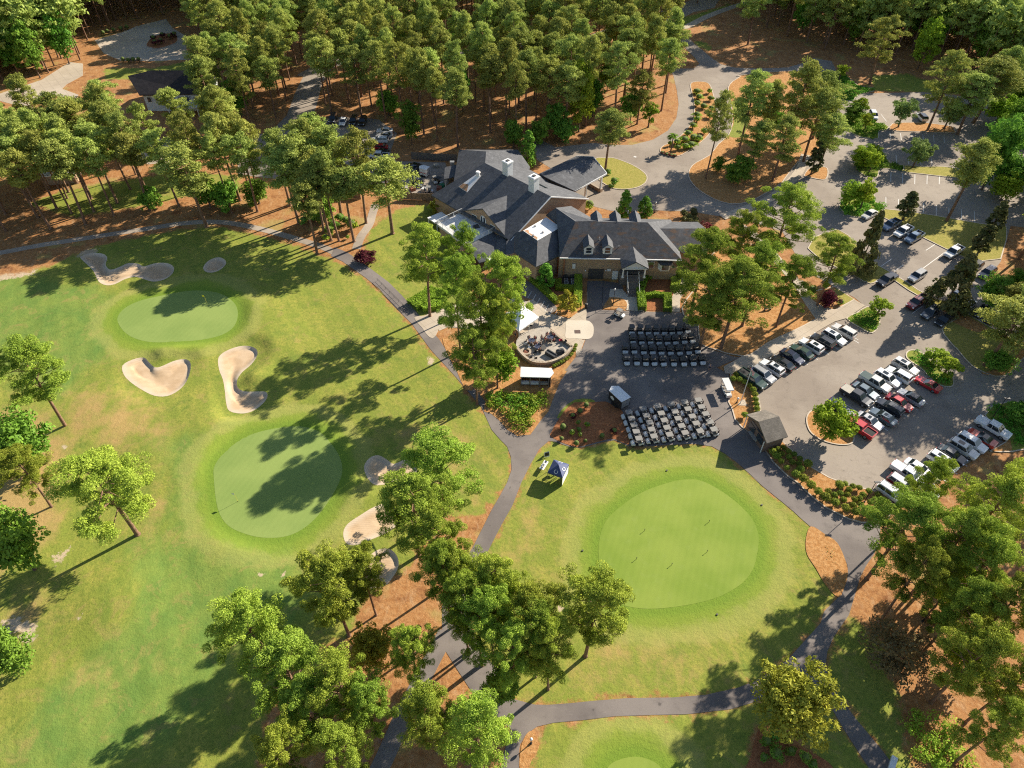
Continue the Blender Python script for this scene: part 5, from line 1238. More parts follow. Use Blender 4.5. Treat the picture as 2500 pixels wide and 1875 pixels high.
def long_cart():
    p = CA(130, 1420, .3); t = thing('golf_car', 'long white-roofed passenger cart beside the flagpole bed', 'golf cart', (p.x, p.y, .03), radians(-84))
    m = MB().box(1.15, 0, .3, .7, 1.1, .5, taper=.85); m.box(-.4, 0, .3, 2.4, 1.15, .36); m.build('body', MATS['cart_white'], t)
    s = MB(); [s.box(x, 0, .66, .5, 1.05, .15) or s.box(x - .3, 0, .7, .1, 1.05, .4) for x in (.3, -.6, -1.45)]; s.build('seat', MATS['seat_tan'], t)
    r = MB().box(-.3, 0, 1.9, 3.3, 1.3, .1, taper=.95); r.build('roof', MATS['cart_white'], t)
    f = MB(); [f.tube((x, y, .7), (x, y, 1.9), .025, .025, 4) for x in (1.1, -.3, -1.75) for y in (-.55, .55)]; [f.tube((x, -.55, 1.88), (x, .55, 1.88), .025, .025, 4) for x in (1.1, -.3, -1.75)]; f.tube((-1.75, .55, 1.88), (1.1, .55, 1.88), .025, .025, 4); f.build('roof_frame', MATS['cart_black'], t)
    for x in (1.0, -1.35):
        for y in (-.52, .52): o = MB().tube((0, -.1, 0), (0, .1, 0), .25, .25, 12).build('wheel', MATS['tyre'], t); o.location = (x, y, .25)
long_cart()
# ---------------------------------------------------------------- clubhouse
def shingles(name, a, c, tint=None):
    m, nt, b = nmat(name); MATS[name] = m; n = NT(nt)
    col = n.mix(n.map(n.noise(1.2, 4, .7), .35, .65), a, c)
    if tint: col = n.mix(n.map(n.noise(.45, 3, .6, n.scaled(1, 2.2, 2)), .5, .68), col, tint)
    br = n.node('ShaderNodeTexBrick'); br.inputs['Scale'].default_value = 1.0; br.inputs['Brick Width'].default_value = .9; br.inputs['Row Height'].default_value = .28
    br.inputs['Mortar Size'].default_value = .025; br.inputs['Color1'].default_value = (1, 1, 1, 1); br.inputs['Color2'].default_value = (.72, .72, .72, 1); br.inputs['Mortar'].default_value = (.45, .45, .45, 1)
    mp = n.node('ShaderNodeMapping'); mp.inputs['Rotation'].default_value = (0, 0, 0); nt.links.new(n.pos, mp.inputs['Vector'])
    cx = n.node('ShaderNodeSeparateXYZ'); nt.links.new(n.pos, cx.inputs[0]); cb = n.node('ShaderNodeCombineXYZ')
    nt.links.new(n.math('ADD', cx.outputs[0], cx.outputs[1]), cb.inputs[0]); nt.links.new(n.math('MULTIPLY', cx.outputs[2], 2.2), cb.inputs[1]); nt.links.new(cb.outputs[0], br.inputs['Vector'])
    col = n.mix(.6, col, br.outputs[0], 'MULTIPLY')
    col = n.mix(n.math('MULTIPLY', n.map(n.noise(6, 2, .7), .4, .75), .35), col, tuple(q * .5 for q in a))
    nt.links.new(col, b.inputs['Base Color']); b.inputs['Roughness'].default_value = .8; b.inputs['Specular IOR Level'].default_value = .3
    n.bump(n.noise(9, 2, .7), .3, .04, b)
    col2_ = n.mix(n.math('MULTIPLY', n.map(n.noise(.8, 4, .7, n.scaled(1.0, 1.0, .25)), .52, .7), .35), col, tuple(min(1, q * 1.6) for q in c)); nt.links.new(col2_, b.inputs['Base Color'])
shingles('roof_grey', (.085, .088, .097), (.125, .128, .138))
shingles('roof_slate', (.075, .076, .082), (.115, .113, .118), (.165, .10, .065))
shingles('roof_brown', (.17, .15, .125), (.24, .21, .175))
shingles('roof_house', (.035, .030, .032), (.055, .047, .047))
def brick(name, a, c, mo):
    m, nt, b = nmat(name); MATS[name] = m; n = NT(nt)
    cx = n.node('ShaderNodeSeparateXYZ'); nt.links.new(n.pos, cx.inputs[0]); cb = n.node('ShaderNodeCombineXYZ')
    nt.links.new(n.math('ADD', cx.outputs[0], cx.outputs[1]), cb.inputs[0]); nt.links.new(cx.outputs[2], cb.inputs[1])
    br = n.node('ShaderNodeTexBrick'); nt.links.new(cb.outputs[0], br.inputs['Vector']); br.inputs['Scale'].default_value = 1.0; br.inputs['Brick Width'].default_value = .45; br.inputs['Row Height'].default_value = .16
    br.inputs['Mortar Size'].default_value = .02; br.inputs['Color1'].default_value = (*a, 1); br.inputs['Color2'].default_value = (*c, 1); br.inputs['Mortar'].default_value = (*mo, 1)
    col = n.mix(n.math('MULTIPLY', n.map(n.noise(.7, 4, .6), .4, .7), .25), br.outputs[0], tuple(q * .6 for q in a))
    nt.links.new(col, b.inputs['Base Color']); b.inputs['Roughness'].default_value = .9
brick('brick', (.33, .20, .11), (.42, .27, .155), (.40, .33, .25)); brick('brick_dark', (.16, .09, .06), (.22, .13, .09), (.22, .18, .15))
mat('trim_white', (.72, .72, .70), .5, .06, 1.5); mat('membrane', (.74, .70, .66), .6, .1, .5, col2=(.82, .80, .77)); mat('rust_stain', (.45, .24, .12), .8, .4, 1.5)
mat('deck_floor', (.62, .60, .57), .6, .12, .6); mat('glass_dark', (.03, .04, .05), .08, coat=.5); mat('garage', (.06, .055, .05), .6, .1, 3); mat('wood_fence', (.22, .15, .10), .9, .35, 4)
mat('wood_grey', (.17, .145, .125), .9, .3, 4); mat('vent_metal', (.45, .45, .46), .4, metal=.6); mat('siding', (.62, .64, .66), .6, .08, 2); mat('canopy_glass', (.1, .2, .2), .1)

club = thing('clubhouse', 'large brick clubhouse with dark shingle roofs, white chimneys and a railed roof terrace', 'building', (0, 0, 0))
TH = radians(44.64); DP = Vector((cos(TH), sin(TH), 0)); DR = Vector((-sin(TH), cos(TH), 0)); AP = Vector((8.5, 139.48, 0))
def HL(p, q, z): v = AP + DP * p + DR * q; return Vector((v.x, v.y, z))
def roof_planes(name, planes, m='roof_grey', th=.22, parent=club):
    mb = MB(); [mb.slab(p, th) for p in planes]; return mb.build(name, MATS[m], parent)
def walls(name, poly, z0, z1, m='brick', parent=club, closed=True):
    """thin walls along poly; z1 per-vertex or number"""
    P = [Vector((p[0], p[1])) for p in poly]; n = len(P); mb = MB(); z1 = z1 if hasattr(z1, '__len__') else [z1] * n
    for i in range(n if closed else n - 1):
        a, b = P[i], P[(i + 1) % n]; d = (b - a)
        if d.length < .01: continue
        nr = Vector((-d.y, d.x)).normalized() * .12; za, zb = z1[i], z1[(i + 1) % n]
        mb.add([(a.x, a.y, z0), (b.x, b.y, z0), (b.x + nr.x, b.y + nr.y, z0), (a.x + nr.x, a.y + nr.y, z0), (a.x, a.y, za), (b.x, b.y, zb), (b.x + nr.x, b.y + nr.y, zb), (a.x + nr.x, a.y + nr.y, za)],
               [(3,2,1,0), (4,5,6,7), (0,1,5,4), (1,2,6,5), (2,3,7,6), (3,0,4,7)])
    return mb.build(name, MATS[m], parent)
def bar(name, a, b, w, h, m='trim_white', parent=club):
    a, b = Vector(a), Vector(b); d = (b - a); s = Vector((-d.y, d.x, 0)).normalized() * w / 2; u = Vector((0, 0, h))
    mb = MB().add([a - s, a + s, b + s, b - s, a - s + u, a + s + u, b + s + u, b - s + u], [(0,1,2,3), (7,6,5,4), (0,4,5,1), (1,5,6,2), (2,6,7,3), (3,7,4,0)])
    return mb.build(name, MATS[m], parent)
# main hall: ridge at right angles to the gable that faces the cart lot
SL = .454
hall = roof_planes('hall_roof', [[HL(0,0,10.8), HL(0,21.2,10.8), HL(-12.4,26.6,5.17), HL(-12.4,0,5.17)], [HL(0.02,0,10.8), HL(13.3,0,4.77), HL(13.3,23.4,4.77), HL(0.02,21.2,10.8)], [HL(0,21.22,10.8), HL(13.3,23.42,4.77), HL(-12.38,26.63,5.17)]])
walls('hall_wall', [HL(-11.9,.35,0), HL(0,.35,0), HL(12.9,.35,0), HL(12.9,23,0), HL(-11.9,26,0)], 0, [5.15, 10.5, 4.7, 4.7, 5.15])
bar('rake_trim', HL(-12.4,-.08,4.93), HL(0,-.08,10.56), .16, .26); bar('rake_trim', HL(0,-.08,10.56), HL(13.3,-.08,4.53), .16, .26)
# cross gable over the terrace
cg = roof_planes('cross_gable_roof', [[HL(-4.3,9.3,8.95), HL(-11.9,9.3,8.8), HL(-12.1,2.2,5.36), HL(-11.9,2.2,5.42)], [HL(-4.3,9.3,8.95), HL(-11.9,9.3,8.8), HL(-12.1,16.4,5.36), HL(-11.9,16.4,5.42)]])
walls('gable_wall', [HL(-11.7,3.2,0), HL(-11.7,9.3,0), HL(-11.7,15.4,0)], 4.2, [5.6, 8.5, 5.6], closed=False)
for q, w, h, nm in ((9.3, 1.9, 2.4, 'arched_window'), (12.2, 1.7, 1.2, 'window'), (6.2, 1.7, 1.2, 'window')):
    c = HL(-11.78, q, 0); f = MB()
    if nm == 'window': f.box(c.x, c.y, 4.75, .1, w, h, TH)
    else:
        pts = [(-.95, 0), (.95, 0)] + [(.95 * cos(a), 1.3 + .95 * sin(a)) for a in [i * pi / 8 for i in range(9)]]
        vs = [HL(-11.74, q + y, 4.7 + z) for y, z in pts] + [HL(-11.86, q + y, 4.7 + z) for y, z in pts]; k = len(pts)
        f.add(vs, [tuple(range(k)), tuple(range(2 * k - 1, k - 1, -1))] + [(i, k + i, k + (i + 1) % k, (i + 1) % k) for i in range(k)])
    fo = f.build(nm, MATS['trim_white'], club); g = MB()
    for k in (-1, 0, 1) if nm == 'window' else (-1, 1):
        d = HL(-11.87, q + k * w / 3.2 * (1 if nm == 'window' else .75), 0); g.box(d.x, d.y, 4.95, .06, w / 3.8, h * .7, TH)
    g.build('pane', MATS['glass_dark'], fo)
# rear block with its ridge running away from the viewer
roof_planes('rear_roof', [[(-6.6,152.5,8.5), (-6.4,164.7,8.5), (-13.7,172.6,5.0), (-14.2,152,5.0)], [(-6.58,152.5,8.5), (-6.38,164.7,8.5), (1.5,172.6,5.0), (4.5,163.5,5.0), (2.5,155,5.0)], [(-6.4,164.75,8.5), (1.5,172.65,5.0), (-13.7,172.65,5.0)]])
walls('rear_wall', [(-13.3,153,0), (-13.1,172,0), (1.2,172,0), (3.8,163.5,0), (2.2,157,0)], 0, 4.95)
roof_planes('porch_roof', [[(-17.0,166.0,3.6), (-11.6,166.0,4.9), (-11.6,160,4.9), (-16.8,160,3.6)]]); walls('porch_wall', [(-16.5,165.8,0), (-13.4,165.8,0)], 0, 3.4, closed=False)
for y in (160.4, 163): MB().tube((-16.6, y, 0), (-16.6, y, 3.4), .12, .12, 6).build('porch_post', MATS['trim_white'], club)
q = A(905, 265, 7.4); MB().box(q.x, q.y, 7.0, .9, 1.3, .25, .1).build('skylight', MATS['canopy_glass'], club)
MB().box(-15.2, 167.3, 3.6, 1.1, .9, .9).build('roof_unit', MATS['vent_metal'], club)
# portico
roof_planes('portico_roof', [[HL(10.4,10.2,7), HL(26.2,9.9,7), HL(25.2,4.5,5.0), HL(13.35,4.2,5.0)], [HL(10.4,10.22,7), HL(26.2,9.92,7), HL(26.6,15.6,5.0), HL(13.3,16,5.0)]])
bar('portico_fascia', HL(13.4,4.35,4.68), HL(25.2,4.4,4.68), .2, .35); bar('portico_fascia', HL(25.3,4.5,4.7), HL(26.2,9.9,6.7), .16, .35)
bar('portico_fascia', HL(26.2,9.9,6.7), HL(26.6,15.6,4.7), .16, .35)
for p_, q_ in ((24.3,5.2), (25.3,14.6), (18.5,5.2), (24.9,9.9)):
    c = HL(p_, q_, 0); MB().box(c.x, c.y, .9, .42, .42, 4.0, TH).build('portico_column', MATS['trim_white'], club)
    MB().box(c.x, c.y, 0, .8, .8, .95, TH).build('column_base', MATS['brick'], club)
bar('portico_wall', HL(24.3,5.6,0), HL(25.2,14.2,0), .45, .8, 'brick'); bar('portico_wall', HL(14.5,5.2,0), HL(18.2,5.2,0), .4, .8, 'brick')
# chimneys
for (p_, q_, s) in ((.4, 13.9, 1.0), (-.3, 4.9, 1.0)):
    c = HL(p_, q_, 0); ch = MB().box(c.x, c.y, 9.6, 1.7, 1.7, 4.3, TH).build('chimney', MATS['trim_white'], club)
    MB().box(c.x, c.y, 13.55, 2.0, 2.0, .28, TH).build('chimney_cap', MATS['trim_white'], ch); MB().box(c.x, c.y, 13.83, .7, .7, .22, TH).build('flue', MATS['garage'], ch)
# white membrane well with vents on the dark slope
def on_slope(p, q, dz=0): return HL(p, q, 10.8 + SL * p + dz)
roof_planes('membrane_well', [[on_slope(-7.7,22.0,.1), on_slope(-3.3,20.6,.1), on_slope(-3.1,19.2,.1), on_slope(-7.9,18.9,.1)]], 'membrane', .12)
roof_planes('rust_patch', [[on_slope(-7.68,21.9,.12), on_slope(-6.6,21.6,.12), on_slope(-6.2,20.2,.12), on_slope(-7.0,19.6,.12), on_slope(-7.85,19.0,.12)]], 'rust_stain', .03)
c = on_slope(-3.4, 19.9); MB().tube((c.x, c.y, c.z), (c.x, c.y, c.z + .9), .42, .42, 12).tube((c.x, c.y, c.z + .9), (c.x, c.y, c.z + 1.15), .6, .45, 12).build('roof_vent', MATS['membrane'], club)
c = HL(5.5, 6.6, 10.8 - SL * 5.5); roof_planes('skylight', [[HL(4.2,8.0,10.8-SL*4.2+.12), HL(4.2,5.4,10.8-SL*4.2+.12), HL(5.0,5.4,10.8-SL*5.0+.12), HL(5.0,8.0,10.8-SL*5.0+.12)]], 'glass_dark', .12)
# link roof between hall and long wing
LK = lambda x, y: 9.8 + .413 * ((x - 13.45) + (y - 131.0))
e1, e2, e3, e4 = (13.45, 131.0), (9.5, 136.6), (7.55, 137.0), (9.7, 124.9)
roof_planes('link_roof', [[(13.45,131.0,9.8), (9.5,136.4,9.8), (7.5,137.3,7.5), (10.6,132.4,7.45), (9.75,125.2,5.0), (10.1,123.95,5.45)], [(13.47,131.0,9.8), (9.52,136.4,9.8), (13.5,143.5,6.0), (18,139,5.6), (18,131.2,9.78)]])
# block with the white flat top
T = [(7.5,136.3), (10.5,132.4), (5.4,127.3), (2.4,131.0)]
roof_planes('flat_roof', [[(x, y, 7.5) for x, y in T]], 'membrane', .3)
roof_planes('rust_patch', [[(2.6,131.0,7.52), (3.5,131.4,7.52), (3.7,130.2,7.52), (5.4,128.5,7.52), (5.35,127.5,7.52)]], 'rust_stain', .03)
for (x, y) in ((5.0, 132.6), (6.6, 130.2), (4.5, 128.9)): MB().tube((x, y, 7.5), (x, y, 7.95), .16, .12, 8).box(x, y, 7.5, .5, .3, .2).build('roof_vent', MATS['vent_metal'], club)
roof_planes('mansard_roof', [[(10.5,132.4,7.46), (5.4,127.3,7.46), (5.05,121.8,4.7), (9.85,125.7,4.7)], [(5.38,127.28,7.44), (2.4,131.0,7.44), (.7,132.6,6.0), (.5,127.0,4.7), (5.03,121.8,4.7)], [(.68,132.5,6.0), (-.35,131.6,5.3), (-1.2,130.6,5.0), (-1.4,125.8,4.2), (.48,127.0,4.7)]])
walls('wing_wall', [(9.6,125.9,0), (5.05,122.25,0), (.7,127.15,0), (-1.15,126.2,0)], 0, 4.55, closed=False)
# terrace block with skirt roof
D4 = [(-10.1,144.4), (-16.8,138.3), (-9.9,129.9), (-3.3,136.0)]
MB().prism(D4, 4.0, 4.5).build('terrace_floor', MATS['deck_floor'], club)
walls('terrace_wall', [(-10.4,144.2,0), (-16.4,138.5,0), (-9.9,130.4,0), (-3.6,136.2,0)], 0, 4.0)
roof_planes('skirt_roof', [[(-3.3,135.9,4.45), (-9.9,129.8,4.45), (-7.0,126.2,2.6), (-3.7,127.4,2.8), (-3.55,131.2,3.8)], [(-3.28,135.9,4.45), (-.3,132.3,4.6), (-1.2,130.6,4.6), (-1.4,126.2,3.6), (-3.65,128.0,3.0), (-3.5,131.2,3.9)], [(-10.2,144.5,4.45), (-16.9,138.4,4.45), (-17.6,140.9,3.4), (-14.4,143.2,3.2), (-12.3,146.4,3.6)]])
roof_planes('porch_flat_roof', [[(-19.6,143.4,3.0), (-16.5,146.0,3.0), (-14.5,143.5,3.0), (-17.2,140.8,3.0)]], 'membrane', .25)
roof_planes('porch_flat_roof', [[(-3.8,130.0,3.0), (-1.5,127.2,3.0), (-3.7,125.3,3.0), (-6.0,128.0,3.0)]], 'membrane', .25)
for x, y in ((-19.3,143.4), (-17.2,141.1), (-3.7,125.6), (-5.7,128), (-1.7,127.2)): MB().tube((x, y, 0), (x, y, 2.8), .13, .13, 8).build('porch_post', MATS['trim_white'], club)
def rail(a, b, z, name='railing'):
    a, b = Vector((*a, z)), Vector((*b, z)); mb = MB(); n = max(2, int((b - a).length / .35))
    for h in (.12, 1.05): mb.tube(a + Vector((0, 0, h)), b + Vector((0, 0, h)), .05, .05, 4)
    for i in range(n + 1): p = a.lerp(b, i / n); w = .07 if i % 6 == 0 else .025; mb.tube(p, p + Vector((0, 0, 1.1)), w, w, 4)
    mb.build(name, MATS['trim_white'], club)
for i in range(3): rail(D4[i], D4[i + 1], 4.5)
rnp = random.Random(4)
# long wing
WP = [Vector((10.0,124.0,5.5)), Vector((35.4,123.1,5.5)), Vector((28.7,130.6,9.8)), Vector((13.5,131.0,9.8))]
roof_planes('wing_roof', [WP], 'roof_slate')
roof_planes('wing_back_roof', [[(13.5,131.02,9.8), (28.7,130.62,9.8), (35.6,138.6,5.5), (17,139.3,5.5)], [(28.72,130.6,9.8), (35.42,123.1,5.5), (35.62,138.6,5.5)]])
roof_planes('end_wing_roof', [[(31.6,131.2,7.9), (41.5,131.2,7.9), (41.5,126.3,5.4), (35.9,125.9,5.4), (33.9,128.0,6.4)]], 'roof_slate'); roof_planes('end_wing_back_roof', [[(31.6,131.22,7.9), (41.5,131.22,7.9), (41.5,137.8,5.4), (33,137.8,5.4)]])
bar('gutter', (10,123.85,5.3), (22.6,123.45,5.3), .2, .22); bar('gutter', (28,123.3,5.3), (35.4,122.95,5.3), .2, .22)
walls('wing_wall', [(9.9,124.4,0), (35.0,123.6,0), (35.2,126.4,0), (41.2,126.6,0), (41.2,137.4,0), (35,138.2,0), (17,138.8,0)], 0, [5.4,5.4,5.4,5.35,5.35,5.4,5.4], closed=False)
walls('end_gable_wall', [(41.3,126.6,0), (41.3,131.2,0), (41.3,137.4,0)], 5.2, [5.3, 7.8, 5.3], closed=False)
sl_f = (9.8 - 5.5) / (130.8 - 123.6)
for px in (757, 1012):      # front dormers: base of the white face traced on the slope
    c = B(px, 1478, 6.3); y0 = c.y; z0 = 5.5 + (y0 - 123.6) * sl_f
    zt = z0 + 1.5; zr = z0 + 2.25; yb = 123.6 + (zt - 5.5) / sl_f; yr = 123.6 + (zr - 5.5) / sl_f; w = .95
    d = MB().add([(c.x - w, y0, z0 - .3), (c.x + w, y0, z0 - .3), (c.x + w, y0, zt), (c.x, y0, zr - .1), (c.x - w, y0, zt), (c.x - w, yb, zt), (c.x + w, yb, zt), (c.x, yr, zr - .1)], [(0,1,2,3,4), (0,4,5), (1,6,2), (4,3,7,5), (3,2,6,7)]).build('dormer', MATS['trim_white'], club)
    r = MB().slab([(c.x, y0 - .15, zr + .1), (c.x, yr + .2, zr + .1), (c.x - w - .2, yb + .1, zt), (c.x - w - .2, y0 - .15, zt)], .1).slab([(c.x, y0 - .15, zr + .1), (c.x, yr + .2, zr + .1), (c.x + w + .2, yb + .1, zt), (c.x + w + .2, y0 - .15, zt)], .1)
    r.build('dormer_roof', MATS['roof_grey'], d); MB().box(c.x, y0 - .04, z0 + .3, 1.05, .06, 1.2).build('dormer_window', MATS['glass_dark'], d)
    MB().box(c.x, y0 - .08, z0 + .86, 1.05, .05, .06).box(c.x, y0 - .06, z0 + .2, 1.3, .08, .08).build('window_bar', MATS['trim_white'], d)
for px in (865, 1120, 1385):  # back dormers
    c = B(px, 1015, 8.6); x = c.x; yr = 131 + (9.8 - 8.9) / .53
    d = MB(); w = 1.05
    d.add([(x - w, 135.4, 6.2), (x + w, 135.4, 6.2), (x + w, 135.4, 8.5), (x, 135.4, 9.6), (x - w, 135.4, 8.5), (x - w, 131.6, 8.5), (x + w, 131.6, 8.5), (x, 131.2, 9.6), (x - w, 133.5, 7.2), (x + w, 133.5, 7.2)], [(1,0,4,3,2), (0,8,5,4), (1,2,6,9)])
    o = d.build('dormer', MATS['trim_white'], club)
    MB().slab([(x, 130.9, 9.75), (x, 135.6, 9.75), (x - w - .2, 135.6, 8.55), (x - w - .2, 131.6, 8.55)], .1).slab([(x, 130.9, 9.75), (x, 135.6, 9.75), (x + w + .2, 135.6, 8.55), (x + w + .2, 131.6, 8.55)], .1).build('dormer_roof', MATS['roof_grey'], o)
for px, py in ((905, 1265), (1175, 1322), (1270, 1078)): c = B(px, py, 8.3); zz = 5.5 + (c.y - 123.6) * sl_f; MB().tube((c.x, c.y, zz - .2), (c.x, c.y, zz + .55), .09, .09, 6).build('vent_pipe', MATS['vent_metal'], club)
# entrance porch of the front stair
roof_planes('porch_gable_roof', [[(25.4,120.4,6.9), (25.4,127.0,6.95), (22.6,123.5,5.5), (22.6,120.4,5.25)], [(25.42,120.4,6.9), (25.42,127.0,6.95), (28.2,123.5,5.5), (28.2,120.4,5.25)]])
MB().add([(22.9,120.75,5.1), (27.9,120.75,5.1), (25.4,120.75,6.7), (22.9,121.0,5.1), (27.9,121.0,5.1), (25.4,121.0,6.7)], [(0,1,2), (5,4,3), (0,3,4,1), (1,4,5,2), (2,5,3,0)]).build('pediment', MATS['trim_white'], club)
bar('porch_beam', (22.8,120.7,4.85), (28.0,120.7,4.85), .3, .3)
for x in (23.1, 27.6): MB().tube((x, 120.8, 2.7), (x, 120.8, 4.9), .17, .15, 10).box(x, 120.8, 2.7, .5, .5, .2).build('porch_column', MATS['trim_white'], club)
st = MB()
for i in range(16): st.box(25.3, 120.9 - i * .26 + .8, 0, 2.3, .27, 2.72 - i * .17)
st.box(25.3, 122.6, 0, 5.0, 1.9, 2.72); st.build('stair', MATS['wood_grey'], club)
for x in (24.1, 26.5):
    m_ = MB(); m_.tube((x, 121.6, 3.75), (x, 117.7, 1.2), .05, .05, 5); [m_.tube((x, 121.6 - k * .78, 2.75 - k * .51), (x, 121.6 - k * .78, 3.75 - k * .51), .04, .04, 4) for k in range(6)]; m_.build('stair_rail', MATS['trim_white'], club)
MB().box(25.3, 123.35, 2.75, 1.9, .12, 2.15).build('entrance_door', MATS['glass_dark'], club)
# openings of the long wall
MB().box(17.9, 123.98, .02, 3.2, .2, 2.5).build('garage_door', MATS['garage'], club)
MB().box(22.0, 123.8, .05, 1.2, .2, 2.1).build('service_door', MATS['trim_white'], club); MB().box(20.6, 123.85, 2.1, .75, .12, .55).build('wall_sign', MATS['trim_white'], club)
MB().box(13.1, 124.1, 2.6, .65, .14, 1.2).build('wall_cabinet', MATS['trim_white'], club); MB().box(11.0, 124.15, .5, .3, .12, 4.6).build('downpipe', mat('downpipe', (.30, .12, .06), .7), club)
for x, w in ((29.3, 1.1), (35.2 - .9, 1.1)):
    f = MB().box(x, 123.62, 3.1, w + .2, .14, 1.6).build('window', MATS['trim_white'], club); MB().box(x, 123.53, 3.2, w, .06, 1.4).build('pane', MATS['glass_dark'], f)
by = MB(); by.prism([(30.8,123.6), (31.3,122.7), (33.0,122.7), (33.5,123.6)], 2.9, 4.6).build('bay_window', MATS['trim_white'], club)
MB().box(32.15, 122.66, 3.15, 1.4, .06, 1.2).build('bay_pane', MATS['glass_dark'], club); MB().prism([(30.5,123.6), (31.1,122.3), (33.2,122.3), (33.8,123.6)], 4.62, [5.15, 4.7, 4.7, 5.15]).build('bay_canopy', MATS['garage'], club)
for x in (15.6, 19.9): MB().ball((x, 123.75, 2.3), .16).build('wall_lamp', MATS['trim_white'], club)
for i, (px, py) in enumerate(((2095,1090), (1565,1235), (1430,690))): pass

# ---------------------------------------------------------------- other buildings
def gable_house(name, label, c, ang, L, W, eave, ridge, wm, rm, cat='building', over=.5):
    t = thing(name, label, cat, (c[0], c[1], 0), ang)
    a, b = L / 2, W / 2
    m = MB().add([(-a,-b,0),(a,-b,0),(a,b,0),(-a,b,0),(-a,-b,eave),(a,-b,eave),(a,b,eave),(-a,b,eave),(-a,0,ridge-.1),(a,0,ridge-.1)], [(0,1,5,4),(2,3,7,6),(1,2,6,9,5),(3,0,4,8,7),(3,2,1,0),(4,5,9,8),(6,7,8,9)]); m.build('wall', MATS[wm], t)
    a += over; s = (ridge - eave) / b; b2 = b + over; ze = ridge - s * b2
    MB().slab([(-a,0,ridge+.1),(a,0,ridge+.1),(a,-b2,ze+.1),(-a,-b2,ze+.1)], .16).slab([(-a,.001,ridge+.1),(a,.001,ridge+.1),(a,b2,ze+.1),(-a,b2,ze+.1)], .16).build('roof', MATS[rm], t)
    return t
# starter hut
r0, r1 = C7(440,350,4.9), C7(670,295,4.9)
hut = thing('starter_hut', 'small starter hut with brown shingle gable roof and glazed front by the topiary bed', 'building', (0, 0, 0))
ridge_a, ridge_b = C7(452,352,4.9), C7(672,292,4.9); lo_l, lo_r = C7(540,585,2.9), C7(770,512,2.9); up_l, up_r = C7(320,275,2.9), C7(520,222,2.9)
MB().slab([ridge_a, ridge_b, lo_r, lo_l], .18).slab([ridge_a, ridge_b, up_r, up_l], .18).build('roof', MATS['roof_brown'], hut)
ce = (ridge_a + ridge_b + lo_l + up_r) / 4
def ins(p, k=.86): v = Vector((ce.x, ce.y, 0)) + (Vector((p.x, p.y, 0)) - Vector((ce.x, ce.y, 0))) * k; return v
cs = [ins(lo_l), ins(lo_r), ins(up_r), ins(up_l)]; ms = [(cs[0] + cs[3]) / 2, (cs[1] + cs[2]) / 2]
walls('wall', [cs[0], cs[1], ms[1], cs[2], cs[3], ms[0]], 0, [2.8, 2.8, 4.6, 2.8, 2.8, 4.6], 'brick_dark', hut)
dg = (cs[3] - cs[0]); nrm = Vector((-dg.y, dg.x, 0)).normalized() * .08
if (ms[0] + nrm - ce).length < (ms[0] - ce).length: nrm = -nrm
for a_, b_, z0_, z1_, m_ in ((.12,.42,1.0,2.4,'glass_dark'), (.56,.86,1.0,2.4,'glass_dark'), (.2,.8,2.7,3.1,'glass_dark'), (.35,.6,.3,.95,'tonneau')):
    p1, p2 = cs[0] + dg * a_ + nrm, cs[0] + dg * b_ + nrm
    MB().add([(p1.x,p1.y,z0_),(p2.x,p2.y,z0_),(p2.x,p2.y,z1_),(p1.x,p1.y,z1_)] + [(p1.x+nrm.x*.3,p1.y+nrm.y*.3,z0_),(p2.x+nrm.x*.3,p2.y+nrm.y*.3,z0_),(p2.x+nrm.x*.3,p2.y+nrm.y*.3,z1_),(p1.x+nrm.x*.3,p1.y+nrm.y*.3,z1_)], [(0,1,2,3),(7,6,5,4),(0,4,5,1),(1,5,6,2),(2,6,7,3),(3,7,4,0)]).build('window' if m_ == 'glass_dark' else 'counter', MATS[m_], hut)
q0, q1 = ms[0] + nrm * 6, ms[0] + nrm * 14; bar('shelf', (cs[0] + dg*.35 + nrm*3) + Vector((0,0,1)), (cs[0] + dg*.7 + nrm*3) + Vector((0,0,1)), .9, .06, 'tonneau', hut)
for k in (0, 1): p = (cs[0], cs[3])[k] + nrm * 5; MB().tube((p.x, p.y, 0), (p.x, p.y, 2.8), .08, .08, 6).build('post', MATS['trim_white'], hut)
# white-roofed shed under the patio
shed = thing('open_shed', 'long open-fronted shed with a white metal roof below the round patio', 'building', (0, 0, 0))
a, b_, c_, d_ = CE(895,1440,3.0), CE(1450,1465,3.0), CE(1420,1635,2.7), CE(885,1620,2.7); tip = CE(1490,1550,2.8)
MB().slab([a, b_, tip, c_, d_], .12).build('roof', mat('white_metal', (.74, .74, .74), .45, .05, 1), shed)
walls('wall', [Vector((a.x+.3,a.y,0)), Vector((b_.x-.2,b_.y,0)), Vector((c_.x+.1,c_.y+.2,0))], 0, 2.7, 'brick_dark', shed, closed=False); walls('side_wall', [Vector((d_.x+.2,d_.y+.3,0)), Vector((a.x+.3,a.y,0))], 0, 2.6, 'brick_dark', shed, closed=False)
for k in (0, .33, .66, 1): p = d_.lerp(c_, k); MB().tube((p.x + .15 - .3*k, p.y + .25, 0), (p.x + .15 - .3*k, p.y + .25, 2.6), .08, .08, 6).build('post', MATS['wood_grey'], shed)
for k, m_ in ((.17, 'trim_white'), (.5, 'trim_white'), (.82, 'tonneau')): p = d_.lerp(c_, k); MB().box(p.x, p.y + .7, .35, 1.6, .5, .5).build('cooler', MATS[m_], shed)
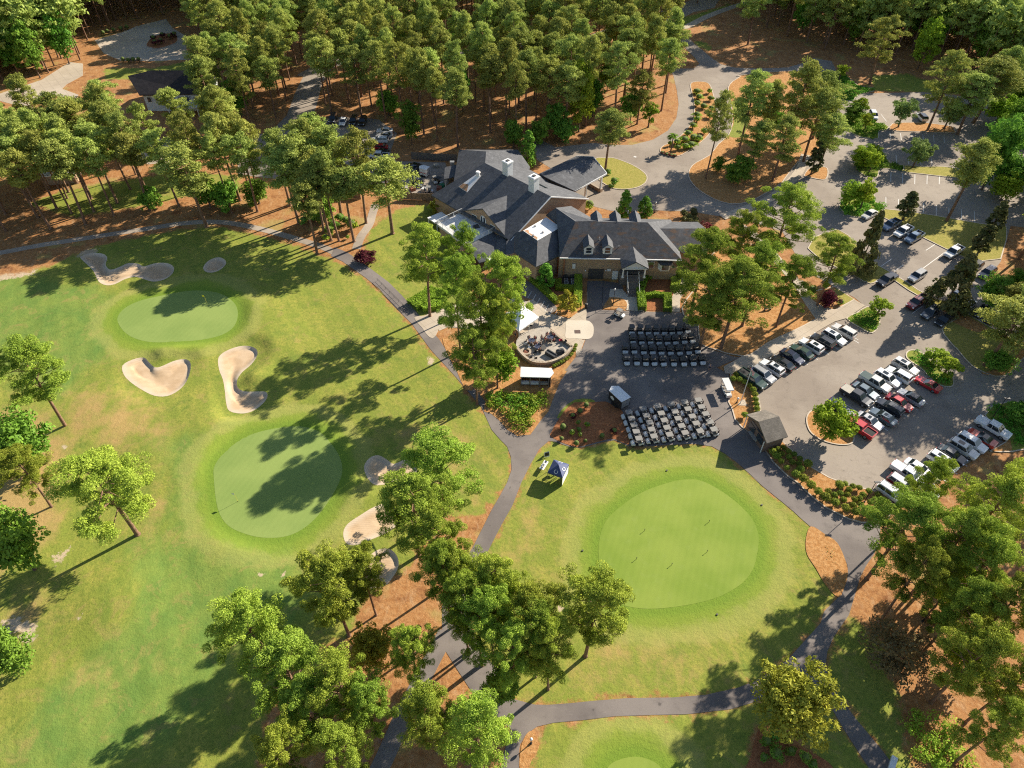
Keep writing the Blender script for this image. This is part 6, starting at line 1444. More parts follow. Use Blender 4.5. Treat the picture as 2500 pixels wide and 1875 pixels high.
# white house at the upper left
hp = C1(1090, 560, 6.0)
house = thing('white_house', 'large white two-storey house with black hip roof among the trees at the upper left', 'house', (0, 0, 0))
def CH(x, y, z): return C1(x, y, z)
ea = 5.2
MB().slab([CH(862,512,8.6), CH(1020,475,9.6), CH(1365,475,9.6), CH(1350,632,ea), CH(940,640,ea)], .3).build('roof', MATS['roof_house'], house)
P1, P2 = CH(960,632,ea), CH(1345,628,ea)
MB().prism([(P1.x,P1.y), (P2.x,P2.y), (P2.x+.5,P2.y+14), (P1.x-1,P1.y+14)], 0, ea - .25).build('wall', MATS['siding'], house)
MB().slab([Vector((P1.x-1,P1.y+14,ea)), Vector((P2.x+.5,P2.y+14,ea)), CH(1365,475,9.6), CH(1020,475,9.6)], .2).build('back_roof', MATS['roof_house'], house)
MB().slab([Vector((P2.x+.9,P2.y+13.8,ea)), Vector((P2.x+.9,P2.y,ea)), CH(1365,475,9.58)], .2).build('side_roof', MATS['roof_house'], house)
for i in range(7):
    x = P1.x + 1.5 + i * (P2.x - P1.x - 3) / 6; f = MB().box(x, P1.y - .04, 3.0 if i % 2 else 2.7, 1.3, .1, 1.6).build('window', MATS['trim_white'], house); MB().box(x, P1.y - .11, 3.1 if i % 2 else 2.8, 1.0, .06, 1.35).build('pane', MATS['glass_dark'], f)
pc = MB().box(P2.x - 4.5, P2.y - 2.2, 2.6, 9, 4.4, .3).build('porch_roof', MATS['trim_white'], house)
for k in range(5): MB().tube((P2.x - 8.6 + k * 2.1, P2.y - 4.2, 0), (P2.x - 8.6 + k * 2.1, P2.y - 4.2, 2.6), .15, .15, 8).build('porch_column', MATS['trim_white'], house)
# pool house slab glimpsed between the pines
mat('pool_water', (.03, .16, .22), .05); mat('terra', (.33, .13, .08), .8)
q = [C1(1090,1015), C1(1200,990), C1(1225,1050), C1(1120,1075)]; tag(MB().prism(q, .04, .09).build('pool', MATS['pool_water']), None, None, None, 'structure')
sheet('plaza', C1.poly([(900,960),(1000,930),(1300,960),(1240,1090),(1120,1100),(1000,1110),(880,1050)]), .05, 'concrete')
for (L_, c_, ang, sx, sy, lab) in ((0, C1(400,1150,2.5), .2, 8, 5, 'small pale flat-roofed outbuilding glimpsed among the pines at the left'),):
    t = thing('outbuilding', lab, 'building', (c_.x, c_.y, 0), ang); MB().box(0, 0, 0, sx, sy, 2.5).build('wall', MATS['brick'], t); MB().box(0, 0, 2.5, sx + .8, sy + .8, .18).build('roof', MATS['membrane'], t)
# ---------------------------------------------------------------- shrubs, hedges and ground cover
def shrub_proto(seed, m, n=9, nl=60, leaf=.09, ball=False):
    rs = np.random.RandomState(seed); rn = random.Random(seed)
    if ball:
        C = np.array([[0, 0, .62]]); R = np.array([.5]); V, F, t = leaves(C, R, nl * n, leaf, rs, 1.0, 0.0, None, .1)
        d = V - C[0]; return crown_mesh('foliage', [(V, F, t)], m)
    C, R = [], []
    for i in range(n): a = rn.uniform(0, 6.3); r = rn.uniform(0, .34); C.append((cos(a) * r, sin(a) * r, rn.uniform(.25, .6))); R.append(rn.uniform(.2, .32))
    return crown_mesh('foliage', [leaves(np.array(C), np.array(R), nl, leaf, rs, .9, .2)], m)
def core_mesh(m, h=1.1): return MB().ball((0, 0, h * .5), .30, h * .3, 10, 7).tube((0, 0, 0), (0, 0, .4), .06, .05, 6).mesh('stem', MATS[m])
mat('shrub_core', (.10, .14, .025), .9, .3, 4)
SHR = {'topiary': [shrub_proto(s, 'topiary_leaf', 9, 75, .085, True) for s in (1, 2)], 'hedge': [shrub_proto(3, 'hedge_leaf')], 'lime': [shrub_proto(4, 'leaf_lime')], 'green': [shrub_proto(5, 'leaf_green')],
       'red': [shrub_proto(6, 'leaf_red')], 'brown': [shrub_proto(7, 'leaf_brown', 7, 40)], 'dark': [shrub_proto(8, 'leaf_dark', 9, 75, .085, True)]}
CORE = core_mesh('shrub_core'); CORE_D = core_mesh('leaf_dark')
SN = 0
def shrub(kind, p, r, label, group=None, h=None, name=None, cat='shrub'):
    global SN; SN += 1
    o = thing(name or ('topiary_shrub' if kind in ('topiary', 'dark') else 'shrub'), label, cat, (p[0], p[1], .1), SN * 1.7, group, (r * 2, r * 2, h or r * 1.75))
    link('foliage', SHR[kind][SN % len(SHR[kind])], o); link('stem', CORE_D if kind == 'dark' else CORE, o); return o
BIG = {(643,728):.72,(980,815):.74,(930,982):.80,(1010,1048):.80,(1168,1180):.80,(1318,1045):.76,(1092,1115):.70,(1272,1235):.72,(1385,1290):.70,(1495,1333):.70,(1708,1350):.70,(848,925):.74,(900,875):.68,(1605,1350):.62,(600,678):.62}
for q in [(718,633),(655,650),(600,678),(700,700),(772,672),(643,728),(778,735),(833,705),(693,780),(815,792),(895,752),(887,808),(755,850),(980,815),(900,875),(848,925),(930,982),(1010,1048),(1092,1115),(1168,1180),(1272,1235),(1385,1290),(1495,1333),(1605,1350),(1708,1350),(1200,1105),(1318,1045),(1383,1025),(1270,1145),(1330,1125),(1370,1195),(1427,1088),(1410,1145),(1467,1052),(1537,1068),(1472,1255),(1485,1190),(1540,1182),(1575,1142),(1640,1102),(1555,1250),(1637,1285),(1658,1228),(1742,1275),(1738,1140),(1810,1200),(1895,1270),(1850,1310),(1798,1333)]:
    shrub('topiary', C7(*q, .6), BIG.get(q, .52), 'round clipped shrub in the straw bed between the car park and the wide path', 'round clipped shrubs in the straw bed below the car park')
for q in [(262,1190),(218,1250),(302,1255),(375,1290),(448,1340),(490,1395),(512,1460),(520,1525),(530,1590),(538,1650),(545,1710)]:
    shrub('topiary', CA(*q, .6), .58, 'round clipped shrub in the curved line round the flagpole bed', 'round clipped shrubs round the flagpole bed')
shrub('topiary', C7(300, 285, .6), .62, 'single round clipped shrub at the corner of the starter hut')
for q in [(2040,960),(2110,1010),(2040,1050),(2120,1070),(2180,970),(2170,930),(2190,1040),(2200,1090)]:
    shrub('dark', B(*q, .6), .85, 'dark round clipped shrub on the straw behind the clubhouse end wing', 'dark round shrubs behind the clubhouse end wing')
for i in range(13):
    t_ = i / 12; P_ = smooth(CE.poly([(1885,1080),(1860,1170),(1790,1270),(1690,1350),(1580,1410),(1490,1460)]), 6, False); q = P_[int(t_ * (len(P_) - 1))]
    shrub('topiary', q, .36, 'small clipped shrub in the row under the round patio wall', 'small clipped shrubs under the patio wall')
for k, c, r, l in [('brown',(730,290),.75,'tan grass clump at the top of the mulch bed'),('brown',(682,335),.8,'tan shrub left of the top of the mulch bed'),('red',(626,372),.7,'small red shrub in the upper left of the mulch bed'),('lime',(670,418),.5,'small lime shrub left of centre in the mulch bed'),('lime',(741,435),.6,'lime shrub in the middle of the mulch bed'),('lime',(620,494),.65,'bright green shrub low in the mulch bed'),('green',(675,470),.5,'small green shrub beside the lime one in the mulch bed'),('lime',(685,510),.5,'yellowish shrub at the lower edge of the mulch bed'),('brown',(550,462),.9,'wide tan clump at the left of the mulch bed'),('brown',(655,582),.7,'tan clump at the bottom tip of the mulch bed'),('brown',(852,524),.7,'tan clump at the lower right of the mulch bed'),('red',(946,488),.75,'red shrub at the right end of the mulch bed'),('brown',(540,545),.6,'brown shrub at the lower left of the mulch bed'),('brown',(725,560),.5,'small brown clump at the bottom of the mulch bed')]:
    shrub(k, L4(*c, .4), r, l)
for c, r in [((1110,830),1.3),((1130,880),1.2),((1222,828),.9),((1232,895),1.0),((1115,940),1.1),((1170,965),1.2),((1240,985),1.1),((1110,1040),1.2),((1230,1050),1.1),((1115,1080),1.0),((1075,1140),1.1),((1030,1210),1.1),((1080,1245),1.3),((1000,1265),1.2),((1130,1250),1.2),((1060,1310),1.3),((1010,1325),1.1),((930,1285),1.1),((935,1340),.8),((1180,1190),1.1),((870,1300),.6)]:
    shrub('lime' if r < 1.15 else 'hedge', C3(*c, .5), r * 1.25, 'bright clipped shrub on the planted median of the drive', 'bright clipped shrubs on the planted median', h=1.7)
for c in [(800,1375),(840,1390),(880,1398),(910,1402)]: shrub('red', C3(*c, .2), .75, 'dark red low shrub at the lower tip of the planted median', 'dark red shrubs at the tip of the planted median', h=.6)
for c, r in [((440,1540),1.7),((400,1500),1.2),((270,1615),1.1),((410,1600),.6),((290,1570),1.3),((180,1480),1.4),((235,1500),1.5),((120,1500),1.2),((360,1480),1.2),((260,1440),1.3),((320,1530),1.3)]: shrub('lime' if r > 1.6 or r < 1.2 else 'green', C2(*c, .5), r, 'bushy green shrub in the straw bank where the paths meet, upper left', 'bushy shrubs in the straw bank by the side path')
for c, r in [((225,1455),.9),((172,1502),.85),((230,1580),1.0),((320,1562),.7),((405,1597),.8),((160,1597),.6),((300,1490),.5),((455,1640),.6)]: shrub('green', L8(*c, .4), r, 'blue-green shrub in the dark mulch bed at the lower right', 'blue-green shrubs in the mulch bed under the olive tree')
for c, r in [((1112,737),.6),((1122,710),.5),((1150,692),.4),((1190,635),.5),((1185,740),.55),((1175,762),.5),((1155,785),.4),((1255,768),.6),((1228,795),.65),((1150,835),.5),((1215,610),.5)]: shrub('topiary', L8(*c, .4), r, 'small clipped shrub on the straw among the lower right pines', 'small clipped shrubs among the lower right pines')
for c, r in [((1020,400),.9),((1100,540),1.2),((1060,590),.7)]: shrub('green', B(*c, .4), r, 'loose green shrub at the edge of the oval lawn', 'loose shrubs at the edge of the oval lawn')
shrub('hedge', B(770, 870, .5), 1.5, 'bright shrub against the brick gable behind the clubhouse'); shrub('hedge', A(330, 880, .5), 1.5, 'dark green bush beside the yellow tree at the terrace')
shrub('green', CA(1270,80,.5), 1.3, 'grey-green bush left of the red shrub at the sidewalk corner'); shrub('hedge', CA(1670,225,.4), .8, 'small yellow-green bush right of the red shrub at the sidewalk corner')
for c in [(330,300),(370,340),(440,330),(480,330),(560,400)]: shrub('green', CP(*c, .5), 1.0, 'shaded shrub at the foot of the brick wall beside the plaza', 'shaded shrubs along the brick wall by the plaza')
for c in [(1040,270),(1090,290),(1100,250),(1150,260),(1180,245),(1050,300)]: shrub('red', C1(*c, .3), 1.2, 'dark red shrub on the round island of the upper left street', 'dark red shrubs on the upper left street island')
for c in [(700,235),(730,225),(770,215),(820,205),(860,195),(835,415),(870,420),(905,415),(940,415)]: shrub('brown', C1(*c, .3), 1.1, 'brownish low shrub along the upper left street', 'brownish shrubs along the upper left street')

def hedge(pts, w, h, label, m='hedge_leaf', group=None, base=0.0, name='hedge'):
    P = [Vector((p[0], p[1])) for p in pts]; rs = np.random.RandomState(int(abs(P[0].x * 31 + P[0].y)) % 9999)
    o0 = P[0]; core = MB(); pos = []; nr = []
    for i in range(len(P) - 1):
        a, b = P[i], P[i + 1]; d = (b - a); L = d.length; ang = atan2(d.y, d.x); c = (a + b) / 2
        core.box(c.x - o0.x, c.y - o0.y, 0, L + w * .5, w * .86, h * .92, ang)
        n = int((L + w) * (w + 2 * h) * 90); s = rs.uniform(-w / 2, L + w / 2, n); u = rs.uniform(-(w / 2 + h), w / 2 + h, n)
        top = np.abs(u) < w / 2; yy = np.where(top, u, np.sign(u) * w / 2); zz = np.where(top, h, h - (np.abs(u) - w / 2))
        N = np.where(top[:, None], [0, 0, 1.0], np.stack([0 * u, np.sign(u), 0 * u], 1)); e = s < -w / 2 + .08
        dv = np.array([d.x / L, d.y / L]); pv = np.array([-dv[1], dv[0]])
        pos.append(np.column_stack([a.x - o0.x + dv[0] * s + pv[0] * yy, a.y - o0.y + dv[1] * s + pv[1] * yy, zz]))
        nr.append(np.column_stack([pv[0] * N[:, 1], pv[1] * N[:, 1], N[:, 2]]))
    p = np.concatenate(pos); N = np.concatenate(nr) + rs.normal(size=(len(p), 3)) * .5; N /= np.linalg.norm(N, axis=1)[:, None]
    p = p + rs.normal(size=p.shape) * .05; t = np.cross(N, rs.normal(size=p.shape)); t /= np.linalg.norm(t, axis=1)[:, None]; b_ = np.cross(N, t); s = .11
    V = np.stack([p - t * s - b_ * s * .6, p + t * s * .2 - b_ * s, p + t * s + b_ * s * .5, p - t * s * .2 + b_ * s], 1).reshape(-1, 3)
    o = thing(name, label, 'hedge', (o0.x, o0.y, base), 0, group)
    link('foliage', crown_mesh('foliage', [(V, np.arange(len(V)).reshape(-1, 4), rs.uniform(size=len(p)))], m), o)
    core.build('stem', MATS['shrub_core'], o); return o
hedge([C8(225,590,.5), C8(330,680,.5), C8(475,815,.5)], 1.1, 1.1, 'clipped hedge running diagonally beside the striped parking strip')
hedge([C8(500,615,.5), C8(500,672,.5), C8(680,690,.5)], 1.1, 1.1, 'L-shaped hedge below the air conditioners')
hedge([C8(718,520,.5), C8(712,700,.5), C8(708,835,.5)], 1.5, 1.1, 'straight hedge left of the cart ramp')
hedge([C8(1385,715,.7), C8(1405,885,.5)], 1.5, 1.3, 'thick rounded hedge right of the front stair')
hedge([C8(1440,760,.7), C8(1550,742,.7), C8(1680,765,.5)], .8, 1.1, 'thin curved hedge linking the two thick ones in front of the windows')
hedge([C8(1678,775,.6), C8(1680,900,.5)], 1.5, 1.2, 'thick hedge at the right of the front bed')
hedge([C8(1790,530,.6), C8(1762,650,.6)], 1.7, 1.1, 'sunlit hedge at the right end of the clubhouse front')
hedge([C8(1440,540,.6), C8(1400,650,.6)], 1.5, 1.1, 'shaded hedge beside the stair')
hedge([C8(1500,545,.6), C8(1600,525,.6), C8(1700,545,.6)], 1.0, .9, 'shaded low hedge under the bay window')
hedge([CP(110,755,.7), CP(210,700,.7), CP(290,650,.7), CP(420,665,.7)], 3.2, 1.2, 'large rounded hedge between the cart path and the pines'); hedge([CP(240,815,.5), CP(370,790,.5)], 2.4, 1.0, 'smaller rounded hedge in front of the large one by the cart path')
def cover(poly, h, m, label, dens=26, leaf=.2, name='ground_cover', seed=1, lump=.5):
    xs = [p[0] for p in poly]; ys = [p[1] for p in poly]; rs = np.random.RandomState(seed); A_ = abs(area([(p[0], p[1]) for p in poly]))
    bx = (max(xs) - min(xs)) * (max(ys) - min(ys)); n = int(bx * 1.1); x = rs.uniform(min(xs), max(xs), n); y = rs.uniform(min(ys), max(ys), n)
    k = sdf(x, y, poly) > .25; x, y = x[k], y[k]; R = rs.uniform(.55, 1.05, len(x)); z = rs.uniform(0, h * .55, len(x))
    V, F, t = leaves(np.column_stack([x, y, z + .1]), R, dens, leaf, rs, h / 1.6, .1)
    o = link(name, crown_mesh(name, [(V, F, t)], m)); return tag(o, label, 'ground cover', None, 'stuff')
cover(smooth(L4.poly([(-40,200),(60,185),(170,190),(260,205),(350,185),(430,190),(462,240),(440,300),(380,320),(330,400),(290,470),(240,510),(180,480),(110,400),(30,330),(-40,280)]), 2), 1.1, 'hedge_leaf', 'leafy ground cover filling the wedge between the two paths', 60, .2, seed=3)
cover(smooth(L4.poly([(-30,200),(120,190),(260,210),(400,195),(430,250),(330,330),(220,400),(120,350),(20,290)]), 2), 1.3, 'ivy_leaf', 'darker leafy plants in the wedge between the two paths', 26, .22, seed=4)
for i, (cr, P_) in enumerate([(C4,[(430,700),(405,745),(420,800),(470,860),(560,900),(660,908),(740,850),(860,825),(850,790),(720,770),(620,690),(500,660)]),
     (C4,[(590,1040),(580,1090),(620,1170),(720,1230),(840,1250),(905,1245),(910,1180),(1010,1165),(960,1120),(880,1100),(850,1040),(700,1010)]),
     (C4,[(690,1400),(680,1470),(720,1540),(790,1590),(890,1600),(930,1520),(1110,1540),(1120,1490),(1000,1460),(960,1380),(850,1340),(740,1360)]),
     (C5,[(200,210),(215,260),(290,320),(430,340),(560,310),(625,325),(665,240),(640,200),(560,170),(550,60),(400,20),(330,60),(260,130)]),
     (C5,[(280,1360),(380,1305),(480,1248),(575,1275),(612,1330),(600,1425),(560,1495),(510,1500),(430,1465)]),
     (C6,[(950,45),(935,80),(965,125),(1085,205),(1165,285),(1240,362),(1330,408),(1415,418),(1450,390),(1435,312),(1380,275),(1300,235),(1160,95),(1060,35),(990,25)]),
     (C6,[(1800,720),(1880,620),(2030,590),(2212,590),(2400,620),(2400,1000),(2212,1050),(2110,1060),(2050,960),(1930,880)])]):
    cover(smooth(cr.poly(P_), 2), .7, 'ivy_leaf', ['dense green ivy on the topmost rounded parking island', 'dense green ivy on the second rounded parking island', 'dense green ivy on the third rounded parking island', 'dense green ivy on the fourth rounded parking island', 'dense green ivy on the island at the end of the sidewalk', 'dense green ivy on the long island at the end of the middle car row', 'dense green ivy on the bank beside the white and red pickup'][i], 30, .22, seed=20 + i)
cover(smooth(L8.poly([(1010,1380),(1060,1310),(1140,1305),(1250,1360),(1350,1450),(1410,1560),(1420,1680),(1400,1740),(1120,1740),(1060,1620),(1020,1500)]), 2), 1.7, 'hedge_leaf', 'large mounded green shrub mass in the lower right corner', 70, .16, 'shrub_mass', 41)
cover(L8.poly([(522,290),(545,290),(590,340),(620,400),(625,440),(590,445),(555,420),(540,370)]), .35, 'leaf_pale', 'small grey-green plants bedded in the straw by the path', 10, .14, seed=42)
cover(CP.poly([(880,1320),(1240,1360),(1400,1480),(1300,1640),(1180,1760),(760,1720),(640,1500),(640,1320)]), 1.6, 'hedge_leaf', 'lime green undergrowth under the pines left of the patio', 34, .2, 'undergrowth', 43)

# ---------------------------------------------------------------- parking lines
lines = MB()
def line(a, b, w=.14, z=.034):
    a, b = Vector((a[0], a[1])), Vector((b[0], b[1])); d = (b - a).normalized(); n = Vector((-d.y, d.x)) * w / 2
    lines.add([(a.x-n.x,a.y-n.y,z),(b.x-n.x,b.y-n.y,z),(b.x+n.x,b.y+n.y,z),(a.x+n.x,a.y+n.y,z)], [(0,1,2,3)])
hd = Vector((cos(H1), sin(H1)))
for q in [(1910,720),(1770,785),(1640,850),(1510,915),(1365,988),(1230,1055),(1090,1120),(955,1195),(815,1275)]:
    p = CA(*q).to_2d(); line(p - hd * 5.3, p)
s0, s1 = C6(440,705).to_2d(), C6(960,365).to_2d(); line(s0 - (s1-s0).normalized()*2, s1); nst = int((s1 - s0).length / 2.85)
for i in range(nst + 1): p = s0 + (s1 - s0).normalized() * 2.85 * i; line(p - hd * 5.3, p + hd * 5.3)
s0, s1 = C6(700,1490).to_2d(), C6(1760,700).to_2d(); nst = int((s1 - s0).length / 2.85)
for i in range(nst + 1): p = s0 + (s1 - s0).normalized() * 2.85 * i; line(p, p + hd * 5.3)
for cr, a, b in [(C5,(675,130),(675,215)),(C5,(803,150),(803,235)),(C5,(930,170),(930,265)),(C5,(1055,190),(1055,290)),(C5,(1185,215),(1185,320)),(C5,(1313,235),(1313,340)),(C5,(1440,255),(1442,375)),(C5,(1570,275),(1572,385)),
    (C4,(1005,1195),(1012,1258)),(C4,(1100,1200),(1108,1262)),(C4,(1200,1205),(1208,1270)),(C4,(1300,1210),(1308,1275)),(C4,(1395,1215),(1403,1280)),(C4,(1490,1220),(1498,1285)),(C4,(1060,1400),(1065,1470)),(C4,(1170,1410),(1175,1480)),(C4,(1280,1420),(1285,1490)),(C4,(1380,1430),(1385,1500)),
    (C4,(1015,1550),(1012,1640)),(C4,(1120,1560),(1118,1650)),(C4,(1230,1570),(1228,1659)),(C4,(1340,1580),(1338,1659)),(C4,(1450,1590),(1448,1659)),(C4,(925,1030),(975,1095)),
    (C5,(620,835),(735,755)),(C5,(760,880),(855,815)),(C5,(870,985),(1270,690)),(C5,(590,460),(665,400)),(C5,(1080,670),(1170,610)),(C5,(1410,880),(1530,790)),(C5,(1540,920),(1640,850)),(C5,(940,1310),(1050,1230)),(C5,(1080,1250),(1140,1200)),(C5,(1380,1240),(1470,1160)),(C5,(1490,1310),(1580,1240)),(C5,(1620,1380),(1710,1300)),(C5,(320,1560),(400,1610))]:
    line(cr(*a), cr(*b), .16)
for i in range(8): line(CE(1075-82*(-1)*0 + i*76 - 60, 20 + i*62, 0), CE(1005 + i*76 - 60, 145 + i*62, 0), .12, .075)
line(C2(745,1148), C2(770,1100)); line(C2(770,1148), C2(745,1148)); line(C1(930,175), C1(810,240), .3, .05); line(C1(1040,320), C1(990,350), .25, .05); line(B(1370,175), B(1400,190), .6, .035)
tag(lines.build('parking_markings', mat('road_paint', (.55, .53, .50), .7, .2, 3)), None, None, None, 'structure')

# ---------------------------------------------------------------- people
mat('skin', (.45, .27, .19), .6); mat('hair', (.05, .03, .02), .8); mat('cloth_red', (.45, .02, .04), .8); mat('cloth_white', (.65, .65, .66), .8); mat('cloth_blue', (.07, .16, .35), .8); mat('cloth_navy', (.02, .03, .07), .8); mat('cloth_khaki', (.35, .27, .18), .8); mat('cloth_pink', (.6, .25, .3), .8); mat('cloth_orange', (.5, .15, .05), .8)
def person_mesh(sit):
    J = {}
    if not sit:
        J = dict(pel=(0,0,.95,.14), ch=(0,0,1.28,.16), nk=(0,0,1.47,.06), hd=(.02,0,1.58,.10), tp=(.02,0,1.70,.085), hl=(0,.09,.90,.10), kl=(.05,.10,.50,.065), al=(0,.10,.08,.045), tl=(.16,.11,.04,.04), hr=(0,-.09,.90,.10), kr=(.0,-.10,.50,.065), ar=(-.05,-.10,.08,.045), tr_=(.11,-.11,.04,.04), sl=(0,.19,1.40,.065), el=(-.02,.25,1.12,.045), wl=(.10,.25,.90,.033), fl=(.15,.24,.81,.035), sr=(0,-.19,1.40,.065), er=(.0,-.26,1.12,.045), wr=(.12,-.22,.92,.033), fr=(.17,-.21,.83,.035))
    else:
        J = dict(pel=(0,0,.55,.15), ch=(.02,0,.88,.16), nk=(.04,0,1.07,.06), hd=(.07,0,1.18,.10), tp=(.07,0,1.30,.085), hl=(.06,.10,.54,.10), kl=(.46,.12,.52,.07), al=(.46,.12,.10,.045), tl=(.60,.12,.05,.04), hr=(.06,-.10,.54,.10), kr=(.46,-.12,.52,.07), ar=(.42,-.12,.10,.045), tr_=(.56,-.12,.05,.04), sl=(.02,.19,1.00,.065), el=(.10,.26,.76,.045), wl=(.34,.18,.74,.033), fl=(.42,.15,.74,.035), sr=(.02,-.19,1.00,.065), er=(.10,-.26,.76,.045), wr=(.34,-.18,.74,.033), fr=(.42,-.15,.74,.035))
    ks = list(J); ed = [('pel','ch'),('ch','nk'),('nk','hd'),('hd','tp'),('pel','hl'),('hl','kl'),('kl','al'),('al','tl'),('pel','hr'),('hr','kr'),('kr','ar'),('ar','tr_'),('ch','sl'),('sl','el'),('el','wl'),('wl','fl'),('ch','sr'),('sr','er'),('er','wr'),('wr','fr')]
    def skin(sub_ed, grow, m, nm):
        use = [k for k in ks if any(k in e for e in sub_ed)]; me = bpy.data.meshes.new('skel'); me.from_pydata([J[k][:3] for k in use], [(use.index(a), use.index(b)) for a, b in sub_ed], [])
        o = bpy.data.objects.new('skel', me); COL.objects.link(o); md = o.modifiers.new('s', 'SKIN'); sv = me.skin_vertices[0].data
        for i, k in enumerate(use): sv[i].radius = (J[k][3] * grow,) * 2; sv[i].use_root = (i == 0)
        ss = o.modifiers.new('b', 'SUBSURF'); ss.levels = 1; dg = bpy.context.evaluated_depsgraph_get(); r = bpy.data.meshes.new_from_object(o.evaluated_get(dg)); r.name = nm
        bpy.data.objects.remove(o); r.materials.clear(); r.materials.append(MATS[m]); r.polygons.foreach_set('use_smooth', [True] * len(r.polygons)); return r
    hx, hz = J['tp'][0], J['tp'][2]
    hair = MB().ball((hx - .015, 0, hz - .03), .105, .09, 8, 6).mesh('hair', MATS['hair'], True)
    return dict(body=skin(ed, 1, 'skin', 'body'), shirt=skin([('pel','ch'),('ch','sl'),('sl','el'),('ch','sr'),('sr','er')], 1.16, 'cloth_white', 'shirt'), trousers=skin([('pel','hl'),('hl','kl'),('pel','hr'),('hr','kr')], 1.18, 'cloth_navy', 'trousers'), hair=hair)
PEO = {False: person_mesh(False), True: person_mesh(True)}; SHIRT = {}
def person(p, ang, sit, shirt, legs, label, z=0.0):
    t = thing('person', label, 'person', (p[0], p[1], z), ang); pr = PEO[sit]; link('body', pr['body'], t); link('hair', pr['hair'], t)
    for part, c in (('shirt', shirt), ('trousers', legs)):
        k = (sit, part, c)
        if k not in SHIRT: me = pr[part].copy(); me.materials.clear(); me.materials.append(MATS['cloth_' + c]); SHIRT[k] = me
        link(part, SHIRT[k], t)
    return t
person(C9(1333, 730), radians(-110), False, 'blue', 'navy', 'person in light blue shirt and dark trousers walking beside the front row of carts', .03)

# ---------------------------------------------------------------- round patio
brick('stone', (.36, .28, .20), (.48, .40, .31), (.22, .17, .13)); soil('pavers', (.36, .32, .27), (.45, .40, .34), (.28, .24, .20), 1.2, 5, .2)
PZ = .55
patio = thing('patio_terrace', 'round raised stone-walled patio with tables beside the white marquee', 'patio', (0, 0, 0))
edge = smooth(CE.poly([(800,1075),(870,1170),(960,1262),(1080,1338),(1230,1368),(1400,1358),(1560,1308),(1700,1228),(1790,1130),(1832,1055),(1640,915),(1460,765)], PZ + .5), 3, False)
fl = list(edge) + CE.poly([(1400,735),(1250,700),(900,840),(820,960)], PZ)
MB().prism(fl, 0, PZ).build('paving', MATS['pavers'], patio)
ew = MB()
for i in range(len(edge) - 1): ew.add(*(lambda a, b, n: ([(a.x,a.y,0),(b.x,b.y,0),(b.x+n.x,b.y+n.y,0),(a.x+n.x,a.y+n.y,0),(a.x,a.y,PZ+.5),(b.x,b.y,PZ+.5),(b.x+n.x,b.y+n.y,PZ+.5),(a.x+n.x,a.y+n.y,PZ+.5)], [(3,2,1,0),(4,5,6,7),(0,1,5,4),(1,2,6,5),(2,3,7,6),(3,0,4,7)]))(edge[i], edge[i+1], Vector((edge[i+1].y-edge[i].y, -(edge[i+1].x-edge[i].x), 0)).normalized() * -.45))
ew.build('stone_wall', MATS['stone'], patio)
fp = thing('fire_pit', 'round stone fire pit with red lava rock at the left end of the patio', 'fire pit', CE(990,1175,PZ+.2)); fp.location.z = PZ
r_ = MB(); n_ = 20
for i in range(n_):
    a0, a1 = 2*pi*i/n_, 2*pi*(i+1)/n_; r_.prism([(cos(a0)*.62,sin(a0)*.62),(cos(a1)*.62,sin(a1)*.62),(cos(a1)*1.0,sin(a1)*1.0),(cos(a0)*1.0,sin(a0)*1.0)], 0, .45)
r_.build('ring', MATS['stone'], fp); lr = MB(); rq = random.Random(2); [lr.ball((rq.uniform(-.42,.42), rq.uniform(-.42,.42), .2), rq.uniform(.06,.13), None, 6, 4) for _ in range(40)]; lr.build('lava_rock', MATS['terra'], fp)
def chair_proto(m):
    s = MB().box(0,0,.42,.5,.5,.06).box(-.24,0,.45,.05,.5,.5); l = MB(); [l.tube((x,y,0),(x,y,.42),.02,.02,4) for x in (-.22,.22) for y in (-.22,.22)]
    return [('seat', s.mesh('seat', MATS[m])), ('legs', l.mesh('legs', MATS['cart_black']))]
CHP = {k: chair_proto(m) for k, m in (('black','cart_black'), ('red','cloth_red'), ('white','cart_white'))}
def chair(k, p, a, label, group, z): o = thing('patio_chair', label, 'chair', (p[0], p[1], z), a, group); [link(n, me, o) for n, me in CHP[k]]; return o
def table(p, label, r=.6, z=PZ, m='tonneau', group=None):
    t = thing('patio_table', label, 'table', (p[0], p[1], z), 0, group); MB().tube((0,0,.70),(0,0,.74), r, r, 14).build('tabletop', MATS[m], t); MB().tube((0,0,0),(0,0,.7), .05, .05, 6).tube((0,0,0),(0,0,.03), .25, .25, 8).build('pedestal', MATS['cart_black'], t); return t
for tx, ty, lab in ((1090, 965, 'table with seated people nearest the pines on the patio'), (1200, 1075, 'patio table among the red-shirted guests'), (1425, 905, 'table with seated people nearest the concrete walk'), (1300, 1095, 'dark patio table with a white cup in the middle of the patio')):
    table(CE(tx, ty, PZ+.7), lab, .65, m='garage' if tx in (1300,) else 'cloth_navy')
